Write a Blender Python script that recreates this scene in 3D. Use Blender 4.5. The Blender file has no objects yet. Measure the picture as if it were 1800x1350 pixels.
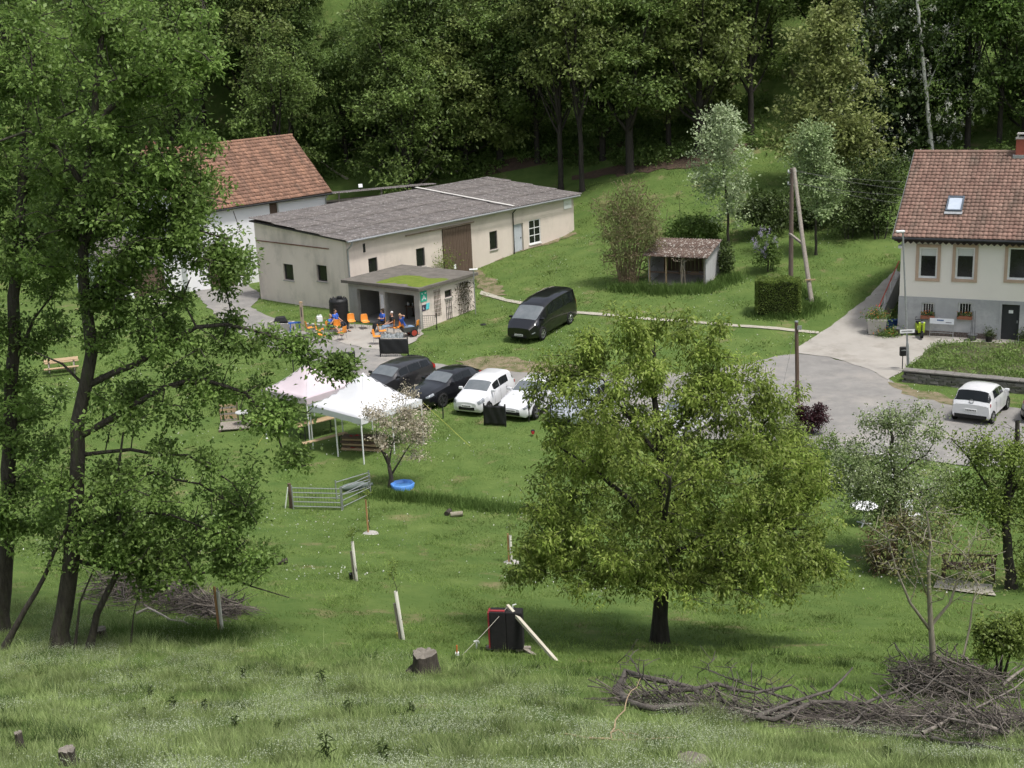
import bpy, math, random
import numpy as np
from mathutils import Vector, Matrix, Euler
SC = bpy.context.scene
COL = SC.collection
rnd = random.Random(7)
# ------------------------------------------------------------------ camera
FPX, CAM_H = 2300.0, 17.5
PITCH, ROLL = math.atan(635 / 2300.0), math.radians(2.5)
cF = np.array([0, math.cos(PITCH), -math.sin(PITCH)])
_R0 = np.array([1.0, 0, 0]); _U0 = np.cross(_R0, cF)
cR = math.cos(ROLL) * _R0 - math.sin(ROLL) * _U0
cU = math.cos(ROLL) * _U0 + math.sin(ROLL) * _R0
cC = np.array([0, 0, CAM_H])
cam_data = bpy.data.cameras.new('camera'); cam = bpy.data.objects.new('camera', cam_data); COL.objects.link(cam)
cam_data.sensor_width = 36; cam_data.sensor_fit = 'HORIZONTAL'; cam_data.lens = FPX / 1800 * 36
cam_data.clip_start = 0.5; cam_data.clip_end = 1500
m = Matrix(((cR[0], cU[0], -cF[0], 0), (cR[1], cU[1], -cF[1], 0), (cR[2], cU[2], -cF[2], CAM_H), (0, 0, 0, 1)))
cam.matrix_world = m
SC.camera = cam
# ------------------------------------------------------------------ sky, sun, exposure
SUN_EL, SUN_DIR = math.radians(66), Vector((0.6, -0.5, 0)).normalized()
world = bpy.data.worlds.new('World'); SC.world = world; world.use_nodes = True
wn, wl = world.node_tree.nodes, world.node_tree.links
sky = wn.new('ShaderNodeTexSky'); sky.sky_type = 'NISHITA'; sky.sun_disc = False
sky.sun_elevation = SUN_EL; sky.sun_rotation = math.atan2(SUN_DIR.x, SUN_DIR.y)
sky.air_density = 1.0; sky.dust_density = 3.0; sky.ozone_density = 1.0
hs = wn.new('ShaderNodeHueSaturation'); hs.inputs['Saturation'].default_value = 0.45
bg = wn['Background']; bg.inputs['Strength'].default_value = 0.1
wl.new(sky.outputs[0], hs.inputs['Color']); wl.new(hs.outputs[0], bg.inputs['Color'])
sl = bpy.data.lights.new('sun', 'SUN'); sl.energy = 2.0; sl.angle = math.radians(9); sl.color = (1, 0.975, 0.935)
sun = bpy.data.objects.new('sun', sl); COL.objects.link(sun)
sd = Vector((SUN_DIR.x * math.cos(SUN_EL), SUN_DIR.y * math.cos(SUN_EL), math.sin(SUN_EL)))
sun.rotation_euler = sd.to_track_quat('Z', 'Y').to_euler(); sun.location = (30, -30, 60)
vs = SC.view_settings; vs.view_transform = 'Standard'; vs.look = 'None'; vs.gamma = 1; vs.use_curve_mapping = False
vs.exposure = 0.9
SC.render.engine = 'CYCLES'
SC.cycles.use_denoising = True; SC.cycles.use_adaptive_sampling = True; SC.cycles.adaptive_threshold = 0.03
SC.cycles.max_bounces = 6; SC.cycles.diffuse_bounces = 3; SC.cycles.transparent_max_bounces = 6

# ------------------------------------------------------------------ terrain function
def ray(px, py): return cF * FPX + cR * (px - 900) - cU * (py - 675)
def atd(px, py, Y):
    d = ray(px, py); return cC + d * (Y / d[1])
def onz(px, py, z=0.0):
    d = ray(px, py); return cC + d * ((z - CAM_H) / d[2])
_ct = []
for px, py, s in [(649,938,50.5),(625,1020,62),(708,1123,77),(392,1113,77),(898,988,55),(745,1185,90),(1215,1340,140),(122,1345,145),
                  (1160,1130,74),(893,1150,80),(1640,1215,92),(1500,1290,112),(1760,1190,88),(110,1138,80),(10,1120,77),(600,1350,150),
                  (1780,1345,135),(900,1250,108),(300,1230,100),(1400,1180,88),(1100,320,21.9),(1250,290,21.8),(1340,262,21.2),(985,335,21.2),(720,328,20.3),
                  (560,300,19.8),(1100,300,21.2)]:
    _ct.append(cC + ray(px, py) / s)
for px, py, z in [(1715,748,0),(1500,650,0),(1400,700,0),(1150,640,0),(900,640,0),(700,620,0),(560,600,0),(450,570,.05),(1650,600,.15),(1790,597,.2),
                  (800,710,0),(1000,720,0),(640,817,0),(500,760,0),(800,800,0),(600,880,.05),(955,600,.3),(1003,568,.55),(741,577,.15),(627,569,.15),
                  (580,543,.12),(464,528,.05),(400,510,.2),(850,500,.6),(1200,560,.5),(1440,582,.35),(1367,550,.8),(1140,500,1.15),(1235,500,1.2),
                  (1575,485,1.5),(1450,440,2.3),(1570,960,.15),(1700,1010,.35),(1500,870,0),(1790,820,0),(50,600,.3),(100,800,.1),(30,420,1.0),(250,520,.5),
                  (1010,412,1.85),(915,443,1.4),(850,470,.95),(1300,380,3.3)]:
    _ct.append(onz(px, py, z))
for q in [(-60,130,16),(-30,130,17),(0,130,18),(30,130,19),(60,130,17),(-60,175,38),(0,175,40),(60,175,40),(-70,95,4),(-45,80,1),(45,80,1.5),(50,100,7),
          (0,5,13),(-12,5,13),(12,5,13),(0,-5,16),(-40,40,3),(40,40,2),(-40,15,9),(40,15,9),(-40,60,.5),(42,60,.3),(33,69,.3)]:
    _ct.append(np.array(q, float))
_ct = np.array(_ct)
def _tps(r2): return 0.5 * r2 * np.log(r2 + 1e-9)
_n = len(_ct); _d2 = ((_ct[:, None, :2] - _ct[None, :, :2]) ** 2).sum(-1)
_A = np.zeros((_n + 3, _n + 3)); _A[:_n, :_n] = _tps(_d2) + np.eye(_n) * 2.5
_A[:_n, _n] = 1; _A[:_n, _n + 1:] = _ct[:, :2]; _A[_n, :_n] = 1; _A[_n + 1:, :_n] = _ct[:, :2].T
_w = np.linalg.solve(_A, np.concatenate([_ct[:, 2], np.zeros(3)]))
def terr(X, Y):
    X = np.asarray(X, float); Y = np.asarray(Y, float); sh = X.shape; X = X.ravel(); Y = Y.ravel()
    out = np.empty(len(X))
    for i in range(0, len(X), 20000):
        x, y = X[i:i + 20000], Y[i:i + 20000]
        r2 = (x[:, None] - _ct[None, :, 0]) ** 2 + (y[:, None] - _ct[None, :, 1]) ** 2
        out[i:i + 20000] = _tps(r2) @ _w[:_n] + _w[_n] + _w[_n + 1] * x + _w[_n + 2] * y
    return out.reshape(sh)
def tz(x, y): return float(terr(np.array([x]), np.array([y]))[0])
def at(px, py):
    d = ray(px, py); d = d / np.linalg.norm(d)
    t = np.linspace(8, 260, 900); P = cC + d * t[:, None]
    g = P[:, 2] - terr(P[:, 0], P[:, 1]); k = int(np.argmax(g < 0)) if (g < 0).any() else len(t) - 1
    a, b = t[max(k - 1, 0)], t[k]; ga, gb = g[max(k - 1, 0)], g[k]
    tt = a + (b - a) * ga / (ga - gb + 1e-12); Q = cC + d * tt
    return np.array([Q[0], Q[1], tz(Q[0], Q[1])])
def pxs(P): return FPX / float((np.asarray(P) - cC) @ cF)

# ------------------------------------------------------------------ object helpers
def tag(o, label=None, cat=None, group=None, kind=None):
    if label: o['label'] = label
    if cat: o['category'] = cat
    if group: o['group'] = group
    if kind: o['kind'] = kind
    return o
def thing(name, label, cat, loc=(0, 0, 0), rz=0, group=None):
    o = bpy.data.objects.new(name, None); COL.objects.link(o); o.location = Vector([float(c) for c in loc])
    o.rotation_euler = (0, 0, rz); o.empty_display_size = .2
    return tag(o, label, cat, group)
def link(name, me, parent=None, mats=None):
    o = bpy.data.objects.new(name, me); COL.objects.link(o)
    if parent is not None: o.parent = parent
    if mats:
        for mm in (mats if isinstance(mats, (list, tuple)) else [mats]):
            if len(me.materials) < (len(mats) if isinstance(mats, (list, tuple)) else 1): me.materials.append(mm)
    return o
class MB:
    def __init__(s): s.v = []; s.f = []; s.mi = []; s.cur = 0
    def _add(s, vs, fs):
        b = len(s.v); s.v += [tuple(float(c) for c in q) for q in vs]; s.f += [tuple(b + i for i in f) for f in fs]; s.mi += [s.cur] * len(fs); return s
    def box(s, c, d, rz=0, M=None):
        x, y, z = d[0] / 2, d[1] / 2, d[2] / 2
        P = [Vector(q) for q in ((-x,-y,-z),(x,-y,-z),(x,y,-z),(-x,y,-z),(-x,-y,z),(x,-y,z),(x,y,z),(-x,y,z))]
        R = Matrix.Rotation(rz, 3, 'Z') if M is None else M
        return s._add([R @ p + Vector(c) for p in P], [(0,3,2,1),(4,5,6,7),(0,1,5,4),(1,2,6,5),(2,3,7,6),(3,0,4,7)])
    def b2(s, x0, x1, y0, y1, z0, z1): return s.box(((x0+x1)/2,(y0+y1)/2,(z0+z1)/2), (abs(x1-x0),abs(y1-y0),abs(z1-z0)))
    def tube(s, pts, rad, n=8, cap=True):
        pts = [Vector(p) for p in pts]; k = len(pts)
        if not hasattr(rad, '__len__'): rad = [rad] * k
        vs = []; up = None
        for i, p in enumerate(pts):
            t = (pts[min(i+1,k-1)] - pts[max(i-1,0)])
            t = t.normalized() if t.length > 1e-9 else Vector((0,0,1))
            if up is None: up = Vector((1,0,0)) if abs(t.z) > .8 else Vector((0,0,1))
            a = t.cross(up); a = a.normalized() if a.length > 1e-6 else t.orthogonal().normalized()
            b = t.cross(a); up = -b if False else up
            for j in range(n):
                th = 2 * math.pi * j / n; vs.append(p + (a * math.cos(th) + b * math.sin(th)) * rad[i])
        fs = [(i*n+j, i*n+(j+1)%n, (i+1)*n+(j+1)%n, (i+1)*n+j) for i in range(k-1) for j in range(n)]
        if cap: fs += [tuple(range(n))[::-1], tuple((k-1)*n+j for j in range(n))]
        return s._add(vs, fs)
    def bar(s, a, b, w, h=None):
        a, b = Vector(a), Vector(b); t = (b - a); L = t.length; h = h or w
        q = t.to_track_quat('X', 'Z').to_matrix()
        return s.box((a + b) / 2, (L, w, h), M=q)
    def lathe(s, prof, n=16, c=(0,0,0)):
        k = len(prof); vs = [(c[0]+r*math.cos(2*math.pi*j/n), c[1]+r*math.sin(2*math.pi*j/n), c[2]+z) for r, z in prof for j in range(n)]
        return s._add(vs, [(i*n+j, i*n+(j+1)%n, (i+1)*n+(j+1)%n, (i+1)*n+j) for i in range(k-1) for j in range(n)])
    def prism(s, poly, ext):
        n = len(poly); e = Vector(ext); P = [Vector(p) for p in poly]
        return s._add(P + [p + e for p in P], [tuple(range(n))[::-1], tuple(range(n, 2*n))] + [(i,(i+1)%n,n+(i+1)%n,n+i) for i in range(n)])
    def quad(s, *q): return s._add(q, [tuple(range(len(q)))])
    def mesh(s, name):
        me = bpy.data.meshes.new(name); me.from_pydata(s.v, [], s.f); me.update(); return me
    def build(s, name, mats, parent=None, smooth=False, bevel=0, label=None):
        me = s.mesh(name); o = link(name, me, parent, mats)
        if len(me.materials) > 1: me.polygons.foreach_set('material_index', s.mi)
        if smooth: me.polygons.foreach_set('use_smooth', [True] * len(me.polygons))
        if bevel:
            b = o.modifiers.new('bevel', 'BEVEL'); b.width = bevel; b.segments = 2; b.limit_method = 'ANGLE'
        if label: o['label'] = label
        return o
def np_mesh(name, V, F, mats, parent=None, smooth=False):
    me = bpy.data.meshes.new(name); V = np.asarray(V, np.float32); F = np.asarray(F, np.int32); nf, k = F.shape
    me.vertices.add(len(V)); me.vertices.foreach_set('co', V.ravel()); me.loops.add(nf * k); me.loops.foreach_set('vertex_index', F.ravel())
    me.polygons.add(nf); me.polygons.foreach_set('loop_start', np.arange(0, nf * k, k, dtype=np.int32)); me.polygons.foreach_set('loop_total', np.full(nf, k, np.int32))
    if smooth: me.polygons.foreach_set('use_smooth', np.ones(nf, bool))
    me.update(calc_edges=True); return link(name, me, parent, mats)
def copy_tree(o, parent=None):
    c = o.copy(); COL.objects.link(c); c.parent = parent
    for ch in list(o.children): copy_tree(ch, c)
    return c

# ------------------------------------------------------------------ materials
_mc = {}
def nmat(name, c1, c2=None, scale=4.0, rough=.85, bump=0.0, bscale=None, metal=0.0, spec=.3, detail=5, island=0.0, c3=None, s3=1.0, t3=(.55,.7), coat=0.0, emit=None, stretch=None, coord='Object', orand=False):
    if name in _mc: return _mc[name]
    mt = bpy.data.materials.new(name); mt.use_nodes = True; _mc[name] = mt
    N, L = mt.node_tree.nodes, mt.node_tree.links; b = N['Principled BSDF']
    b.inputs['Roughness'].default_value = rough; b.inputs['Metallic'].default_value = metal; b.inputs['Specular IOR Level'].default_value = spec
    if coat: b.inputs['Coat Weight'].default_value = coat; b.inputs['Coat Roughness'].default_value = .04
    tc = N.new('ShaderNodeTexCoord'); vec = tc.outputs[coord]
    if orand:
        oi = N.new('ShaderNodeObjectInfo'); vm = N.new('ShaderNodeVectorMath'); vm.operation = 'MULTIPLY_ADD'; cx = N.new('ShaderNodeCombineXYZ'); L.new(oi.outputs['Random'], cx.inputs[0]); L.new(oi.outputs['Random'], cx.inputs[1]); vm.inputs[1].default_value = (37, 91, 0); L.new(cx.outputs[0], vm.inputs[0]); L.new(vec, vm.inputs[2]); vec = vm.outputs[0]
    if stretch:
        mp = N.new('ShaderNodeMapping'); mp.inputs['Scale'].default_value = stretch; L.new(vec, mp.inputs[0]); vec = mp.outputs[0]
    c2 = c2 or tuple(x * .8 for x in c1)
    nz = N.new('ShaderNodeTexNoise'); nz.inputs['Scale'].default_value = scale; nz.inputs['Detail'].default_value = detail; nz.inputs['Roughness'].default_value = .65; L.new(vec, nz.inputs['Vector'])
    mr = N.new('ShaderNodeMapRange'); mr.inputs[1].default_value = .32; mr.inputs[2].default_value = .68; L.new(nz.outputs['Fac'], mr.inputs[0])
    mx = N.new('ShaderNodeMix'); mx.data_type = 'RGBA'; mx.inputs[6].default_value = (*c1, 1); mx.inputs[7].default_value = (*c2, 1); L.new(mr.outputs[0], mx.inputs[0])
    col = mx.outputs[2]
    if c3:
        n3 = N.new('ShaderNodeTexNoise'); n3.inputs['Scale'].default_value = s3; n3.inputs['Detail'].default_value = 7; n3.inputs['Roughness'].default_value = .7; L.new(vec, n3.inputs['Vector'])
        m3 = N.new('ShaderNodeMapRange'); m3.inputs[1].default_value, m3.inputs[2].default_value = t3; L.new(n3.outputs['Fac'], m3.inputs[0])
        x3 = N.new('ShaderNodeMix'); x3.data_type = 'RGBA'; L.new(m3.outputs[0], x3.inputs[0]); L.new(col, x3.inputs[6]); x3.inputs[7].default_value = (*c3, 1); col = x3.outputs[2]
    if island:
        g = N.new('ShaderNodeNewGeometry'); h = N.new('ShaderNodeHueSaturation'); r = N.new('ShaderNodeMapRange'); r.inputs[3].default_value = 1 - island; r.inputs[4].default_value = 1 + island
        L.new(g.outputs['Random Per Island'], r.inputs[0]); L.new(r.outputs[0], h.inputs['Value']); L.new(col, h.inputs['Color']); col = h.outputs[0]
    L.new(col, b.inputs['Base Color'])
    if bump:
        nb = N.new('ShaderNodeTexNoise'); nb.inputs['Scale'].default_value = bscale or scale * 4; nb.inputs['Detail'].default_value = 6; L.new(vec, nb.inputs['Vector'])
        bp = N.new('ShaderNodeBump'); bp.inputs['Strength'].default_value = 1; bp.inputs['Distance'].default_value = bump; L.new(nb.outputs['Fac'], bp.inputs['Height']); L.new(bp.outputs[0], b.inputs['Normal'])
    if emit: b.inputs['Emission Color'].default_value = (*emit[0], 1); b.inputs['Emission Strength'].default_value = emit[1]
    return mt
def leafmat(name, c1, c2, trans=.3, scale=1.2, var=.25, spec=.25):
    if name in _mc: return _mc[name]
    mt = bpy.data.materials.new(name); mt.use_nodes = True; _mc[name] = mt
    N, L = mt.node_tree.nodes, mt.node_tree.links; b = N['Principled BSDF']; out = N['Material Output']
    b.inputs['Roughness'].default_value = .5; b.inputs['Specular IOR Level'].default_value = spec
    g = N.new('ShaderNodeNewGeometry')
    mx = N.new('ShaderNodeMix'); mx.data_type = 'RGBA'; mx.inputs[6].default_value = (*c1, 1); mx.inputs[7].default_value = (*c2, 1); L.new(g.outputs['Random Per Island'], mx.inputs[0])
    tc = N.new('ShaderNodeTexCoord'); nz = N.new('ShaderNodeTexNoise'); nz.inputs['Scale'].default_value = scale; nz.inputs['Detail'].default_value = 3; L.new(tc.outputs['Object'], nz.inputs['Vector'])
    r = N.new('ShaderNodeMapRange'); r.inputs[1].default_value = .3; r.inputs[2].default_value = .7; r.inputs[3].default_value = 1 - var; r.inputs[4].default_value = 1 + var; L.new(nz.outputs['Fac'], r.inputs[0])
    h = N.new('ShaderNodeHueSaturation'); L.new(r.outputs[0], h.inputs['Value']); L.new(mx.outputs[2], h.inputs['Color'])
    L.new(h.outputs[0], b.inputs['Base Color'])
    t = N.new('ShaderNodeBsdfTranslucent'); L.new(h.outputs[0], t.inputs['Color'])
    ms = N.new('ShaderNodeMixShader'); ms.inputs[0].default_value = trans; L.new(b.outputs[0], ms.inputs[1]); L.new(t.outputs[0], ms.inputs[2]); L.new(ms.outputs[0], out.inputs['Surface'])
    return mt
BLACK = nmat('black_plastic', (.012,.012,.013), (.02,.02,.02), rough=.5)
DKMETAL = nmat('dark_metal', (.02,.022,.024), (.04,.04,.04), rough=.5, metal=.3)
GALV = nmat('galvanised_steel', (.42,.43,.44), (.3,.31,.32), scale=9, rough=.45, metal=.6)
WHITEP = nmat('white_plastic', (.78,.78,.77), (.7,.7,.69), rough=.5)
GLASS = nmat('dark_glass', (.012,.014,.016), (.02,.023,.025), scale=.8, rough=.04, spec=.6)
WOODG = nmat('weathered_wood', (.2,.17,.14), (.32,.29,.25), scale=3, stretch=(6,6,.7), rough=.9, bump=.004)
WOODB = nmat('brown_wood', (.085,.055,.038), (.14,.1,.075), scale=2.5, stretch=(8,8,.5), rough=.85, bump=.004)
WOODL = nmat('pale_timber', (.45,.33,.2), (.34,.24,.14), scale=3, stretch=(1,7,7), rough=.8)
BARK = nmat('bark', (.035,.029,.023), (.085,.073,.06), scale=5, stretch=(3,3,.6), rough=.95, bump=.05, bscale=12, c3=(.055,.07,.028), s3=1.3, t3=(.56,.72))
BARKD = nmat('dark_bark', (.025,.022,.018), (.055,.048,.04), scale=5, stretch=(3,3,.6), rough=.95, bump=.02, bscale=14)
BARKP = nmat('pale_bark', (.3,.27,.21), (.2,.18,.13), scale=6, stretch=(3,3,.6), rough=.9)
ORANGE = nmat('orange_plastic', (.75,.28,.045), (.66,.24,.04), rough=.4)
CONC = nmat('concrete', (.4,.38,.35), (.31,.295,.27), scale=1.5, rough=.9, bump=.004, bscale=20, c3=(.2,.19,.17), s3=.8, t3=(.6,.8))
# ------------------------------------------------------------------ ground
gx = np.unique(np.concatenate([np.arange(-110, -40, 5), np.arange(-40, 40.01, .5), np.arange(40, 111, 5)]))
gy = np.unique(np.concatenate([np.arange(-6, 8, 2), np.arange(8, 110, .5), np.arange(110, 260, 4)]))
GX, GY = np.meshgrid(gx, gy); GZ = terr(GX, GY)
_bm = np.random.RandomState(3)
def vnoise(X, Y, sc, seed):
    r = np.random.RandomState(seed).rand(256, 256); x, y = X / sc + 500, Y / sc + 500
    i, j = np.floor(x).astype(int), np.floor(y).astype(int); fx, fy = x - i, y - j; fx = fx*fx*(3-2*fx); fy = fy*fy*(3-2*fy)
    g = lambda a, b: r[a % 256, b % 256]
    return (g(i,j)*(1-fx)+g(i+1,j)*fx)*(1-fy)+(g(i,j+1)*(1-fx)+g(i+1,j+1)*fx)*fy
def inpoly(X, Y, poly):
    X = np.asarray(X); Y = np.asarray(Y); r = np.zeros(X.shape, bool); n = len(poly)
    for k in range(n):
        x0, y0 = poly[k][:2]; x1, y1 = poly[(k+1) % n][:2]
        c = ((y0 > Y) != (y1 > Y)) & (X < (x1-x0)*(Y-y0)/(y1-y0+1e-12)+x0); r ^= c
    return r
def W(pts): return [at(*p) for p in pts]
GRASSG = nmat('grass_ground', (.065,.11,.027), (.11,.155,.042), scale=.7, rough=.95, spec=.1, bump=.03, bscale=6, c3=(.2,.165,.09), s3=.55, t3=(.57,.72), detail=9)
nx, ny = len(gx), len(gy)
F = (np.arange(ny-1)[:,None]*nx + np.arange(nx-1)[None,:]).reshape(-1)
ground = np_mesh('ground', np.stack([GX, GY, GZ], -1).reshape(-1, 3), np.stack([F, F+1, F+nx+1, F+nx], -1), GRASSG, smooth=True)
tag(ground, kind='structure')
def drape(name, poly, mat, dz=.03, step=.6, jag=0.0, seed=1):
    """a sheet following the ground inside a polygon of world points"""
    P = []
    n = len(poly); rg = np.random.RandomState(seed)
    for k in range(n):
        a, b = np.array(poly[k][:2]), np.array(poly[(k+1) % n][:2]); mlen = np.linalg.norm(b-a); c = max(1, int(mlen / .5))
        nrm = np.array([-(b-a)[1], (b-a)[0]]) / (mlen + 1e-9)
        for i in range(c): P.append(a + (b-a)*i/c + nrm * (rg.rand()-.5) * jag)
    import bmesh
    bm = bmesh.new(); vs = [bm.verts.new((p[0], p[1], 0)) for p in P]; f = bm.faces.new(vs)
    bmesh.ops.triangulate(bm, faces=[f])
    xs = [p[0] for p in P]; ys = [p[1] for p in P]
    for ax, lo, hi in ((0, min(xs), max(xs)), (1, min(ys), max(ys))):
        c = lo + step
        while c < hi:
            co = (c,0,0) if ax == 0 else (0,c,0); no = (1,0,0) if ax == 0 else (0,1,0)
            bmesh.ops.bisect_plane(bm, geom=bm.verts[:]+bm.edges[:]+bm.faces[:], plane_co=co, plane_no=no); c += step
    co = np.array([v.co[:2] for v in bm.verts]); z = terr(co[:,0], co[:,1]) + dz
    for v, zz in zip(bm.verts, z): v.co.z = zz
    bmesh.ops.recalc_face_normals(bm, faces=bm.faces)
    me = bpy.data.meshes.new(name); bm.to_mesh(me); bm.free()
    if len(me.polygons) and me.polygons[0].normal.z < 0: me.flip_normals()
    o = link(name, me, None, mat); tag(o, kind='structure'); return o
ASPH = nmat('old_asphalt', (.25,.238,.222), (.175,.168,.158), scale=.9, rough=.9, bump=.006, bscale=50, c3=(.31,.285,.255), s3=.35, t3=(.48,.72), detail=11)
PAVE = nmat('pale_concrete_path', (.36,.335,.3), (.29,.27,.24), scale=.7, rough=.9, bump=.004, bscale=40, c3=(.2,.18,.15), s3=.5, t3=(.52,.78), detail=11)
DIRT = nmat('bare_dirt', (.23,.18,.12), (.17,.14,.085), scale=1.2, rough=.95, bump=.02, bscale=9, c3=(.09,.1,.035), s3=1.6, t3=(.45,.6))
LITTER = nmat('leaf_litter', (.1,.065,.045), (.06,.042,.03), scale=3, rough=.95, bump=.03, bscale=9)
lane = W([(330,470),(345,520),(400,575),(470,610),(560,640),(650,668),(790,700),(930,720),(1100,760),(1300,775),(1480,795),(1700,818),(1830,822),(1830,722),(1700,712),(1600,690),(1560,668),(1530,650),(1455,628),(1400,622),(1330,634),(1240,655),(1150,655),(1050,655),(900,648),(790,642),(735,635),(700,622),(640,612),(560,592),(500,568),(440,540),(460,520),(420,490),(400,470)])
road = drape('road', lane, ASPH, .03, jag=.28)
ASPD = nmat('patched_asphalt', (.165,.158,.15), (.13,.125,.12), scale=1.5, rough=.9, bump=.006, bscale=50, c3=(.24,.23,.215), s3=.9, t3=(.5,.65), detail=10)
yard = W([(590,570),(640,572),(741,579),(745,588),(730,600),(690,618),(640,614),(570,596),(545,580)])
drape('yard_paving', yard, PAVE, .045, jag=.25, seed=2)
fore = W([(1400,622),(1455,628),(1530,650),(1560,668),(1590,652),(1640,614),(1690,606),(1830,612),(1830,598),(1760,596),(1640,592),(1578,590),(1545,592),(1524,586),(1548,540),(1590,482),(1572,476),(1530,520),(1460,574),(1440,586),(1402,612)])
drape('forecourt', fore, PAVE, .045, jag=.14, seed=3)
path_line = W([(845,512),(890,526),(960,540),(1010,548),(1100,556),(1200,563),(1300,572),(1440,584),(1438,588),(1300,576),(1200,567),(1100,560),(1010,552),(960,545),(890,531),(843,518)])
drape('footpath', path_line, nmat('pale_gravel', (.4,.37,.31), (.3,.28,.22), scale=3, rough=.95, c3=(.1,.12,.04), s3=1.5, t3=(.6,.7)), .05, jag=.1, seed=4)
dirtpatches = [[(800,636),(880,624),(960,640),(1040,646),(1060,658),(930,656),(820,648)], [(835,470),(870,495),(895,520),(850,522),(838,500)], [(640,690),(700,690),(660,706),(610,700)], [(872,460),(925,440),(1012,412),(1012,408),(915,436),(860,462)], [(1560,672),(1660,696),(1700,712),(1690,718),(1600,698)]]
for i, q in enumerate(dirtpatches): drape('bare_patch', W(q), DIRT, .035, jag=.5, seed=10+i)
drape('forest_floor', W([(860,318),(1000,312),(1120,304),(1220,296),(1300,262),(1340,250),(1330,235),(1200,240),(1000,270),(860,290)]), LITTER, .05, step=1, jag=1.2, seed=30)
EXCL = [lane, yard, fore]
# ------------------------------------------------------------------ buildings
def pl(o, px, py, axis, val):
    """where the line of sight meets a wall plane of thing o, in o's own metres"""
    Mi = (Matrix.Translation(o.location) @ o.rotation_euler.to_matrix().to_4x4()).inverted()
    a = Mi @ Vector(cC); d = Mi.to_3x3() @ Vector(ray(px, py)); return a + d * ((val - a[axis]) / d[axis])
def wall(mb, x0, x1, z0, z1, y0, y1, holes=(), swap=False):
    xs = sorted(set([x0, x1] + [h[0] for h in holes] + [h[1] for h in holes]))
    for a, b in zip(xs[:-1], xs[1:]):
        hz = sorted([(h[2], h[3]) for h in holes if h[0] <= a + 1e-6 and h[1] >= b - 1e-6]); c = z0
        for lo, hi in hz + [(z1, z1)]:
            if lo - c > 1e-4:
                if swap: mb.b2(y0, y1, a, b, c, lo)
                else: mb.b2(a, b, y0, y1, c, lo)
            c = max(c, hi)
    return mb
PL1 = nmat('beige_render', (.66,.575,.505), (.59,.51,.445), scale=.7, rough=.95, bump=.006, bscale=9, c3=(.44,.38,.325), s3=.5, t3=(.52,.8), detail=10, stretch=(1,1,.55))
PL2 = nmat('grey_render', (.74,.64,.575), (.65,.56,.5), scale=.6, rough=.95, bump=.006, bscale=9, c3=(.4,.35,.31), s3=.55, t3=(.5,.78), detail=10, stretch=(1,1,.6))
DARKIN = nmat('dark_pane', (.01,.011,.012), (.016,.017,.018), rough=.12, spec=.5)
def window(parent, x0, x1, z0, z1, y, frame_mat, out=-1, swap=False, fw=.06, mull=(0,0), depth=.1, pane=DARKIN, sill=None):
    """out: side the wall faces on its own axis; y: outer wall face"""
    yb = y - out * depth
    f = MB(); g = MB(); s = 1 if not swap else 0
    def B(mb, a, b, c, d, ya, yb_):
        if swap: mb.b2(min(ya,yb_), max(ya,yb_), a, b, c, d)
        else: mb.b2(a, b, min(ya,yb_), max(ya,yb_), c, d)
    ya, yc = yb + out * .03, yb - out * .03
    B(f, x0, x1, z1-fw, z1, ya, yc); B(f, x0, x1, z0, z0+fw, ya, yc); B(f, x0, x0+fw, z0+fw, z1-fw, ya, yc); B(f, x1-fw, x1, z0+fw, z1-fw, ya, yc)
    for k in range(1, mull[0]+1): c = x0+fw+(x1-x0-2*fw)*k/(mull[0]+1); B(f, c-.025, c+.025, z0+fw, z1-fw, ya-out*.005, yc)
    for k in range(1, mull[1]+1): c = z0+fw+(z1-z0-2*fw)*k/(mull[1]+1); B(f, x0+fw, x1-fw, c-.025, c+.025, ya-out*.008, yc)
    w = f.build('window', frame_mat, parent)
    B(g, x0+fw, x1-fw, z0+fw, z1-fw, yb, yb - out*.02); g.build('pane', pane, w)
    if sill: q = MB(); B(q, x0-.05, x1+.05, z0-.07, z0-.003, y + out*.07, yb - out*.02); q.build('sill', sill, w)
    return w
# --- long barn
barn = thing('long_barn', 'long beige rendered barn with low grey corrugated roof and brown sliding door', 'barn', (-10.08,81.86,.2), .852)
BL, BW, BHF, BHB = 23.3, 9.0, 4.5, 5.15
DKF = nmat('dark_window_frame', (.045,.042,.04), (.07,.065,.06), rough=.7)
fh = [(1.82,2.62,1.93,3.07), (6.18,7.0,1.77,3.02), (13.58,14.41,1.78,3.09), (16.25,17.28,1.16,3.23), (17.93,19.27,1.53,3.29)]
wall(MB(), 0, BL, -1.2, BHF, 0, .3, fh).build('wall', PL1, barn, label='sunlit beige long wall with sliding door')
gh = [(5.34,6.35,1.44,2.53), (2.0,2.97,1.68,2.74)]
gm = wall(MB(), .302, BW, -1.2, 4.3, 0, .3, gh, swap=True)
gm.prism([(0,.302,4.3),(0,BW,4.3),(0,BW,BHB),(0,.302,BHF+.02)], (.3,0,0)); gm.build('wall', PL2, barn, label='grey weathered gable end wall')
q = MB(); q.b2(BL-.3, BL-.002, .302, BW, -1.2, 4.3); q.prism([(BL-.3,.302,4.3),(BL-.3,BW,4.3),(BL-.3,BW,BHB),(BL-.3,.302,BHF+.02)], (.298,0,0)); q.b2(.302, BL-.302, BW-.3, BW-.002, -1, BHB-.03); q.build('wall', PL2, barn)
for h in fh[:3]: window(barn, h[0], h[1], h[2], h[3], 0, DKF, sill=CONC)
window(barn, *fh[4], 0, WHITEP, mull=(1,2), fw=.07, depth=.06, sill=WHITEP)
for h in gh: window(barn, h[0], h[1], h[2], h[3], 0, DKF, swap=True, sill=CONC, depth=.14)
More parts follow.
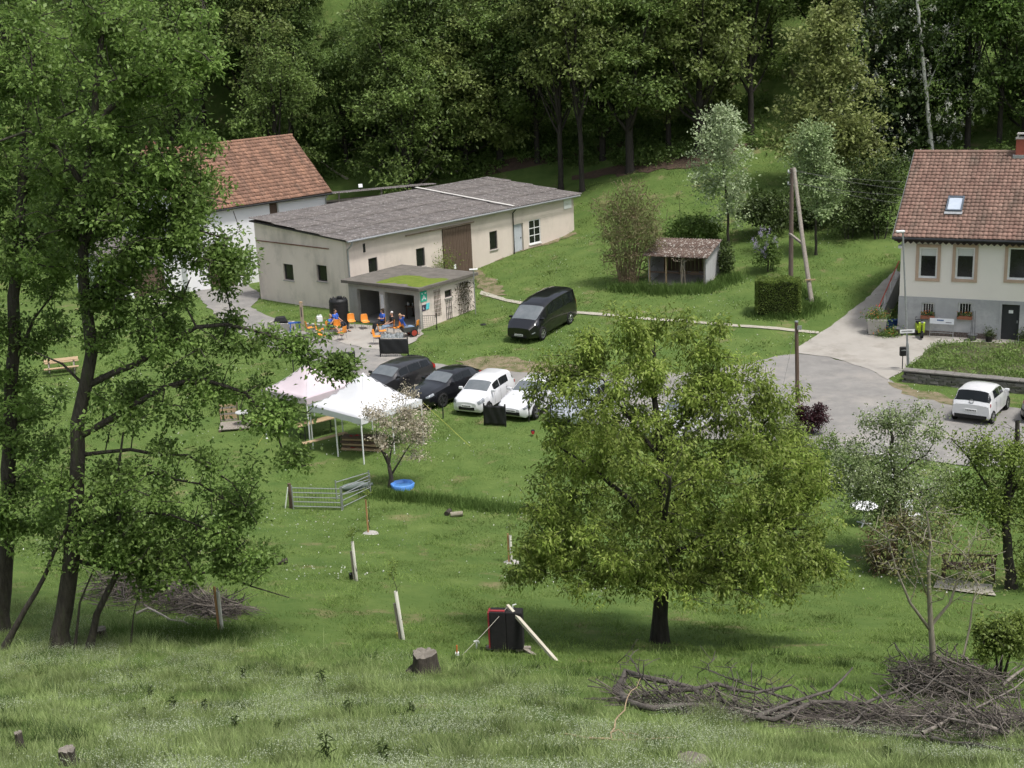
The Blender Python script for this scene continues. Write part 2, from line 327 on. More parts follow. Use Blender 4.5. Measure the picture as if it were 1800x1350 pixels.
d = MB(); d.b2(16.25,17.28,.14,.2,1.16,3.23); dd = d.build('door', nmat('pale_grey_door', (.5,.52,.55), (.42,.44,.47), rough=.6), barn); MB().b2(17.1,17.16,.09,.138,2.1,2.2).build('handle', DKMETAL, dd)
# sliding gate of vertical planks
gate = MB().b2(8.74,11.6,-.045,-.012,.5,3.9).build('sliding_door', WOODB, barn)
npk = 18
for k in range(npk):
    a = 8.74 + 2.86*k/npk; b = a + 2.86/npk - .012
    MB().b2(a, b, -.095 - rnd.random()*.012, -.047, .42 + rnd.random()*.05, 3.98).build('plank', WOODB, gate)
MB().b2(9.5,10.35,-.125,-.112,.5,1.55).build('wicket_door', nmat('brown_wicket', (.11,.075,.055), (.08,.055,.04), rough=.8), gate)
MB().b2(9.62,9.85,-.135,-.127,1.1,1.42).build('notice', WHITEP, gate)
MB().b2(5.2,11.9,-.16,-.1,4.02,4.1).build('door_rail', nmat('rusty_rail', (.3,.25,.2), (.2,.13,.09), rough=.8), barn)
h = MB().b2(22.07,23.0,-.05,-.003,3.58,4.3).build('hatch', WHITEP, barn)
# roof: deck plus corrugated sheets laid in four courses
slope = math.atan2(BHB-BHF, BW); RR = Matrix.Rotation(slope, 4, 'X')
ROOFM = nmat('corrugated_fibre_cement', (.175,.156,.146), (.1,.09,.085), scale=1.1, rough=.95, bump=.006, bscale=30, c3=(.29,.272,.26), s3=3.5, t3=(.54,.64), detail=12, orand=True)
roof = thing('roof', None, None); del_keys = [k for k in roof.keys()]
roof.parent = barn
def sheet_mesh(name, w, l, waves, amp=.024):
    n = waves*6; xs = np.linspace(0, w, n+1); z = amp*np.cos(2*np.pi*np.arange(n+1)/6); V = []; Fq = []
    for yy in (0, l/2, l):
        V += [(x, yy, zz) for x, zz in zip(xs, z)]
    V += [(x, 0, zz-.045) for x, zz in zip(xs, z)]
    for r in range(2): Fq += [(r*(n+1)+i, r*(n+1)+i+1, (r+1)*(n+1)+i+1, (r+1)*(n+1)+i) for i in range(n)]
    Fq += [(3*(n+1)+i, 3*(n+1)+i+1, i+1, i) for i in range(n)]
    me = bpy.data.meshes.new(name); me.from_pydata(V, [], Fq); me.polygons.foreach_set('use_smooth', [True]*len(Fq)); me.update(); return me
SW, SLn = .93, 2.45
shm = sheet_mesh('sheet', SW+.03, SLn+.12, 5); shm.materials.append(ROOFM)
MB().prism([(-.25,-.3,BHF-.02),(-.25,BW+.2,BHF-.02+(BW+.5)*math.tan(slope)),(-.25,BW+.2,BHF+.06+(BW+.5)*math.tan(slope)),(-.25,-.3,BHF+.06)], (BL+.5,0,0)).build('roof_deck', DKF, roof)
for r in range(4):
    for c in range(26):
        o = link('sheet', shm, roof); y = -.42 + r*(SLn-.04)
        if r == 3: y -= .15
        o.location = (-.35 + c*SW + rnd.uniform(-.006,.006), y*math.cos(slope)+0, BHF+.1+(y+.3)*math.sin(slope) + r*.05 + rnd.uniform(0,.012)); o.rotation_euler = (slope + rnd.uniform(-.002,.003) - .006, 0, rnd.uniform(-.003,.003))
rd = MB(); xj = 15.85
rd.prism([(xj-.14,-.42,BHF+.16),(xj+.14,-.42,BHF+.16),(xj+.14,BW+.3,BHF+.33+(BW+.72)*math.tan(slope)),(xj-.14,BW+.3,BHF+.33+(BW+.72)*math.tan(slope))], (0,0,.03)); rd.build('joint_strip', nmat('pale_strip', (.58,.56,.53), (.45,.43,.4), scale=6, rough=.8), roof)
g = MB(); g.tube([(-.3,-.5,BHF-.0),(BL+.2,-.5,BHF-.05)], .075, 8); g.build('gutter', GALV, barn)
g = MB(); g.tube([(.12,-.5,BHF-.05),(.1,-.45,BHF-.25),(.05,-.1,BHF-.55),(.05,-.09,1.9),(.05,-.25,1.0)], .05, 8); g.build('downpipe', GALV, barn)
g = MB(); g.tube([(16.1,-.48,BHF-.05),(16.1,-.1,BHF-.4),(16.1,-.1,1.1)], .045, 8); g.build('downpipe', DKMETAL, barn)
g = MB(); g.tube([(-.05,8.9,3.9),(-.05,1.6,3.88)], .035, 6); g.build('conduit', nmat('rust', (.22,.1,.06), (.14,.07,.05), rough=.9), barn)
MB().b2(1.45,1.6,-.06,-.003,3.55,4.1).build('hook', DKMETAL, barn)
# --- annex with open bays
annex = thing('open_annex', 'flat roofed concrete annex with two open bays and mossy roof', 'annex', (-9.8,79.3,.12), -.66)
AW, AD, AH = 5.75, 5.2, 2.42
wall(MB(), 0, AW, -.2, AH, 0, .25, [(.7,2.55,-.2,2.08),(3.0,5.35,-.2,2.08)]).build('wall', CONC, annex)
aw = MB(); wall(aw, .252, AD, -.2, AH, AW-.25, AW-.002, [(2.35,3.0,1.5,1.95)], swap=True); aw.build('wall', PL2, annex)
aw = MB(); aw.b2(.002,.25,.252,AD,-.2,AH); aw.b2(.252,AW-.252,AD-.25,AD,-.2,AH); aw.build('wall', CONC, annex)
window(annex, 2.35, 3.0, 1.5, 1.95, AW, DKF, out=1, swap=True, sill=CONC)
MB().b2(.252,AW-.252,.02,AD-.252,-.15,.1).build('floor_slab', CONC, annex)
MB().b2(2.72,2.84,.252,AD-.252,-.1,AH-.01).build('partition', CONC, annex)
SLAB = nmat('tarred_slab', (.16,.145,.125), (.1,.09,.078), scale=1.6, rough=.95, bump=.01, bscale=9, c3=(.3,.27,.22), s3=1.2, t3=(.6,.75))
MB().b2(-.3,AW+.3,-.32,AD+.1,AH+.004,AH+.2).build('roof_slab', SLAB, annex, bevel=.02)
MOSS = nmat('roof_moss', (.1,.15,.025), (.16,.19,.04), scale=3, rough=1, bump=.03, bscale=14, spec=.1)
mv = []; mf = []; n = 26
for j in range(n):
    for i in range(n):
        x = 1.6 + (AW+.22-1.6)*i/(n-1); y = -.2 + 3.6*j/(n-1); k = vnoise(np.array(x*1.0), np.array(y*1.0), .9, 5) + .4*vnoise(np.array(x), np.array(y), .3, 6)
        e = min(i/(n*.35), (n-1-i)/(n*.05), j/(n*.1), (n-1-j)/(n*.4), 1)
        mv.append((x, y, AH + .195 + max(0, .11*(float(k)*e-.33)) - (.02 if float(k)*e < .33 else 0)))
for j in range(n-1):
    for i in range(n-1): mf.append((j*n+i, j*n+i+1, (j+1)*n+i+1, (j+1)*n+i))
np_mesh('moss', mv, mf, MOSS, annex, True)
tg = MB()
for k in range(5): tg.bar((AW+.03,1.35+k*.13,.55),(AW+.03,1.35+k*.13,2.2),.018)
for k in range(6): tg.bar((AW+.05,1.3,.7+k*.27),(AW+.05,1.92,.7+k*.27),.018)
tag(tg.build('garden_trellis', WOODB, None), 'thin dark wooden trellis on annex wall beside green sign', 'trellis'); tr = bpy.data.objects['garden_trellis']; tr.location = annex.location; tr.rotation_euler = annex.rotation_euler
tg = MB()
for k in range(4): tg.bar((AW+.03,2.4+k*.16,.05),(AW+.03,2.4+k*.16,1.38),.02)
for k in range(4): tg.bar((AW+.05,2.36,.2+k*.36),(AW+.05,2.92,.2+k*.36),.02)
o = tag(tg.build('plant_support', DKMETAL), 'rusty metal plant frame below annex side window', 'plant frame'); o.location = annex.location; o.rotation_euler = annex.rotation_euler
# safety signs
GREEN = nmat('sign_green', (.02,.42,.3), (.02,.38,.27), rough=.4); TEAL = nmat('sign_teal', (.12,.55,.6), (.1,.5,.56), rough=.4); NAVY = nmat('sign_plum', (.06,.045,.085), (.05,.04,.07), rough=.4)
sg = thing('assembly_point_sign', 'green and white assembly point sign on annex corner', 'sign', annex.location, -.66)
MB().b2(AW+.006,AW+.03,.12,.68,1.68,2.3).build('panel', GREEN, sg)
pm = MB(); X = AW+.034
def tri(a,b,c): pm.quad((X,)+a,(X,)+b,(X,)+c)
for cy, cz, sy, sz in ((.2,2.22,1,-1),(.6,2.22,-1,-1),(.2,1.76,1,1),(.6,1.76,-1,1)):
    tri((cy+sy*.11,cz+sz*.11),(cy+sy*.11,cz),(cy,cz+sz*.11)); tri((cy,cz),(cy+sy*.08,cz+sz*.02),(cy+sy*.02,cz+sz*.08))
for cy, cz, r in ((.4,2.05,.035),(.33,2.0,.028),(.47,2.0,.028)): pm._add([(X,cy+r*math.cos(t*math.pi/4),cz+r*math.sin(t*math.pi/4)) for t in range(8)], [tuple(range(8))])
pm.quad((X,.36,2.0),(X,.44,2.0),(X,.45,1.83),(X,.35,1.83)); pm.quad((X,.29,1.96),(X,.345,1.96),(X,.345,1.83),(X,.29,1.83)); pm.quad((X,.455,1.96),(X,.51,1.96),(X,.51,1.83),(X,.455,1.83))
pm.build('pictogram', WHITEP, sg)
sg = thing('slanted_sign', 'plum and turquoise slanted sign below green assembly sign', 'sign', annex.location, -.66)
sg_p = MB().prism([(AW+.006,.2,1.12),(AW+.006,.52,1.12),(AW+.006,.6,1.48),(AW+.006,.2,1.48)], (.02,0,0)).build('panel', NAVY, sg)
MB().prism([(AW+.008,.52,1.16),(AW+.008,.82,1.16),(AW+.008,.9,1.52),(AW+.008,.6,1.52)], (.02,0,0)).build('panel', TEAL, sg)
lm = MB(); X = AW+.03
lm.quad((X,.28,1.38),(X,.31,1.38),(X,.31,1.22),(X,.28,1.22)); lm.quad((X,.31,1.25),(X,.39,1.25),(X,.39,1.22),(X,.31,1.22)); lm.build('letter', WHITEP, sg)
# shelf and kit in the right hand bay
sh = thing('workbench', 'dim wooden workbench at back of annex right bay', 'workbench', annex.location, -.66)
MB().b2(3.0,5.4,1.7,2.4,.85,.9).build('bench_top', WOODB, sh)
for x in (3.1,5.3):
    for y in (1.75,2.35): MB().b2(x-.03,x+.03,y-.03,y+.03,-.1,.848).build('leg', WOODB, sh)
kit = [(WHITEP,'white tub'),(GALV,'steel pot'),(nmat('kit_grey',(.2,.2,.2)),'grey canister'),(GALV,'steel flask'),(WHITEP,'white jug'),(nmat('kit_brown',(.2,.12,.06)),'brown jar')]
for k, (mm, nm) in enumerate(kit):
    o = MB().lathe([(0,0),(.08,0),(.085,.14+.03*(k%3)),(.05,.2+.03*(k%3)),(0,.2+.03*(k%3))], 10).build(nm.split()[1], mm, None, True); o.location = Matrix.Translation(annex.location) @ Matrix.Rotation(-.66,4,'Z') @ Vector((3.15+k*.38, 1.9, .9)); tag(o, nm + ' on workbench inside annex, %s from the partition' % ['first','second','third','fourth','fifth','sixth'][k], nm.split()[1])
bx = thing('wall_boiler', 'white enamel boiler box inside left annex bay', 'boiler', annex.location, -.66)
MB().b2(2.3,2.7,1.2,1.6,1.05,1.55).build('casing', WHITEP, bx, bevel=.03); MB().b2(2.5,2.6,1.17,1.198,1.2,1.35).build('dial_panel', BLACK, bx); MB().b2(2.2,2.71,1.1,1.7,.98,1.046).build('bracket', WOODB, bx)
MB().b2(2.64,2.9,-.012,-.002,.9,1.9).build('notice_board', nmat('paper', (.62,.62,.63), (.55,.55,.58), scale=6), annex)
# --- white barn
wbn = thing('white_barn', 'white rendered barn with orange brown clay tile roof behind the oak', 'barn', (-13.4,99,0), .794)
wbn['label'] = 'white rendered barn with orange brown clay tile roof left of the long barn'
WH = nmat('white_render', (.78,.78,.78), (.7,.7,.71), scale=.5, rough=.9, bump=.005, bscale=8, c3=(.6,.6,.59), s3=.3, t3=(.6,.8))
WBL = -12.6; a = pl(wbn, 472, 348, 1, 0); b = pl(wbn, 491, 381, 1, 0)
ho = (a.x, b.x, b.z, a.z)
wall(MB(), WBL, 0, -.5, 6.0, 0, .35, [ho, (-10.8,-8.6,-.5,2.8)]).build('wall', WH, wbn)
q = MB(); q.b2(-.35,-.002,.352,7.8,-.5,6); q.prism([(-.35,.0,6.0),(-.35,8,6.0),(-.35,4,9.7)], (.34,0,0)); q.b2(WBL,-.352,7.65,8,-.5,6); q.b2(WBL,WBL+.35,.352,7.6,-.5,6); q.prism([(WBL,.0,6.0),(WBL,8,6.0),(WBL,4,9.7)], (.34,0,0)); q.build('wall', WH, wbn)
MB().b2(ho[0],ho[1],.2,.26,ho[2],ho[3]).build('loft_door', WOODB, wbn)
MB().b2(-10.8,-8.6,.2,.27,-.5,2.8).build('barn_door', WOODB, wbn)
def tiles(name, parent, x0, x1, y0, z0, y1, z1, tw, th, mat, wave=.03):
    """overlapping curved tiles on a slope from eave (y0,z0) up to ridge (y1,z1)"""
    L_ = math.hypot(y1-y0, z1-z0); ey, ez = (y1-y0)/L_, (z1-z0)/L_; nr = int(L_/th)+1; nc = int((x1-x0)/tw); tw = (x1-x0)/nc; rg = np.random.RandomState(4)
    px = np.array([0,.2,.45,.7,.92,1.0])*tw*1.03; pz = np.array([.1,.75,1,.75,.0,.1])*wave; m_ = len(px)
    r, c = np.meshgrid(np.arange(nr), np.arange(nc), indexing='ij'); r = r.ravel(); c = c.ravel(); N_ = len(r)
    jx = rg.normal(0,.006,N_); jt = rg.normal(0,.008,N_); jz = rg.rand(N_)*.006; js = rg.normal(0,.01,N_)
    V = np.zeros((N_, 2*m_, 3))
    for e in (0, 1):
        s = np.minimum((r + e*1.12)*th + js, L_+.02); lift = .045*(1-e) + jz
        for k in range(m_):
            h = pz[k] + lift + jt*(k/m_)
            V[:, e*m_+k, 0] = x0 + c*tw + px[k] + jx; V[:, e*m_+k, 1] = y0 + ey*s - ez*h; V[:, e*m_+k, 2] = z0 + ez*s + ey*h
    # front lip
    V2 = V[:, :m_].copy(); V2[:, :, 1] += ez*.018; V2[:, :, 2] -= ey*.018
    V = np.concatenate([V, V2], 1); b = np.arange(N_)[:,None]*3*m_
    q = [np.stack([b[:,0]+k, b[:,0]+k+1, b[:,0]+m_+k+1, b[:,0]+m_+k], -1) for k in range(m_-1)] + [np.stack([b[:,0]+2*m_+k, b[:,0]+2*m_+k+1, b[:,0]+k+1, b[:,0]+k], -1) for k in range(m_-1)]
    o = np_mesh(name, V.reshape(-1,3), np.concatenate(q), mat, parent, False); o['kind'] = 'stuff'; return o
TILE1 = nmat('orange_clay_tiles', (.3,.165,.11), (.2,.115,.083), scale=.8, rough=.9, island=.24, c3=(.12,.08,.06), s3=.7, t3=(.48,.75), detail=10, stretch=(2.2,.7,.7))
TILE2 = nmat('red_clay_tiles', (.2,.115,.09), (.265,.17,.132), scale=.7, rough=.85, island=.18, c3=(.13,.1,.078), s3=.6, t3=(.46,.75), detail=10, stretch=(2,.6,.6))
wr = MB(); wr.prism([(WBL-.3,-.35,5.78),(WBL-.3,4,9.83),(WBL-.3,8.35,5.78),(WBL-.3,8.35,5.7),(WBL-.3,4,9.74),(WBL-.3,-.35,5.7)], (.6-WBL,0,0)); wro = wr.build('roof', nmat('roof_boards', (.14,.09,.06), (.1,.07,.05)), wbn)
tiles('roof_tiles', wro, WBL-.3, .3, -.42, 5.76, 4.0, 9.88, .24, .33, TILE1, .04)
MB().tube([(WBL-.3,4,9.9),(.32,4,9.9)], .1, 8).build('ridge_cap', TILE1, wro)
g = MB().tube([(WBL,-.42,5.7),(.3,-.42,5.66)], .07, 6).build('gutter', DKMETAL, wbn); MB().tube([(-.1,-.4,5.6),(-.1,-.08,5.3),(-.1,-.08,.0)], .05, 6).build('downpipe', GALV, wbn)
MB().b2(WBL+.4,WBL+1.0,3.7,4.3,9.5,10.5).build('chimney', nmat('old_brick', (.3,.13,.09), (.22,.1,.07), scale=6), wro)
ob = thing('white_outbuilding', 'low white outbuilding with dark roof glimpsed behind the left foreground tree', 'outbuilding', wbn.location, .794)
wall(MB(), -18, WBL-.02, -.5, 3.3, .6, .9, [(-16.5,-14,-.5,2.5)]).build('wall', WH, ob); MB().b2(-18,-17.7,.902,5.5,-.5,3.3).b2(-17.698,WBL-.02,5.2,5.5,-.5,3.3).build('wall', WH, ob)
MB().b2(-16.5,-14,.75,.8,-.5,2.5).build('gate', WOODB, ob)
osh = sheet_mesh('sheet', .95, 5.9, 5); osh.materials.append(ROOFM)
for k in range(6):
    o = link('sheet', osh, ob); o.location = (-18.2+k*.92, .2, 3.4); o.rotation_euler = (.09,0,0)
# --- lean-to behind
P0 = atd(546,341,99.6); P1 = atd(748,337,103.2); an = math.atan2(P1[1]-P0[1], P1[0]-P0[0]); ll = math.hypot(P1[0]-P0[0], P1[1]-P0[1])
lt = thing('timber_lean_to', 'dark timber lean to shed between the two barns', 'shed', (P0[0],P0[1],0), an)
zt = P0[2]-.08
for k in range(int(ll/.28)):
    x = k*.28
    if 1.4 < x < 2.1: continue
    MB().b2(x, x+.265, .5, .53+rnd.random()*.02, zt-3.4, zt-.55).build('board', WOODB, lt)
MB().b2(0,ll,.54,.6,zt-4,zt-.6).build('back_panel', DKF, lt); MB().b2(0,ll,.42,.498,zt-.72,zt-.58).build('lintel', WOODG, lt)
lsh = sheet_mesh('sheet', .95, 2.6, 5); lsh.materials.append(ROOFM)
for k in range(int(ll/.92)+1):
    o = link('sheet', lsh, lt); o.location = (k*.92, -.05, zt); o.rotation_euler = (-.085,0,0)
for x in (.3, 2.3, ll*.62, ll-.4): MB().b2(x-.06,x+.06,.3,.415,0,zt-.1).build('post', WOODG, lt)
fl = thing('floodlight', 'small white floodlight standing on the lean to roof', 'floodlight', (*atd(634,333,101.5),), 0.3)
MB().box((0,0,.28),(.32,.08,.28), M=Matrix.Rotation(-.25,3,'X')).build('lamp_head', WHITEP, fl, bevel=.02); MB().tube([(0,0,-.1),(0,0,.16)],.025,6).build('bracket', DKMETAL, fl)
# --- dwelling on the right
hse = thing('dwelling_house', 'cream house with grey base floor and red pantile roof', 'house', (21.2,69.44,.2), -.45)
CREAM = nmat('cream_render', (.8,.755,.69), (.75,.71,.65), scale=.5, rough=.92, bump=.004, bscale=12, c3=(.66,.63,.55), s3=.35, t3=(.6,.85))
GREYB = nmat('grey_base_render', (.4,.405,.41), (.3,.305,.31), scale=.8, rough=.95, bump=.006, bscale=10, c3=(.5,.5,.5), s3=.5, t3=(.5,.7), detail=9)
SAND = nmat('sandstone_trim', (.5,.37,.28), (.43,.32,.24), scale=2, rough=.9, bump=.003)
HL = 13.0; hw = [(.95,1.9,3.17,4.84),(2.82,3.78,3.2,4.9),(5.42,6.6,3.27,4.96),(8.2,9.4,3.27,4.96),(10.4,11.6,3.27,4.96)]
wall(MB(), 0, HL, 2.13, 5.62, 0, .35, hw).build('wall', CREAM, hse)
q = MB(); q.b2(.002,.35,.352,11.9,2.13,5.62); q.prism([(.002,0,5.62),(.002,12,5.62),(.002,6,9.0)], (.3,0,0)); q.b2(HL-.35,HL-.002,.352,11.9,2.13,5.62); q.prism([(HL-.302,0,5.62),(HL-.302,12,5.62),(HL-.302,6,9.0)], (.3,0,0)); q.b2(.352,HL-.352,11.6,11.9,-.3,5.62); q.build('wall', CREAM, hse)
bh = [(1.2,1.88,1.14,1.82),(3.07,3.8,1.22,1.92),(5.27,6.15,-.3,1.95),(8.3,9.0,1.2,1.9)]
q = wall(MB(), -.03, HL+.03, -.3, 2.128, -.04, .35, bh); q.b2(-.03,.35,.352,11.9,-.3,2.128); q.b2(HL-.35,HL+.03,.352,11.9,-.3,2.128); q.build('base_wall', GREYB, hse)
BRK = nmat('plinth_brick', (.16,.13,.115), (.11,.09,.08), scale=8, rough=.95, bump=.01)
for (x0,x1) in ((-.05,5.2),(6.25,HL)):
    for r in range(3):
        x = x0 + (r%2)*.11
        while x < x1-.2: MB().b2(x, x+.2, -.075-rnd.random()*.008, -.042, -.02+r*.115, .085+r*.115).build('plinth_brick', BRK, hse); x += .215
BLIND = nmat('window_blind', (.6,.62,.6), (.55,.57,.55), rough=.7)
for i, hh in enumerate(hw):
    w = window(hse, *hh, 0, WHITEP, fw=.1, depth=.12)
    x0,x1,z0,z1 = hh
    MB().b2(x0-.16,x1+.16,-.05,-.003,z1,z1+.16).b2(x0-.16,x1+.16,-.05,-.003,z0-.16,z0).b2(x0-.16,x0,-.05,-.003,z0+.002,z1-.002).b2(x1,x1+.16,-.05,-.003,z0+.002,z1-.002).build('surround', SAND, w)
    if i < 2: MB().b2(x0+.11,x1-.11,.108,.118,z1-.48,z1-.11).build('blind', BLIND, w)
FLW = nmat('red_flowers', (.5,.06,.05), (.6,.3,.06), scale=14); FLG = nmat('flower_leaves', (.06,.11,.03), (.09,.14,.04), scale=10)
for i, hh in enumerate(bh[:2]+bh[3:]):
    x0,x1,z0,z1 = hh; w = window(hse, *hh, -.04, WHITEP, fw=.06, depth=.14)
    g = MB()
    for k in range(5): g.bar((x0+.08+k*(x1-x0-.16)/4,-.02,z0+.01),(x0+.08+k*(x1-x0-.16)/4,-.02,z1-.01),.018)
    g.build('window_bars', WHITEP, w)
    if i < 2:
        bxf = thing('flower_box', ['terracotta flower box under the cellar window nearest the house corner','terracotta flower box under the cellar window beside the notice board'][i], 'flower box', hse.location, -.45)
        MB().b2(x0-.02,x1+.02,-.24,-.05,z0-.16,z0+.02).build('trough', nmat('terracotta', (.3,.12,.07), (.24,.1,.06)), bxf)
        vv = []; ff = []; rg = np.random.RandomState(i)
        for k in range(160):
            c = np.array([rg.uniform(x0,x1), rg.uniform(-.22,-.07), z0+.03+rg.rand()*.18]); dv = rg.normal(0,.035,(4,3)); b0 = len(vv); vv += [tuple(c+d_) for d_ in dv]; ff.append((b0,b0+1,b0+2,b0+3))
        np_mesh('leaves', vv, ff, FLG, bxf)
        vv = []; ff = []
        for k in range(40):
            c = np.array([rg.uniform(x0,x1), rg.uniform(-.24,-.1), z0+.1+rg.rand()*.18]); dv = rg.normal(0,.025,(4,3)); b0 = len(vv); vv += [tuple(c+d_) for d_ in dv]; ff.append((b0,b0+1,b0+2,b0+3))
        np_mesh('blossom', vv, ff, FLW, bxf)
dr = MB().b2(5.27,6.15,.12,.17,-.02,1.95).build('door', nmat('charcoal_door', (.03,.032,.035), (.04,.042,.045), rough=.45), hse)
MB().b2(5.6,5.82,.11,.118,1.45,1.62).build('door_notice', WHITEP, dr); MB().b2(6.02,6.08,.07,.118,.95,1.08).build('handle', GALV, dr)
MB().b2(5.15,5.268,-.06,-.042,-.05,2.07).b2(6.152,6.27,-.06,-.042,-.05,2.07).b2(5.27,6.15,-.06,-.042,1.952,2.07).build('door_surround', GREYB, hse)
MB().b2(5.2,6.22,-.1,-.045,-.06,-.02).build('doorstep', CONC, hse)
sl_ = (9.27-5.517)/6.45
rf = MB().prism([(-.35,-.45,5.42),(-.35,6,9.17),(-.35,12.45,5.42),(-.35,12.45,5.3),(-.35,6,9.02),(-.35,-.45,5.3)], (HL+.7,0,0)).build('roof', nmat('roof_boards', (.14,.09,.06), (.1,.07,.05)), hse)
TL = tiles('roof_tiles', rf, -.38, HL+.38, -.52, 5.41, 6.0, 9.2, .235, .3, TILE2, .045)
MB().tube([(-.4,6,9.24),(HL+.4,6,9.24)], .12, 8).build('ridge_cap', TILE2, rf)
MB().prism([(-.42,-.5,5.3),(-.42,6,9.08),(-.42,6,9.28),(-.42,-.5,5.5)], (.035,0,0)).build('verge_board', nmat('slate_verge', (.14,.145,.14), (.1,.1,.1)), rf)
MB().tube([(-.38,-.56,5.36),(HL+.38,-.56,5.34)], .075, 8).build('gutter', DKMETAL, hse)
MB().b2(-.3,HL+.3,-.42,-.003,5.19,5.29).build('soffit', nmat('dark_soffit', (.05,.035,.03), (.03,.022,.02)), hse)
for k in range(44): MB().prism([(-.2+k*.3,-.43,5.2),(-.2+k*.3+.3,-.43,5.2),(-.2+k*.3+.15,-.43,5.07)], (0,.02,0)).build('valance_board', nmat('dark_soffit', (.05,.035,.03)), hse)
def onroof(px, py):
    a = (Matrix.Translation(hse.location) @ hse.rotation_euler.to_matrix().to_4x4()).inverted(); o_ = a @ Vector(cC); d_ = a.to_3x3() @ Vector(ray(px,py)); n_ = Vector((0,-sl_,1)); t = ((Vector((0,-.45,5.55))-o_).dot(n_))/d_.dot(n_); return o_+d_*t
s0 = onroof(1679,360); an = math.atan(sl_)
skl = thing('skylight', None, None); skl.parent = rf; skl.location = s0; skl.rotation_euler = (an,0,0)
MB().b2(-.42,.42,-.62,-.54,.0,.13).b2(-.42,.42,.54,.62,0,.13).b2(-.42,-.34,-.538,.538,0,.13).b2(.34,.42,-.538,.538,0,.13).build('frame', nmat('slate_blue_frame', (.1,.12,.15), (.08,.1,.12), rough=.5), skl)
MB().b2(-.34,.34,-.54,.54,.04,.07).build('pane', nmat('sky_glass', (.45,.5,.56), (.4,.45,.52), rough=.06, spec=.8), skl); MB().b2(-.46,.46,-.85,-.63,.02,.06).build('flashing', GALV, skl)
cpos = onroof(1797,268)
ch = MB().b2(-.32,.32,-.32,.32,-.8,.75).build('chimney', nmat('chimney_brick', (.32,.09,.06), (.25,.075,.05), scale=9, bump=.01), rf); ch.location = cpos
MB().b2(-.36,.36,-.36,.36,.752,.83).b2(-.3,.3,-.3,.3,1.0,1.06).b2(-.28,-.2,-.28,.28,.832,.998).b2(.2,.28,-.28,.28,.832,.998).build('chimney_cap', CONC, ch); MB().b2(-.45,.45,-.45,.45,-.3,-.1).build('flashing', GALV, ch)
wl_ = thing('wall_lamp', 'small white lamp bracket under the house eave corner', 'lamp', hse.location, -.45)
MB().b2(-.1,.06,-.3,-.045,4.9,4.96).build('arm', GALV, wl_); MB().lathe([(0,4.78),(.09,4.8),(.1,4.9),(0,4.95)],10,(-.02,-.3,0)).build('shade', WHITEP, wl_)
# ------------------------------------------------------------------ vehicles
PAINT_GREY = nmat('grey_car_paint', (.035,.034,.036), (.04,.039,.041), rough=.35, metal=.5, coat=1)
PAINT_BLACK = nmat('black_car_paint', (.006,.006,.008), (.008,.008,.01), rough=.3, metal=.2, coat=1)
PAINT_WHITE = nmat('white_car_paint', (.68,.68,.69), (.66,.66,.67), rough=.35, coat=1)
PAINT_SILV = nmat('silver_car_paint', (.5,.52,.55), (.48,.5,.53), rough=.35, metal=.5, coat=1)
CARGLASS = nmat('car_glass', (.008,.01,.011), (.012,.014,.016), scale=1.5, rough=.03, spec=.3)
SHIELD = nmat('windscreen_glass', (.1,.115,.12), (.16,.17,.175), scale=1.2, rough=.03, spec=.9, coat=1)
TYRE = nmat('tyre_rubber', (.012,.012,.012), (.02,.02,.02), rough=.9); RIM = nmat('alloy_rim', (.45,.45,.46), (.35,.35,.36), rough=.35, metal=.8)
TRIM = nmat('black_car_trim', (.012,.012,.012), (.016,.016,.016), rough=.6)
HEADL = nmat('headlight_glass', (.3,.32,.34), (.16,.17,.19), scale=9, rough=.06, spec=.8); TAILL = nmat('tail_light_red', (.35,.02,.02), (.25,.01,.01), rough=.15)
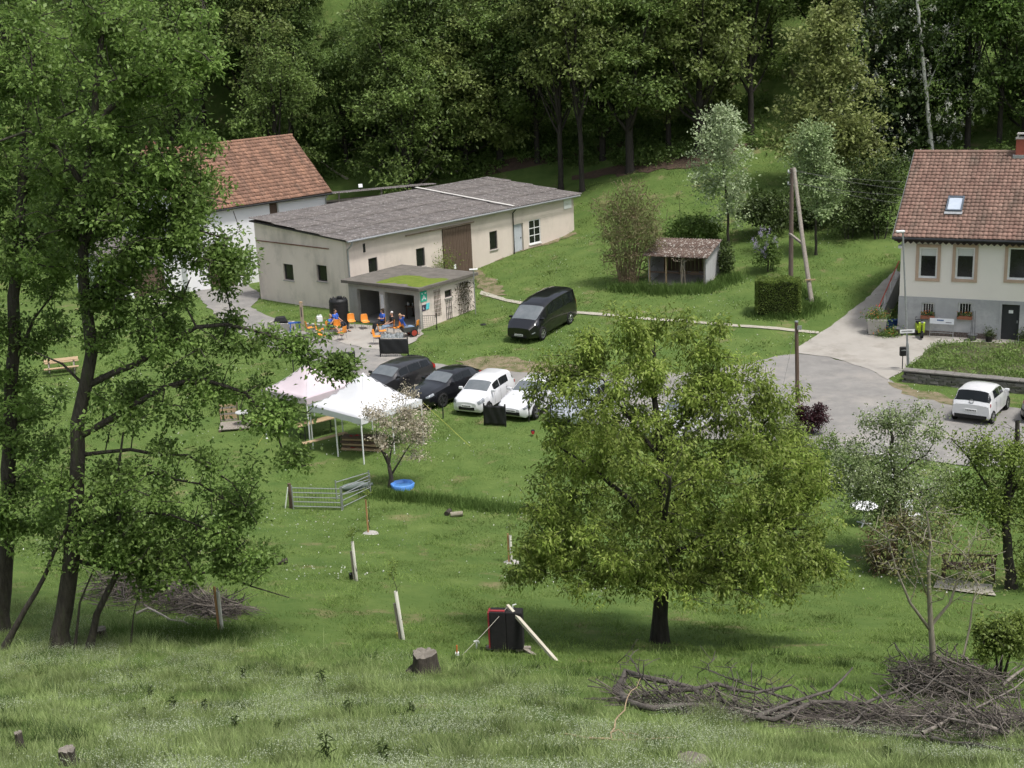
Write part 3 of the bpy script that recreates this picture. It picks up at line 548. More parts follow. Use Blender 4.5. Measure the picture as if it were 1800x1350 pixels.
def car(name, label, spec, paint, loc, heading, rim=RIM, plate_front=True, pitch=0, group=None):
    L, Wd = spec['L'], spec['W']; S = spec['S']; hwid = Wd/2
    root = thing(name, label, 'car', loc, heading, group)
    if pitch: root.rotation_euler = Euler((0, -pitch, heading), 'XYZ')
    def sec(t):
        t = max(0, min(len(S)-1.0001, t)); i = int(t); f = t-i; a, b = S[i], S[i+1]
        d, zl, zb, zt, kl, kb, kt = [a[k]+(b[k]-a[k])*f for k in range(7)]
        x = L/2-d
        return [Vector((x, y*hwid, z)) for y, z in ((kl*.9,zl),(kl,zl+.1),(max(kl,kb)*1.0,zl+(zb-zl)*.55),(kb,zb),(kt+(kb-kt)*.12,zb+(zt-zb)*.86),(kt*.82,zt-.008),(kt*.45,zt+.012),(0,zt+.018))]
    def srf(t, v, off=0.0, sd=1):
        s = sec(t); v = max(0, min(6.9999, v)); i = int(v); p = s[i].lerp(s[i+1], v-i)
        if off:
            e = .03; pt = (lambda tt: (lambda q: q[i].lerp(q[i+1], v-i))(sec(tt)))
            du = pt(t+e)-pt(t-e); dv = s[min(i+1,7)]-s[i]; n = du.cross(dv)
            if n.length > 1e-8:
                n.normalize()
                c = Vector((0,0,.6)); 
                if n.dot(p-Vector((p.x*.8,0,.6))) < 0: n = -n
                p = p+n*off
        return Vector((p.x, p.y*sd, p.z))
    b = MB(); sub = 3; T = [k/sub for k in range((len(S)-1)*sub+1)]; n = 15; vs = []
    for t in T:
        s = sec(t); vs += [Vector((q.x,-q.y,q.z)) for q in s[:-1]] + [s[7]] + [q for q in reversed(s[:-1])]
    fs = [(i*n+j, i*n+j+1, (i+1)*n+j+1, (i+1)*n+j) for i in range(len(T)-1) for j in range(n-1)]
    fs += [tuple(range(n)), tuple((len(T)-1)*n+j for j in range(n))[::-1]] + [(i*n, (i+1)*n, (i+1)*n+n-1, i*n+n-1) for i in range(len(T)-1)]
    b._add(vs, fs); body = b.build('body', paint, root, True)
    wn_ = body.modifiers.new('es', 'EDGE_SPLIT'); wn_.split_angle = math.radians(38)
    def patch(nm, mat, t0, t1, v0, v1, sides=(1,-1), off=.01, nt=5, nv=5, parent=root, shear=0):
        for sd in sides:
            g = MB(); P = [srf(t0+(t1-t0)*i/nt + shear*(j/nv), v0+(v1-v0)*j/nv, off, sd) for i in range(nt+1) for j in range(nv+1)]
            g._add(P, [(i*(nv+1)+j,i*(nv+1)+j+1,(i+1)*(nv+1)+j+1,(i+1)*(nv+1)+j) for i in range(nt) for j in range(nv)]); g.build(nm, mat, parent, True)
    def full(nm, mat, t0, t1, v0, off=.01, nt=5):
        g = MB(); nv = 8; cols = [(v0+(7-v0)*j/nv, 1) for j in range(nv+1)] + [(v0+(7-v0)*j/nv, -1) for j in range(nv-1,-1,-1)]; w_ = len(cols)
        P = [srf(t0+(t1-t0)*i/nt, v, off, sd) for i in range(nt+1) for v, sd in cols]
        g._add(P, [(i*w_+j,i*w_+j+1,(i+1)*w_+j+1,(i+1)*w_+j) for i in range(nt) for j in range(w_-1)]); return g.build(nm, mat, root, True)
    c = spec['cowl']; full('windscreen', SHIELD, c+.1, c+.9, 4.25)
    rr = spec['rear']; full('rear_window', CARGLASS, rr+.08, rr+spec.get('rg',.8), spec.get('rv',4.4))
    for t0, t1 in spec['side']: patch('side_window', CARGLASS, t0, t1, 3.12, 3.9, shear=0)
    for t0, t1, v0, v1 in spec['head']: patch('headlight', HEADL, t0, t1, v0, v1)
    for t0, t1, v0, v1 in spec['tail']: patch('tail_light', TAILL, t0, t1, v0, v1)
    for t0 in spec.get('seam', [x[0]-.06 for x in spec['side']]+[spec['side'][-1][1]-.25]): patch('door_seam', TRIM, t0, t0+.022, .9, 3.08, off=.004, nt=1, nv=5)
    for t0, t1 in spec['side'][:2]: patch('door_handle', paint, t1-.3, t1-.12, 2.62, 2.78, off=.03, nt=1, nv=1)
    patch('sill', TRIM, 1.2, len(S)-2.2, .05, .9, off=.006, nv=2)
    g = MB(); g.b2(L/2-.08,L/2+.012,-hwid*.5,hwid*.5,.3,.46); g.build('grille', TRIM, root)
    g = MB(); zp = spec.get('pz',.5); g.b2(L/2+.004,L/2+.022,-.26,.26,zp-.055,zp+.055); fp = g.build('number_plate', WHITEP, root)
    for k in range(6): MB().b2(L/2+.0225,L/2+.025,-.2+k*.072,-.155+k*.072,zp-.03,zp+.03).build('plate_character', TRIM, fp)
    g = MB(); zr = spec.get('rz',.75); g.b2(-L/2-.022,-L/2-.0,-.26,.26,zr-.055,zr+.055); rp = g.build('number_plate', WHITEP, root)
    for k in range(7): MB().b2(-L/2-.025,-L/2-.0225,-.22+k*.065,-.18+k*.065,zr-.03,zr+.03).build('plate_character', TRIM, rp)
    for sd in (1,-1):
        q = srf(c+.35, 3.2, 0, sd); MB().box((q.x-.02,q.y+sd*.12,q.z+.06),(.12,.2,.13)).build('wing_mirror', paint, root, bevel=.03)
    r = spec['r']
    for ax in spec['axles']:
        for sd in (1,-1):
            wy = hwid*spec.get('track',.985); 
            a = MB(); a.lathe([(0,-.0),(r*1.14,0),(r*1.14,.012),(0,.014)], 20); ao = a.build('wheel_arch', TRIM, root); ao.location = (L/2-ax, sd*(wy-.004), r*1.0); ao.rotation_euler = (-sd*math.pi/2, 0, 0)
            w = MB(); w.lathe([(r*.66,-.1),(r*.93,-.1),(r,-.06),(r,.04),(r*.93,.075),(r*.66,.06),(r*.62,-.1)], 24); wo = w.build('wheel', TYRE, root, True); wo.location = (L/2-ax, sd*(wy-.02), r); wo.rotation_euler = (-sd*math.pi/2, 0, 0)
            m_ = MB(); m_.lathe([(0,.045),(r*.16,.05),(r*.16,.03),(r*.15,.03)], 14); m_.lathe([(r*.58,.05),(r*.67,.062),(r*.67,.0)], 24)
            for k in range(5):
                an = 2*math.pi*k/5; m_.bar((math.cos(an)*r*.1, math.sin(an)*r*.1, .04),(math.cos(an)*r*.62, math.sin(an)*r*.62, .05), .06, .02)
            m_.build('rim', rim, wo); MB().lathe([(0,.0),(r*.64,.0)], 20).build('brake_disc', TRIM, wo)
    return root
# stations: dist from nose, z low, z belt, z top, rel. width low, belt, top
ESTATE = dict(L=4.56, W=1.82, r=.33, axles=(.92,3.57), cowl=3, rear=7, side=[(3.75,4.6),(4.68,5.75),(5.85,6.75)], head=[(.5,1.5,2.6,3.5)], tail=[(7.3,8.6,2.5,3.6)], S=[
    (0,.32,.55,.6,.55,.5,.45),(.12,.22,.68,.72,.86,.8,.6),(.6,.2,.8,.87,.98,.9,.7),(1.3,.2,.93,1.0,1.0,.95,.78),(2.0,.2,.96,1.4,1.0,.96,.72),(2.7,.2,.98,1.47,1.0,.97,.72),(3.5,.2,1.0,1.46,1.0,.97,.71),(4.15,.22,1.03,1.4,1.0,.95,.68),(4.42,.28,1.02,1.05,.96,.9,.6),(4.56,.36,.9,.95,.8,.75,.5)])
HATCH = dict(L=4.4, W=1.8, r=.34, axles=(.93,3.63), cowl=3, rear=6, rg=.9, side=[(3.75,4.6),(4.68,5.6)], head=[(.6,1.6,2.7,3.4)], tail=[(6.6,7.6,2.6,3.4)], S=[
    (0,.32,.55,.6,.5,.48,.4),(.14,.2,.68,.72,.84,.78,.6),(.65,.18,.8,.88,.98,.9,.72),(1.4,.18,.92,1.0,1.0,.95,.78),(2.15,.18,.95,1.38,1.0,.95,.68),(2.8,.18,.97,1.43,1.0,.95,.68),(3.5,.2,1.0,1.37,1.0,.94,.64),(4.15,.24,1.02,1.08,.97,.88,.55),(4.4,.34,.9,.95,.8,.74,.5)])
MINI = dict(L=3.58, W=1.64, r=.29, axles=(.7,3.1), cowl=2, rear=5, rg=.98, rv=3.25, side=[(2.75,3.6),(3.68,4.6)], head=[(.4,1.4,2.5,3.5)], tail=[(5.62,6.0,2.5,2.95)], rz=.62, S=[
    (0,.34,.6,.66,.62,.6,.5),(.12,.2,.76,.8,.9,.84,.66),(.85,.19,.9,.98,1.0,.93,.78),(1.55,.19,.94,1.38,1.0,.95,.74),(2.2,.19,.97,1.48,1.0,.96,.76),(3.24,.19,1.0,1.45,1.0,.95,.78),(3.5,.24,.97,1.01,.98,.94,.82),(3.58,.32,.8,.86,.94,.9,.75)])
VAN = dict(L=5.25, W=1.99, r=.36, axles=(.97,4.24), cowl=1, rear=6, rg=.5, side=[(2.15,2.95),(3.05,4.2),(4.3,5.6)], head=[(.2,.6,1.7,1.95)], tail=[(6.1,6.6,1.8,3.3)], pz=.45, S=[
    (0,.3,.78,.84,.72,.7,.6),(.55,.2,1.05,1.12,.98,.92,.8),(1.75,.19,1.12,1.78,1.0,.97,.82),(2.5,.19,1.13,1.95,1.0,.98,.82),(3.4,.19,1.14,1.99,1.0,.98,.82),(4.4,.19,1.15,1.98,1.0,.98,.82),(5.1,.2,1.15,1.92,1.0,.97,.8),(5.25,.32,1.1,1.6,.93,.92,.75)])
def park(front, rear, side, spec):
    """ground position and heading from where the two wheels of one flank stand"""
    a, b = at(*front), at(*rear); h = math.atan2(a[1]-b[1], a[0]-b[0]); mid = (a+b)/2
    wb = (spec['axles'][0]+spec['axles'][1])/2; off = spec['L']/2-wb
    x = mid[0]-math.cos(h)*off - side*(-math.sin(h))*spec['W']/2; y = mid[1]-math.sin(h)*off - side*math.cos(h)*spec['W']/2
    return (x, y, tz(x, y)+.03), h
hd = math.radians(-143)
loc, h = park((691,702),(745,683),1,ESTATE); car('parked_car', 'dark grey estate car parked behind the white tent', ESTATE, PAINT_GREY, loc, h)
loc, h = park((780,716),(842,693),1,HATCH); car('parked_car', 'glossy black hatchback between grey estate and white cars', HATCH, PAINT_BLACK, loc, h, rim=nmat('dark_rim', (.03,.03,.03)))
loc, h = park((856,731),(905,702),1,MINI); car('parked_car', 'white small car with black oval grille beside black hatchback', MINI, PAINT_WHITE, loc, h)
loc, h = park((940,739),(992,708),1,HATCH); car('parked_car', 'white car half hidden by the big tree, fourth in the parked row', dict(HATCH, L=4.1, axles=(.8,3.4)), PAINT_WHITE, loc, h)
loc, h = park((1030,750),(1085,716),1,HATCH); car('parked_car', 'silver car mostly hidden behind the big tree crown', HATCH, PAINT_SILV, loc, h)
loc, h = park((1206,778),(1262,745),1,HATCH); car('parked_car', 'white car glimpsed through the right side of the big tree crown', HATCH, PAINT_WHITE, loc, h)
loc, h = park((954,599),(1004,569),1,VAN); car('parked_van', 'black people carrier van parked on the lawn', VAN, PAINT_BLACK, loc, h, pitch=-.06)['category'] = 'van'
loc, h = park((1771,720),(1744,746),-1,MINI); upc = car('parked_car', 'white two door city car seen from behind beside the verge', MINI, PAINT_WHITE, loc, h)
bd = MB().lathe([(.07,0),(.1,.006),(.1,-.01)],18).build('emblem', GALV, upc); bd.location = (-3.58/2-.0-.02+.045,0,1.0); bd.rotation_euler = (0,-math.pi/2+.1,0)
MB().b2(-1.805,-1.77,-.68,.68,.27,.42).build('rear_valance', TRIM, upc)
l2 = (loc[0]+3.0, loc[1]-.35, loc[2]); car('parked_car', 'dark car cut off by the right edge of the photo', HATCH, PAINT_GREY, l2, h)

# ------------------------------------------------------------------ party tents
CANV = nmat('white_canvas', (.64,.64,.655), (.58,.58,.595), scale=1.2, rough=.8); CANVP = nmat('pinkish_shaded_canvas', (.55,.47,.5), (.5,.43,.455), scale=1.2, rough=.8)  # pinkish cloth; the shade on this tent is darkened into its colour
def tent(label, corner_px, ang, size, eave, peak, mat, legs):
    p = at(*corner_px); t = thing('party_tent', label, 'tent', p, ang)
    h = size/2; n = 14; V = []; Fq = []
    for j in range(n+1):
        for i in range(n+1):
            a, b = i/n*2-1, j/n*2-1; r = max(abs(a), abs(b)); sag = (1-r)
            z = eave + (peak-eave)*(sag**1.25) - .05*math.sin(math.pi*r)*(1-abs(abs(a)-abs(b))) - .09*math.sin(math.pi*r)*abs(abs(a)-abs(b))
            z -= .025*math.sin(a*8+b*2)*math.sin(b*7)*sag
            V.append((h+a*h, h+b*h, z))
    for j in range(n):
        for i in range(n): Fq.append((j*(n+1)+i, j*(n+1)+i+1, (j+1)*(n+1)+i+1, (j+1)*(n+1)+i))
    k = link('canopy', bpy.data.meshes.new('canopy'), t, mat); k.data.from_pydata(V, [], Fq); k.data.polygons.foreach_set('use_smooth', [True]*len(Fq)); k.data.materials.append(mat) if not k.data.materials else None
    so = k.modifiers.new('s', 'SOLIDIFY'); so.thickness = .006
    for cx_, cy_ in ((0,0),(1,0),(0,1),(1,1)):
        pts_ = []
        for i in range(9):
            r_ = 1-i/8*.97; z_ = eave+(peak-eave)*((1-r_)**1.25)-.05*math.sin(math.pi*r_)+.006; pts_.append((h+(2*cx_-1)*h*r_, h+(2*cy_-1)*h*r_, z_))
        MB().tube(pts_, .011, 5).build('seam', nmat('canvas_seam', (.5,.5,.51), (.44,.44,.45)), t)
    for a, b, e in (((0,0),(1,0),(0,-1)),((1,0),(1,1),(1,0)),((1,1),(0,1),(0,1)),((0,1),(0,0),(-1,0))):
        g = MB(); m_ = 16; pts = []
        for i in range(m_+1):
            f = i/m_; x = (a[0]+(b[0]-a[0])*f)*size+e[0]*.012; y = (a[1]+(b[1]-a[1])*f)*size+e[1]*.012; dz = .25+.012*math.sin(f*23)
            pts += [(x,y,eave+.01),(x+e[0]*.015*math.sin(f*30),y+e[1]*.015*math.sin(f*30),eave-dz)]
        g._add(pts, [(2*i,2*i+2,2*i+3,2*i+1) for i in range(m_)]); g.build('valance', mat, t, True)
    for x, y in legs: MB().b2(x*size-.022+.03*(1-2*x),x*size+.022+.03*(1-2*x),y*size-.022+.03*(1-2*y),y*size+.022+.03*(1-2*y),-.1,eave-.01).build('leg', WHITEP, t)
    br = MB()
    for a, b in (((0,0),(1,0)),((1,0),(1,1)),((1,1),(0,1)),((0,1),(0,0))):
        A = Vector((a[0]*size,a[1]*size,0)); Bv = Vector((b[0]*size,b[1]*size,0)); ins = (Vector((h,h,0))-(A+Bv)/2)*.04
        br.bar(A+ins+Vector((0,0,eave-.35)), (A+Bv)/2+ins+Vector((0,0,eave-.05)), .025); br.bar((A+Bv)/2+ins+Vector((0,0,eave-.05)), Bv+ins+Vector((0,0,eave-.35)), .025)
    br.build('scissor_frame', GALV, t); return t
tent('bright white pop up party tent beside the blossoming tree', (640,817), math.radians(46), 3.45, 2.0, 3.35, CANV, [(0,0),(1,0),(0,1),(1,1),(.5,0),(0,.5),(.5,1)])
tent('pinkish white pop up party tent behind the white one', (545,778), math.radians(50), 3.0, 2.0, 3.1, CANVP, [(0,0),(1,0),(0,1),(1,1)])
lp = thing('tent_leg_pole', 'thin white pole standing left of the pinkish tent', 'pole', at(469,771)); MB().tube([(0,0,-.05),(0,0,1.75)],.02,6).build('shaft', WHITEP, lp); MB().lathe([(0,0),(.06,0),(.06,.02),(0,.03)],10).build('foot', WHITEP, lp)
# rope
def rope(name, label, a, b, r, mat, sag=.1, n=10, cat='rope'):
    a, b = Vector(a), Vector(b); P = [a.lerp(b, i/n)-Vector((0,0,sag*4*(i/n)*(1-i/n))) for i in range(n+1)]
    o = MB().tube(P, r, 4).build(name, mat); return tag(o, label, cat)
YEL = nmat('yellow_cord', (.5,.5,.12), (.4,.4,.1)); CORD = nmat('grey_wire', (.12,.12,.11), (.16,.16,.15))
rope('guy_rope', 'yellow guy rope running from white tent to lawn on the right', Vector(at(748,783))+Vector((0,0,1.95)), at(826,784), .008, YEL, 0)
rope('guy_rope', 'yellow guy rope left of the tents', Vector(at(500,776))+Vector((0,0,1.6)), at(449,788), .008, YEL, 0)
# tables and benches under the tents
def beer_table(label, loc, rz, w, L_=2.2, h=.76, name='trestle_table', cat='table'):
    t = thing(name, label, cat, loc, rz); MB().b2(-L_/2,L_/2,-w/2,w/2,h-.03,h).build('table_top' if cat=='table' else 'seat', WOODL, t)
    for x in (-L_/2+.3, L_/2-.3):
        for y in (-w/2+.05, w/2-.05): MB().bar((x,y,-.04),(x*.97,y,h-.03),.03).build('leg', DKMETAL, t)
        MB().bar((x,-w/2+.05,.3),(x,w/2-.05,.3),.025).build('crossbar', DKMETAL, t)
    return t
beer_table('long pale timber bench under the white tent edge', at(572,788), math.radians(38), .27, 2.2, .48, 'trestle_bench', 'bench')
beer_table('pale trestle table under the pinkish tent', at(560,768), math.radians(38), .55, 2.2, .78)
tp = thing('timber_stack', 'stack of folded brown benches under the white tent', 'timber stack', at(640,789), math.radians(-14))
for k in range(6): MB().box((rnd.uniform(-.05,.05),rnd.uniform(-.1,.1),.06+k*.1),(1.9,.5,.07),rz=rnd.uniform(-.06,.06)).build('folded_bench', WOODB if k%2 else WOODL, tp)
rj = at(627,786); 
ja = MB(); vs = []
for i in range(7):
    for j in range(6): vs.append((i*.08-.24, .25-j*.02-.05*math.sin(i), .62-j*.12+.03*math.sin(i*2+j)))
ja._add(vs, [(i*6+j,i*6+j+1,(i+1)*6+j+1,(i+1)*6+j) for i in range(6) for j in range(5)]); jo = ja.build('red_jacket', nmat('red_cloth', (.4,.03,.03), (.3,.02,.02)), None, True); jo.location = Vector(rj)+Vector((0,-.5,0)); tag(jo, 'red cloth jacket hanging over stacked benches under the tent', 'jacket'); so = jo.modifiers.new('s','SOLIDIFY'); so.thickness = .02

# ------------------------------------------------------------------ orange chairs and the seated people
def chair(label, loc, rz, group=None):
    t = thing('orange_chair', label, 'chair', loc, rz)
    prof = [(.24,.40),(.22,.44),(.1,.435),(-.1,.42),(-.19,.44),(-.225,.52),(-.25,.68),(-.27,.82),(-.275,.85)]  # +x forward
    V = []; Fq = []; nn = 9
    for i, (x, z) in enumerate(prof):
        wd = .22 if i < 5 else .22-.012*(i-5)**1.5
        for j in range(nn):
            f = j/(nn-1)*2-1; dish = .03*f*f if i < 5 else 0; dx = .045*f*f if i >= 5 else 0
            V.append((x+dx, f*wd, z+dish))
    for i in range(len(prof)-1):
        for j in range(nn-1): Fq.append((i*nn+j, i*nn+j+1, (i+1)*nn+j+1, (i+1)*nn+j))
    me = bpy.data.meshes.new('seat_shell'); me.from_pydata(V, [], Fq); me.polygons.foreach_set('use_smooth', [True]*len(Fq)); o = link('seat_shell', me, t, ORANGE); so = o.modifiers.new('s','SOLIDIFY'); so.thickness = .012
    for sx, sy in ((1,1),(1,-1),(-1,1),(-1,-1)): MB().tube([(sx*.15,sy*.16,.415),(sx*.21,sy*.2,.0)],.011,6).build('leg', GALV, t)
    return t
proto = None
CH = [(619,578,-75,'orange plastic chair just right of the black water tank'),(643,579,-70,'orange plastic chair alone before the left annex bay'),(592,589,-100,'orange plastic chair in front of the bare legged person'),
      (602,599,150,'orange plastic chair turned sideways at front of the yard'),(546,590,20,'orange plastic chair nearest the wooden post'),(563,593,0,'orange plastic chair beside the one nearest the wooden post'),(568,603,-20,'orange plastic chair closest to the tree branch'),
      (701,590,-140,'orange plastic chair left of the stretching person'),(730,588,160,'orange plastic chair beside the red cart wheel'),(673,596,10,'orange plastic chair behind the black banner, upper one'),(664,606,-10,'orange plastic chair behind the black banner, lower one')]
for px, py, a, lb in CH:
    c_ = chair(lb, at(px,py)+np.array([0,0,.05]), math.radians(a))
SKIN = nmat('skin', (.5,.29,.2), (.45,.26,.18), rough=.6)
BLUE = nmat('blue_shirt', (.05,.13,.5), (.04,.1,.42), rough=.9); BLK = nmat('black_cloth', (.015,.015,.017), (.022,.022,.024), rough=.95); JEAN = nmat('blue_jeans', (.2,.27,.36), (.15,.21,.3), rough=.95); DJEAN = nmat('dark_trousers', (.025,.027,.035), (.03,.032,.04), rough=.95)
HAIRB = nmat('brown_hair', (.06,.04,.025), (.04,.03,.02), rough=.8); HAIRW = nmat('white_hair', (.6,.58,.55), (.5,.48,.45), rough=.8); HAIRL = nmat('fair_hair', (.35,.24,.13), (.28,.19,.1), rough=.8)
def skin(name, mat, parent, V, E_, R_, root=0, sub=2):
    me = bpy.data.meshes.new(name); me.from_pydata([tuple(v) for v in V], E_, []); o = link(name, me, parent, mat)
    m_ = o.modifiers.new('skin', 'SKIN'); m_.use_smooth_shade = True
    sv = me.skin_vertices[0].data
    for i, r_ in enumerate(R_):
        sv[i].radius = (r_, r_) if not hasattr(r_, '__len__') else r_; sv[i].use_root = (i == root)
    s_ = o.modifiers.new('sub', 'SUBSURF'); s_.levels = sub; s_.render_levels = sub; return o
def person(label, loc, rz, shirt, trouser, hair, arms='lap', knee=(.42,.42), foot=(.5,.5), lean=-.06, bare=False, longhair=False, k=1.0, headturn=0):
    """seated figure: +x forward, seat height .45"""
    t = thing('person', label, 'person', loc, rz); t.scale = (k,k,k)
    hip = [Vector((-.06,s*.09,.52)) for s in (1,-1)]; kn = [Vector((knee[i],s*.14,.52)) for i, s in enumerate((1,-1))]; an = [Vector((foot[i],s*.13,.09)) for i, s in enumerate((1,-1))]; toe = [a+Vector((.17,0,-.045)) for a in an]
    pel = Vector((-.06,0,.53)); wst = Vector((-.08+lean*.4,0,.72)); chs = Vector((-.08+lean,0,.93)); nk = Vector((-.07+lean*1.3,0,1.09)); hd_ = Vector((-.04+lean*1.4,0,1.24)); top = hd_+Vector((.01,0,.07))
    sh_ = [Vector((chs.x,s*.18,1.02)) for s in (1,-1)]
    if arms == 'lap': el = [Vector((chs.x+.06,s*.25,.77)) for s in (1,-1)]; wr_ = [Vector((.24,s*.1,.66)) for s in (1,-1)]
    elif arms == 'cross': el = [Vector((chs.x+.1,s*.26,.8)) for s in (1,-1)]; wr_ = [Vector((chs.x+.25,-s*.04,.8)) for s in (1,-1)]
    elif arms == 'head': el = [Vector((chs.x+.1,s*.36,1.3)) for s in (1,-1)]; wr_ = [Vector((hd_.x-.02,s*.12,1.3)) for s in (1,-1)]
    else: el = [Vector((chs.x+.12,s*.22,.78)) for s in (1,-1)]; wr_ = [Vector((chs.x+.26,s*.06,1.0)) for s in (1,-1)]
    hn = [w+(w-e).normalized()*.09 for w, e in zip(wr_, el)]
    V = [pel,wst,chs,nk,hd_,top]+sh_+el+wr_+hn+hip+kn+an+toe
    E_ = [(0,1),(1,2),(2,3),(3,4),(4,5),(2,6),(2,7),(6,8),(7,9),(8,10),(9,11),(10,12),(11,13),(0,14),(0,15),(14,16),(15,17),(16,18),(17,19),(18,20),(19,21)]
    R_ = [(.12,.1),(.12,.1),(.13,.11),.05,(.085,.1),(.07,.075)]+[.055]*2+[.04]*2+[.03]*2+[.035]*2+[.085]*2+[.06]*2+[.04]*2+[.038]*2
    skin('body', SKIN, t, V, E_, R_)
    sv_ = [pel+Vector((0,0,.03)),wst,chs,nk-Vector((0,0,.05))]+sh_+[s.lerp(e,.8) for s, e in zip(sh_, el)]
    skin('shirt', shirt, t, sv_, [(0,1),(1,2),(2,3),(2,4),(2,5),(4,6),(5,7)], [(.15,.13),(.145,.12),(.155,.13),.07,.08,.08,.062,.062])
    e_ = .45 if bare else .93
    tv = [pel]+hip+kn+[k_.lerp(a_, .05 if bare else .92) for k_, a_ in zip(kn, an)]
    if bare: tv = [pel]+hip+[h_.lerp(k_,.75) for h_, k_ in zip(hip,kn)]; skin('shorts', trouser, t, tv, [(0,1),(0,2),(1,3),(2,4)], [.14,.11,.11,.085,.085])
    else: skin('trousers', trouser, t, tv, [(0,1),(0,2),(1,3),(2,4),(3,5),(4,6)], [.14,.11,.11,.08,.08,.06,.06])
    for a_, o_ in zip(an, toe): skin('shoe', BLK, t, [a_+Vector((-.04,0,-.03)), a_+Vector((.05,0,-.045)), o_+Vector((.02,0,-.01))], [(0,1),(1,2)], [.045,.05,.035], sub=1)
    hv = [hd_+Vector((-.035,0,.0)), hd_+Vector((-.03,0,.07)), hd_+Vector((.04,0,.115))]; hr = [.1,.105,.06]; he = [(0,1),(1,2)]
    if longhair: hv.append(hd_+Vector((-.08,0,-.16))); hr.append(.07); he.append((0,3))
    skin('hair', hair, t, hv, he, hr)
    for s in (1,-1): 
        o_ = MB().lathe([(0,-.014),(.01,-.01),(.014,0),(.01,.01),(0,.014)],8).build('eye', BLK, t); o_.location = hd_+Vector((.098,s*.034,.02))
    o_ = skin('nose', SKIN, t, [hd_+Vector((.085,0,.02)), hd_+Vector((.115,0,-.02))], [(0,1)], [.012,.017], sub=1)
    MB().box(hd_+Vector((.092,0,-.055)),(.012,.045,.012)).build('mouth', nmat('lips',(.35,.12,.1)), t)
    return t
def seat_at(px, py, a, lb):
    p = at(px,py)+np.array([0,0,.05]); chair(lb, p, math.radians(a)); return p
p = seat_at(582,591,-10,'orange plastic chair under the bare legged person'); person('bare legged person in blue shirt hunched on chair at left', p, math.radians(-10), BLUE, DJEAN, HAIRL, 'face', lean=.08, bare=True, knee=(.4,.42), foot=(.6,.66), k=.95)
p = seat_at(595,584,-25,'orange plastic chair under the person before the black tank'); person('person in blue shirt and dark trousers sitting before the black tank', p, math.radians(-25), BLUE, DJEAN, HAIRB, 'lap', knee=(.42,.45), foot=(.62,.5))
p = seat_at(671,584,205,'orange plastic chair under the person with folded arms'); person('person in blue top and black trousers sitting with folded arms', p, math.radians(215), BLUE, BLK, HAIRB, 'cross', longhair=True, foot=(.62,.5))
p = seat_at(687,589,190,'orange plastic chair under the white haired person'); person('white haired person in black top and light jeans', p, math.radians(200), BLK, JEAN, HAIRW, 'lap', knee=(.42,.44), foot=(.7,.42))
p = seat_at(715,592,20,'orange plastic chair under the person stretching'); person('person in blue shirt leaning back with hands behind head', p, math.radians(25), BLUE, JEAN, HAIRL, 'head', lean=-.2, foot=(.66,.6))
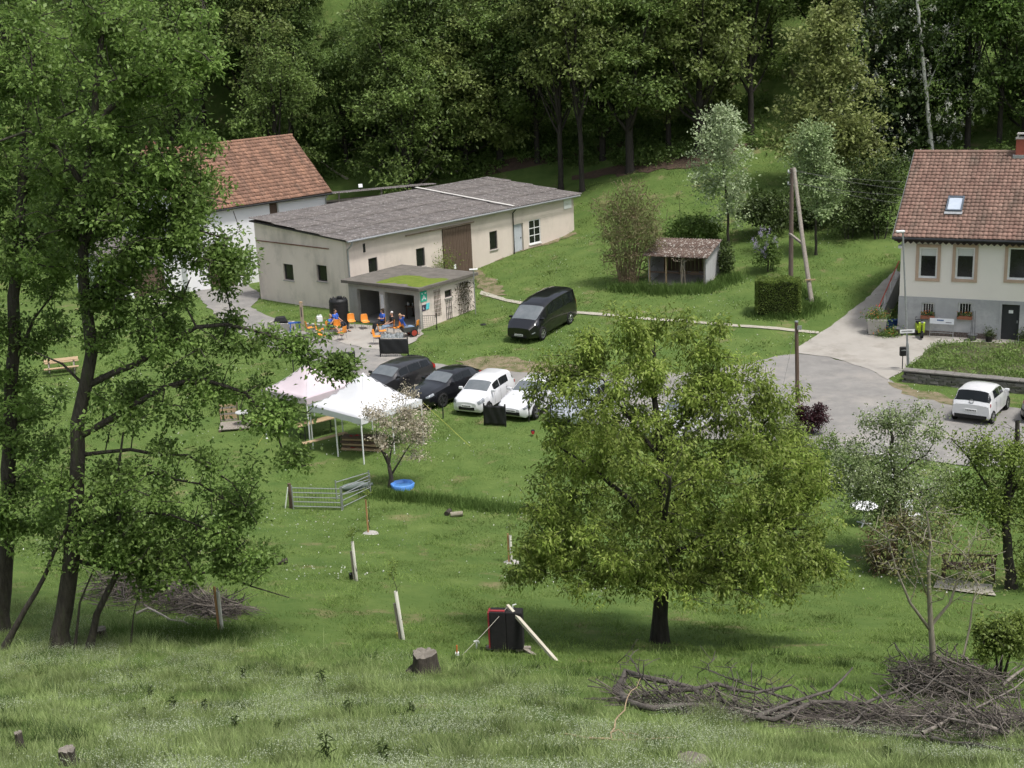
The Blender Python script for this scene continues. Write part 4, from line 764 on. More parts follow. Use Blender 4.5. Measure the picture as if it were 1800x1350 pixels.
# ------------------------------------------------------------------ trees
def build_tree(base, trunks, ells, leaf, seed, r_tip=.006, power=2.3, seg=.45, wander=.10, base_r=None, drop=0.0, pathw=.22, no_leaf_r=1e9):
    """skeleton: trunk and limb lines, then every twig end joins the nearest limb; returns branch mesh data and leaf mesh data (local to base)"""
    rg = np.random.RandomState(seed)
    cap = 60000; P = np.zeros((cap,3)); par = np.full(cap,-1,int); plen = np.zeros(cap); n = 0; fixed = np.zeros(cap)
    for tl in trunks:
        pts, (ra, rb) = tl[0], tl[1]; pts = [np.asarray(p,float) for p in pts]; prev = -1
        if len(tl) > 2 and n: prev = int(np.argmin(((P[:n]-pts[0])**2).sum(1)))
        tot = sum(np.linalg.norm(pts[i+1]-pts[i]) for i in range(len(pts)-1)); acc = 0
        for i in range(len(pts)-1):
            L_ = np.linalg.norm(pts[i+1]-pts[i]); k = max(1, int(L_/seg))
            for j in range(k if i < len(pts)-2 else k+1):
                q = pts[i]+(pts[i+1]-pts[i])*j/k + rg.normal(0, .02*min(1,L_), 3)*(j>0)
                P[n] = q; par[n] = prev; plen[n] = 0 if prev < 0 else plen[prev]+np.linalg.norm(q-P[prev])*.4
                f = (acc+L_*j/k)/tot; fixed[n] = ra+(rb-ra)*f; prev = n; n += 1
            acc += L_
    A = []; W_ = []
    for c, r, k in ells:
        d = rg.normal(size=(k,3)); d /= np.linalg.norm(d,axis=1)[:,None]; d *= (rg.rand(k)**.42)[:,None]
        A.append(np.asarray(c)+d*np.asarray(r))
    A = np.concatenate(A); d0 = np.min(((A[:,None,:]-P[None,:n,:])**2).sum(-1), 1); A = A[np.argsort(d0)]
    tips = []
    for a in A:
        v = a-P[:n]; d = np.sqrt((v**2).sum(1)); cost = d + pathw*plen[:n] + np.where(v[:,2] < -.25*d, .35*d, 0) + np.where(fixed[:n] > .0, 0, .0)
        k = int(np.argmin(cost)); L_ = d[k]; m_ = max(1, int(round(L_/seg))); prev = k; st = P[k].copy()
        bend = rg.normal(0, wander*L_, 3)+np.array([0,0,.12*L_])
        for j in range(1, m_+1):
            f = j/m_; q = st+(a-st)*f + bend*math.sin(math.pi*f)*.6 + rg.normal(0,.015,3)*(j < m_)
            if n >= cap-1: break
            P[n] = q; par[n] = prev; plen[n] = plen[prev]+np.linalg.norm(q-P[prev]); prev = n; n += 1
        tips.append(prev)
    P = P[:n]; par = par[:n]; fixed = fixed[:n]
    acc = np.zeros(n); nch = np.zeros(n,int); best = np.full(n,-1); bestr = np.zeros(n)
    R_ = np.zeros(n)
    for i in range(n-1,-1,-1):
        R_[i] = max(acc[i]**(1/power), r_tip)
        p_ = par[i]
        if p_ >= 0:
            acc[p_] += R_[i]**power; nch[p_] += 1
            pri = R_[i] + (10 if fixed[i] > 0 and fixed[p_] > 0 else 0)
            if pri > bestr[p_]: bestr[p_] = pri; best[p_] = i
    R_ = np.where(fixed > 0, fixed, np.minimum(R_, .12))
    for i in range(n):
        if par[i] >= 0: R_[i] = min(R_[i], R_[par[i]]*1.0+.001)
    # tubes
    V = []; Fc = []; P0 = P-np.asarray(base)
    starts = [i for i in range(n) if par[i] < 0] + [i for i in range(n) if par[i] >= 0 and best[par[i]] != i]
    nv = 0
    for s_ in starts:
        ch = [par[s_]] if par[s_] >= 0 else []; i = s_
        while i >= 0: ch.append(i); i = best[i]
        if len(ch) < 2: continue
        Q = P0[ch]; rr = R_[ch].copy()
        if par[s_] >= 0: rr[0] = min(rr[0], rr[1]*1.25)
        else: rr[0] *= 1.35
        rm = rr.max(); k = 8 if rm > .08 else (5 if rm > .02 else 3)
        T = np.gradient(Q, axis=0); T /= np.linalg.norm(T,axis=1)[:,None]+1e-9
        ref = np.array([.31,.95,.02]) if abs(T[0][2]) > .5 else np.array([0,0,1.])
        a_ = np.cross(T, ref); a_ /= np.linalg.norm(a_,axis=1)[:,None]+1e-9; b_ = np.cross(T, a_)
        th = np.arange(k)*2*np.pi/k
        ring = Q[:,None,:]+(a_[:,None,:]*np.cos(th)[None,:,None]+b_[:,None,:]*np.sin(th)[None,:,None])*rr[:,None,None]
        V.append(ring.reshape(-1,3)); m_ = len(ch)
        ii = (np.arange(m_-1)[:,None]*k+np.arange(k)[None,:]); jj = (np.arange(m_-1)[:,None]*k+(np.arange(k)+1)[None,:]%k)
        Fc.append(np.stack([ii,jj,jj+k,ii+k],-1).reshape(-1,4)+nv); nv += m_*k
    V = np.concatenate(V); Fc = np.concatenate(Fc)
    # leaves
    if not leaf or leaf['n'] == 0: return V, Fc, None, None
    cand = np.array(tips); extra = []
    for t_ in tips:
        q = par[t_]
        for _ in range(leaf.get('back',2)):
            if q < 0 or fixed[q] > 0: break
            extra.append(q); q = par[q]
    cand = np.concatenate([cand, np.array(extra,int)]) if extra else cand
    N_ = leaf['n']; wts = rg.gamma(leaf.get('clump',.8), 1, len(cand)); idx = rg.choice(cand, N_, p=wts/wts.sum())
    LV, LF = leaves(P0[idx] + rg.normal(0, leaf['spread'], (N_,3))*np.array([1,1,leaf.get('flat',.8)]), leaf, rg, P0[idx])
    return V, Fc, LV, LF
def leaves(C_, leaf, rg, O_=None):
    N_ = len(C_); out = (C_-O_) if O_ is not None else rg.normal(size=(N_,3)); out /= np.linalg.norm(out,axis=1)[:,None]+1e-6
    d = out*.8+rg.normal(0,.6,(N_,3)); d[:,2] -= leaf.get('droop',.3); d /= np.linalg.norm(d,axis=1)[:,None]+1e-9
    up = rg.normal(0,.55,(N_,3)); up[:,2] += 1; s = np.cross(d, up); s /= np.linalg.norm(s,axis=1)[:,None]+1e-9; nn = np.cross(s, d)
    L_ = leaf['l']*(.6+.8*rg.rand(N_))[:,None]; w = leaf['w']*(.7+.6*rg.rand(N_))[:,None]
    b = C_; tip = C_+d*L_-nn*L_*.12; mid = C_+d*L_*.45; l_ = mid+s*w*.5+nn*w*.18; r_ = mid-s*w*.5+nn*w*.18
    V = np.stack([b,l_,tip,r_],1).reshape(-1,3); return V, np.arange(N_*4).reshape(-1,4)
def mk_tree(name, label, cat, base, trunks, ells, leaf, seed, bark, leafm, group=None, **kw):
    V, Fc, LV, LF = build_tree(base, trunks, ells, leaf, seed, **kw)
    t = thing(name, label, cat, base, 0, group); np_mesh('trunk', V, Fc, bark, t, True)
    if LV is not None: np_mesh('crown', LV, LF, leafm, t)
    return t
def px_tree(name, label, base_px, trunks, ells, leaf, seed, bark, leafm, cat='tree', base=None, **kw):
    """lines and crown lobes read off the photo, set at the tree's own distance"""
    B = at(*base_px) if base is None else np.asarray(base); Y = B[1]; s = pxs(B)
    tr = [([atd(q[0],q[1],Y+(q[2] if len(q) > 2 else 0)) for q in tl[0]],)+tuple(tl[1:]) for tl in trunks]
    el = [(atd(e[0],e[1],Y+e[5]), (e[2]/s, e[4], e[3]/s), e[6]) for e in ells]
    for i, tl in enumerate(tr):
        if len(tl) == 2:
            p = tl[0][0]; tl[0][0] = np.array([p[0],p[1],min(p[2],tz(p[0],p[1]))-.05])
    return mk_tree(name, label, cat, B, tr, el, leaf, seed, bark, leafm, **kw)
LEAF_L = leafmat('left_tree_leaves', (.2,.29,.075), (.125,.205,.046), trans=.42, var=.4, scale=1.0)
LEAF_C = leafmat('cherry_leaves', (.2,.285,.05), (.28,.335,.085), trans=.45, var=.4, scale=.8)
LEAF_AP = leafmat('apple_leaves', (.17,.23,.08), (.28,.33,.17), trans=.3, var=.25)
LEAF_W = leafmat('whitebeam_leaves', (.3,.38,.19), (.46,.53,.33), trans=.3, var=.25)
LEAF_G = leafmat('shrub_leaves', (.11,.18,.04), (.16,.235,.055), trans=.3)
LEAF_Y = leafmat('fresh_leaves', (.2,.26,.055), (.15,.21,.05), trans=.35)
LEAF_D = leafmat('dark_leaves', (.045,.07,.018), (.07,.1,.028), trans=.25, var=.35)
LEAF_P = leafmat('purple_leaves', (.035,.012,.016), (.06,.02,.025), trans=.2)
BLOSM = leafmat('blossom_petals', (.62,.56,.46), (.34,.29,.2), trans=.3, scale=2.5, var=.2); BLOSW = leafmat('white_petals', (.75,.74,.7), (.65,.66,.6), trans=.3)
FOR = [leafmat('oak_leaves', (.125,.19,.05), (.165,.225,.062), trans=.4, scale=.35, var=.4), leafmat('maple_leaves', (.09,.145,.04), (.13,.19,.05), trans=.4, scale=.35, var=.4),
       leafmat('beech_leaves', (.1,.17,.04), (.14,.215,.05), trans=.4, scale=.35, var=.4), leafmat('young_oak_leaves', (.17,.22,.065), (.21,.26,.08), trans=.4, scale=.35, var=.4)]
# --- left foreground group
Lf = dict(l=.098, w=.062, spread=.12, droop=.1, n=78000, back=4, clump=.6)
px_tree('broadleaf_tree', 'tall leafy tree with dark leaning trunk in left foreground', (108,1138),
    [([(105,1140),(118,1040),(126,983),(134,894),(137,800),(136,742),(150,680),(161,620),(156,570),(148,520),(146,430),(150,330),(165,220),(175,100),(185,-40)], (.2,.05)),
     ([(150,680),(200,655),(240,640),(300,600),(345,575),(400,570),(460,585),(530,610),(590,640)], (.075,.012), 1),
     ([(137,770),(180,745),(235,712),(290,680),(350,665),(430,690),(480,745),(500,800),(520,820)], (.08,.012), 1),
     ([(148,540),(190,470),(250,420),(330,400),(400,420)], (.08,.015), 1), ([(146,430),(200,350),(270,310),(340,320)], (.08,.015), 1), ([(150,330),(100,260),(50,230),(0,250)], (.07,.02), 1),
     ([(165,220),(230,160),(290,110),(350,90)], (.07,.015), 1), ([(134,894),(190,850),(270,830),(350,850),(430,900)], (.05,.012), 1), ([(126,983),(200,1000),(290,1010),(380,1005),(440,1030),(510,1050)], (.05,.01), 1), ([(132,930),(210,900),(300,905),(390,940),(450,985)], (.045,.01), 1), ([(137,800),(230,790),(330,800),(410,850),(450,920)], (.05,.01), 1), ([(150,680),(110,640),(60,620)], (.04,.01), 1)],
    [(200,60,170,110,2.2,0,150),(310,110,70,75,1.4,-.3,70),(230,230,150,90,1.8,0,120),(305,325,75,55,1.3,.2,60),(250,370,150,80,1.8,0,100),(395,455,65,48,1.0,0,60),(290,500,120,60,1.5,.3,60),
     (300,600,120,60,1.4,0,50),(470,600,100,28,.9,0,40),(580,640,60,24,.6,0,28),(340,700,120,55,1.2,.2,60),(480,720,70,35,.8,0,40),(520,805,32,22,.5,0,18),(300,830,120,60,1.3,0,50),(400,900,70,60,1.0,.2,42),(300,960,130,55,1.3,0,48),(440,990,55,28,.7,0,28),(180,420,130,90,1.6,.5,90),(110,330,110,90,1.6,.3,70),(335,385,60,55,1.1,.2,40),(200,560,90,60,1.2,.4,40),(200,720,80,60,1.1,.4,40),(220,930,90,60,1.0,.2,40),(360,960,100,60,1.0,.3,30),(420,850,60,60,.8,.2,25)],
    Lf, 11, BARK, LEAF_L, r_tip=.01)
px_tree('broadleaf_tree', 'leafy tree with upright trunk cut off at the left edge', (8,1110),
    [([(0,1115),(8,1000),(14,900),(18,780),(22,640),(30,480),(40,300),(55,130),(60,-60)], (.2,.06)), ([(22,640),(60,560),(90,520)], (.06,.015), 1), ([(30,480),(80,400),(120,330)], (.06,.015), 1), ([(40,300),(100,210),(160,180)], (.06,.015), 1)],
    [(40,60,130,110,2.0,.5,110),(30,240,110,110,1.8,.4,100),(60,420,110,90,1.6,.4,90),(40,560,80,80,1.3,0,50),(50,720,90,90,1.3,.2,65),(60,880,100,80,1.2,0,55),(-40,450,90,300,1.8,0,60)],
    dict(Lf, n=34000), 12, BARK, LEAF_L)
px_tree('sapling_cluster', 'thin slanting stems with sparse leaves beside the dark leaning trunk', (160,1140),
    [([(155,1142),(170,1080),(205,1010),(208,930),(205,850),(215,760)], (.09,.02)), ([(130,1140),(140,1060),(165,1000),(185,950)], (.035,.01)), ([(0,1120),(45,1070),(80,1010),(110,940),(140,880)], (.08,.02)), ([(228,1140),(235,1080),(250,1020)], (.02,.006))],
    [(230,880,70,110,1.0,0,60),(150,950,120,60,.8,0,60),(260,1010,90,40,.8,0,40),(100,850,80,80,.9,0,40)], dict(Lf, n=7000), 13, BARK, LEAF_L, cat='saplings')
# --- the big cherry
px_tree('cherry_tree', 'big round cherry tree with yellow green crown and short dark trunk', (1160,1130),
    [([(1160,1134),(1160,1085),(1163,1040),(1168,980),(1172,900),(1160,800),(1150,700),(1150,620)], (.2,.04)), ([(1163,1040),(1090,1010),(1010,985),(940,960)], (.09,.015), 1), ([(1168,980),(1250,950),(1340,930),(1420,930)], (.1,.015), 1),
     ([(1168,960),(1110,880),(1040,820),(970,780)], (.1,.015), 1), ([(1172,900),(1240,830),(1310,770),(1370,720)], (.1,.015), 1), ([(1165,960,-.3),(1170,900,-1.5),(1180,840,-2.6)], (.09,.02), 1), ([(1165,960,.3),(1160,880,1.5),(1170,800,2.6)], (.09,.02), 1), ([(1160,800),(1080,700),(1040,640)], (.06,.01), 1), ([(1160,800),(1230,700),(1260,630)], (.06,.01), 1)],
    [(1180,860,250,150,3.0,0,330),(1180,935,270,85,3.0,0,260),(1150,735,195,110,2.4,0,240),(1060,690,120,90,1.8,0,80),(1290,740,130,110,2.0,0,100),(1390,900,95,120,2.0,0,110),(980,880,80,90,1.8,0,80),(960,965,65,45,1.4,0,45),(1040,620,40,50,.8,0,20),(1130,600,40,55,.8,0,22),(1240,620,40,55,.8,0,22),(1300,995,160,40,2.2,-.5,110),(1060,995,120,36,2.0,-.4,70),(1400,790,60,50,1.2,0,35),(940,690,35,50,.7,0,14),(1085,575,14,40,.4,0,9),(1180,570,14,36,.4,0,9),(1290,640,16,45,.4,0,10),(1330,670,20,50,.5,0,14),(990,650,18,50,.5,0,12),(1440,830,30,30,.8,0,14),(915,1005,35,24,.8,0,16),(1110,560,12,34,.35,0,8),(1210,585,14,40,.4,0,9),(1265,600,12,36,.35,0,8),(1030,600,14,40,.4,0,9),(960,640,14,40,.4,0,8),(1350,720,18,50,.5,0,12),(1450,1000,45,28,1.0,-.3,26),(1240,1025,60,20,1.0,-1,26),(1370,1030,50,20,.9,-.8,20)],
    dict(l=.108, w=.046, spread=.115, droop=.7, n=92000, back=3, clump=.5), 21, BARKD, LEAF_C, pathw=.3)
# --- small blossoming tree by the tent
bt = px_tree('blossom_tree', 'small crooked tree with fading white blossom beside the white tent', (690,856),
    [([(686,858),(688,840),(684,820),(680,800)], (.11,.06)), ([(684,820),(670,790),(662,770),(660,740)], (.045,.01), 1), ([(686,838),(700,815),(715,790),(735,765)], (.05,.01), 1), ([(684,820),(690,780),(705,740),(715,700)], (.04,.01), 1)],
    [(710,770,60,45,1.1,0,100),(690,735,55,35,1.0,0,70),(735,740,35,40,.8,0,50),(650,720,30,22,.5,0,16),(720,690,14,24,.3,0,9),(700,700,14,18,.3,0,9)], dict(l=.09, w=.05, spread=.12, droop=.4, n=5200, back=2), 31, BARK, BLOSM)
def add_leaves(t, name, pts, leaf, mat, seed): 
    V, F_ = leaves(np.asarray(pts)-np.array(t.location), leaf, np.random.RandomState(seed)); return np_mesh(name, V, F_, mat, t)
def ellpts(ells, base, n, seed, pw=.42):
    rg = np.random.RandomState(seed); s = pxs(base); out = []
    tot = sum(e[6] for e in ells)
    for e in ells:
        k = max(1, int(n*e[6]/tot)); d = rg.normal(size=(k,3)); d /= np.linalg.norm(d,axis=1)[:,None]; d *= (rg.rand(k)**pw)[:,None]; out.append(atd(e[0],e[1],base[1]+e[5])+d*np.array([e[2]/s,e[4],e[3]/s]))
    return np.concatenate(out)
# --- orchard trees on the right
apE = [(1575,760,90,50,1.5,0,60),(1570,830,125,65,1.8,0,170),(1600,890,110,60,1.7,-.2,120),(1490,850,60,60,1.2,0,60),(1560,720,15,20,.3,0,6),(1620,720,14,22,.3,0,6),(1650,740,14,22,.3,0,6),(1520,740,14,20,.3,0,6)]
apt = px_tree('apple_tree', 'apple tree with scattered white blossom in front of the asphalt lane', (1572,985),
    [([(1572,988),(1573,940),(1576,880),(1572,830),(1566,800),(1568,770)], (.13,.05)), ([(1574,840),(1600,815),(1628,800),(1640,780)], (.05,.015), 1), ([(1576,880),(1530,850),(1500,820)], (.05,.012), 1), ([(1576,880),(1630,860),(1670,850)], (.05,.012), 1)], apE,
    dict(l=.09, w=.055, spread=.15, droop=.3, n=19000, back=3, clump=.6), 41, BARK, LEAF_AP)
add_leaves(apt, 'blossom', ellpts(apE, at(1572,985), 1500, 3), dict(l=.055,w=.05), BLOSW, 4)
px_tree('fruit_tree', 'fruit tree with thick knotty trunk at the right edge', (1775,1035),
    [([(1778,1038),(1772,980),(1768,920),(1772,860),(1785,800),(1790,740)], (.16,.06)), ([(1768,920),(1740,860),(1700,800),(1670,770)], (.06,.012), 1), ([(1772,880),(1800,830),(1820,790)], (.06,.012), 1)],
    [(1720,790,50,45,1.0,0,50),(1770,800,60,60,1.2,0,65),(1760,890,70,60,1.3,0,70),(1820,850,60,90,1.4,0,60),(1690,880,50,40,1.0,0,30),(1820,980,40,50,1.0,0,30)], dict(l=.1, w=.06, spread=.15, droop=.2, n=10000, back=3, clump=.6), 42, BARKD, LEAF_Y)
px_tree('young_tree', 'nearly bare young tree with pale trunk rising from the brush pile', (1642,1215),
    [([(1643,1218),(1640,1150),(1637,1110),(1634,1060),(1632,1000),(1636,950),(1630,900)], (.075,.015)), ([(1637,1110),(1600,1060),(1575,1000),(1562,950),(1550,900)], (.035,.006), 1), ([(1636,1100),(1670,1060),(1690,1000),(1712,950)], (.035,.006), 1), ([(1690,1170),(1705,1100),(1720,1020)], (.03,.008), 1), ([(1634,1060),(1610,990),(1595,930)], (.02,.005), 1)],
    [(1640,960,110,90,1.2,0,170),(1570,950,60,80,.8,0,60),(1710,990,60,80,.9,0,70)], dict(l=.06, w=.035, spread=.1, droop=.1, n=1500, back=1), 43, BARKP, leafmat('bud_leaves', (.2,.19,.07), (.18,.22,.07)), r_tip=.006)
px_tree('leafy_shrub', 'fresh green shrub behind the brush pile at the right edge', (1758,1195),
    [([(1755,1198),(1752,1160),(1745,1120)], (.035,.012)), ([(1762,1198),(1775,1150),(1790,1110)], (.03,.012)), ([(1758,1196),(1762,1140),(1760,1090)], (.03,.012))], [(1755,1110,42,42,.55,0,60),(1790,1120,40,40,.5,0,45),(1735,1130,25,25,.35,0,20)], dict(l=.075, w=.045, spread=.08, droop=0, n=5200, back=2), 44, BARK, LEAF_Y, cat='shrub')
# --- shrubs along the lane and on the lawn
def shrub(name, label, base_px, ells, leaf, seed, mat, bark=BARK, stems=5, cat='shrub', r=.03, **kw):
    B = at(*base_px); rg = random.Random(seed); tr = []; ex, ey, erx, ery = ells[0][:4]
    for k in range(stems): dx = rg.uniform(-1,1); tr.append(([(base_px[0]+dx*erx*.25, base_px[1]+2), (base_px[0]+dx*erx*.4, (base_px[1]+ey)/2), (ex+dx*erx*.6, ey)], (r,.008)))
    return px_tree(name, label, base_px, tr, ells, leaf, seed, bark, mat, cat=cat, **kw)
shrub('purple_shrub', 'purple leaved shrub beside the single utility pole', (1420,765), [(1425,735,32,28,.6,0,70),(1405,725,12,22,.3,0,14),(1440,725,12,22,.3,0,14)], dict(l=.09,w=.06,spread=.09,droop=0,n=3600), 51, LEAF_P)
shrub('green_shrub', 'green shrub between the cherry crown and the purple shrub', (1395,790), [(1385,745,35,40,.8,0,60),(1400,790,60,40,1.0,-.5,80)], dict(l=.09,w=.055,spread=.12,droop=.2,n=5000), 52, LEAF_Y)
shrub('green_shrub', 'bright green bush left of the apple tree', (1460,850), [(1455,800,50,40,.9,0,80),(1480,850,60,45,1.0,-.3,70)], dict(l=.09,w=.055,spread=.12,droop=.2,n=6000), 53, LEAF_G)
shrub('garden_shrub', 'brownish green bush under the apple tree', (1560,1000), [(1590,930,80,45,1.2,-.5,80),(1560,990,40,50,.8,-.5,60)], dict(l=.07,w=.045,spread=.12,droop=.2,n=5000), 54, leafmat('bronze_leaves', (.1,.1,.04), (.16,.1,.06)))
shrub('willow_bush', 'large brownish willow bush left of the open shed', (1105,500), [(1105,420,60,80,1.8,0,420),(1080,370,50,40,1.5,0,80),(1140,390,40,60,1.4,0,80),(1110,335,45,25,1.3,0,50)], dict(l=.2,w=.05,spread=.22,droop=-.1,n=8500,back=3), 55, leafmat('willow_leaves', (.22,.19,.1), (.15,.16,.06)), bark=nmat('willow_stems', (.24,.175,.11), (.17,.125,.08)), stems=30, r=.055, r_tip=.02, wander=.05)
shrub('lilac_bush', 'lilac bush with mauve flower heads near the timber poles', (1350,478), [(1350,440,26,34,1.0,0,70)], dict(l=.13,w=.09,spread=.16,droop=0,n=2600), 56, LEAF_G)
lil = bpy.data.objects['lilac_bush']; rgl = np.random.RandomState(8); pts = []
for q in ellpts([(1342,425,26,26,.9,-.3,1)], at(1350,478), 34, 9): pts.append(q+rgl.normal(0,.07,(26,3))*np.array([.7,.7,1.3]))
add_leaves(lil, 'blossom', np.concatenate(pts), dict(l=.06,w=.05), leafmat('lilac_petals', (.42,.38,.5), (.34,.3,.42)), 5)
for i, (b, e, lb) in enumerate([((1345,415),[(1345,372,48,32,2.0,0,90)],'dark evergreen bush behind the timber poles'),((1490,420),[(1490,375,45,45,2.0,0,90),(1520,320,50,60,2.2,1.5,80)],'dark bush between lawn and house gable'),((1545,420),[(1545,370,42,60,1.8,1,110),(1560,310,35,50,1.6,1.5,60)],'tall dark bush touching the house roof edge'),
      ((1215,425),[(1215,400,50,18,1.5,0,60)],'low green bush behind the open shed'),((1430,400),[(1420,370,50,35,2,1,80)],'dark bush behind the silvery young tree nearest the poles')]):
    shrub('dark_bush' if i != 3 else 'low_bush', lb, b, e, dict(l=.2,w=.13,spread=.28,droop=.2,n=4200), 60+i, LEAF_D if i != 3 else LEAF_G, bark=BARKD)
# trimmed hedge block
hb = at(1367,549); hd_ = thing('clipped_hedge', 'clipped box shaped hedge block on the lawn', 'hedge', hb, -.2)
rg = np.random.RandomState(5); pts = []
for k in range(15000):
    u_ = rg.uniform(-1,1,3); ax = rg.choice(3, p=[.3,.3,.4]); u_[ax] = np.sign(u_[ax]) if ax != 2 else 1; u_ *= 1-abs(rg.normal(0,.05)); pts.append((u_[0]*1.22*(1+.05*math.sin(u_[2]*3+u_[1]*4)), u_[1]*.8, .98+u_[2]*.95+.05*math.sin(u_[0]*5)))
V, F_ = leaves(np.array(pts), dict(l=.085,w=.055,droop=0), rg, np.array(pts)*np.array([.8,.8,.8])); np_mesh('foliage', V, F_, leafmat('hedge_leaves', (.09,.14,.03), (.18,.24,.05), trans=.25), hd_)
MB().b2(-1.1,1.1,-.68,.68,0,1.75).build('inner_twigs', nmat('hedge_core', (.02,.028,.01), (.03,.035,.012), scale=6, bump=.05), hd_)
# silvery young trees
for i, (bx_, tr, el, lb) in enumerate([((1281,432),[([(1281,436),(1280,380),(1275,320),(1268,250),(1264,200)],(.1,.02))],[(1262,240,48,52,1.8,0,120),(1290,300,42,60,1.6,0,90),(1235,310,32,50,1.3,0,60),(1285,370,45,30,1.5,0,40),(1262,200,22,16,.7,0,20)],'silvery young whitebeam tree standing behind the open shed'),
        ((1434,448),[([(1434,452),(1434,400),(1436,330),(1430,260),(1425,225)],(.09,.02))],[(1425,250,36,40,1.4,0,80),(1445,310,45,45,1.6,0,90),(1400,300,26,35,1.0,0,35),(1450,360,35,25,1.2,0,30)],'silvery green young tree right of the timber poles')]):
    px_tree('whitebeam_tree', lb, bx_, tr, el, dict(l=.2,w=.12,spread=.22,droop=-.2,n=6500,back=2), 70+i, BARK, LEAF_W if i == 0 else leafmat('silver_green_leaves', (.24,.33,.13), (.36,.44,.23)))
px_tree('bare_sapling', 'thin bare sapling between willow bush and whitebeam', (1196,420), [([(1196,422),(1195,370),(1193,335)],(.03,.008))], [(1194,360,22,30,.8,0,26)], dict(l=.1,w=.06,spread=.1,n=160), 79, BARKD, LEAF_G)
# ------------------------------------------------------------------ woodland
def arche(seed, H, cr, cb, n_att, n_leaf, r0, lobes=5, leaf=None, lean=0):
    """one woodland tree in its own metres: height, crown radius, crown base"""
    rg = random.Random(seed); tr = [([(0,0,-.3),(.1+lean*.2,0,H*.25),(.2+lean*.5,.1,H*.5),(.1+lean,.2,H*.72)], (r0, r0*.35))]; el = []
    for k in range(lobes):
        a = 2*math.pi*k/lobes+rg.uniform(-.4,.4); z = cb+(H-cb)*rg.uniform(.12,.85); rr = cr*rg.uniform(.35,.75)*(1.1-.5*(z-cb)/(H-cb)); c = np.array([math.cos(a)*rr+lean*z/H, math.sin(a)*rr, z])
        st = np.array([.15+lean*.4, .05, cb*.75+ (z-cb)*.3]); tr.append(([st, st*.5+c*.5+np.array([0,0,-.3]), c], (r0*.42, r0*.1), 1)); s = cr*rg.uniform(.4,.62); el.append((c, (s,s,s*.62), int(n_att/lobes)))
    el.append((np.array([lean,0,cb+(H-cb)*.6]), (cr*.6,cr*.6,(H-cb)*.42), n_att//3))
    lf = dict(l=.29, w=.19, spread=.36, droop=.2, n=n_leaf, back=2, flat=.6); lf.update(leaf or {})
    return build_tree((0,0,0), tr, el, lf, seed, seg=.8, r_tip=.012, wander=.12)
AR = [arche(101,17,5.8,2.6,340,13000,.36,10), arche(102,19,4.8,2.5,320,12500,.26,10), arche(103,15,5.4,1.8,320,12500,.32,9), arche(104,20,4.2,3.2,240,8000,.22,9), arche(105,12,4.8,.7,280,12000,.24,9)]
AM = []
for i, (V, Fc, LV, LF) in enumerate(AR):
    a = np_mesh('trunk', V, Fc, BARKD, None, True); b = np_mesh('crown', LV, LF, FOR[i%4], None); AM.append((a.data, b.data)); bpy.data.objects.remove(a); bpy.data.objects.remove(b)
crown_v = {}
def wood_tree(label, base_px, k, sc, rz, fm=None, name='woodland_tree', P=None):
    P = at(*base_px) if P is None else P; t = thing(name, label, 'tree', P, rz, None); t.scale = (sc,sc,sc)
    o = link('trunk', AM[k][0], t); me = AM[k][1]
    if fm is not None:
        if (k,fm) not in crown_v: crown_v[(k,fm)] = me.copy(); crown_v[(k,fm)].materials[0] = FOR[fm]
        me = crown_v[(k,fm)]
    link('crown', me, t); return t
FT = [((722,327),0,1.05,.3,0,'broad oak with dark trunk right behind the long barn roof'),((986,334),3,1.05,1.0,3,'left of two slender tall trunks beyond the barn end'),((1024,336),3,1.1,2.2,3,'right of two slender tall trunks beyond the barn end'),
      ((1108,304),0,1.05,1.9,0,'thick trunked oak on the brown leaf litter'),((1228,272),2,1.15,.6,3,'dark leaning oak behind the whitebeam'),((1320,236),1,1.1,2.8,0,'tall dark tree at the top of the grass bank'),
      ((515,262),1,1.0,4.2,1,'dark woodland tree above the tiled barn ridge end'),((610,290),4,1.0,2.4,1,'bushy woodland tree right of the tiled barn roof'),((820,296),4,1.0,.9,3,'small oak above the middle of the long barn roof'),((880,286),2,1.0,3.3,0,'woodland tree left of the slender trunks'),
      ((430,236),2,1.0,5.0,1,'woodland tree behind the tiled barn roof'),((360,225),1,1.0,1.4,2,'woodland tree directly right of the foreground crown top'),((1060,282),2,.9,4.0,1,'woodland tree between slender trunks and thick oak'),((1175,268),1,1.0,.2,1,'woodland tree between the thick oak and the leaning oak'),
      ((1700,262),1,1.0,2.0,2,'woodland tree behind the house roof ridge'),((1755,262),3,1.0,.7,2,'slender woodland tree left of the house chimney'),((1800,258),4,1.1,3.1,1,'woodland tree behind the house chimney'),((760,280),1,1.05,5.5,1,'tall woodland tree behind the broad oak'),((945,285),1,1.0,2.9,1,'woodland tree behind the barn end trunks')]
for b, k, sc, rz, fm, lb in FT: wood_tree(lb, b, k, sc, rz, fm)
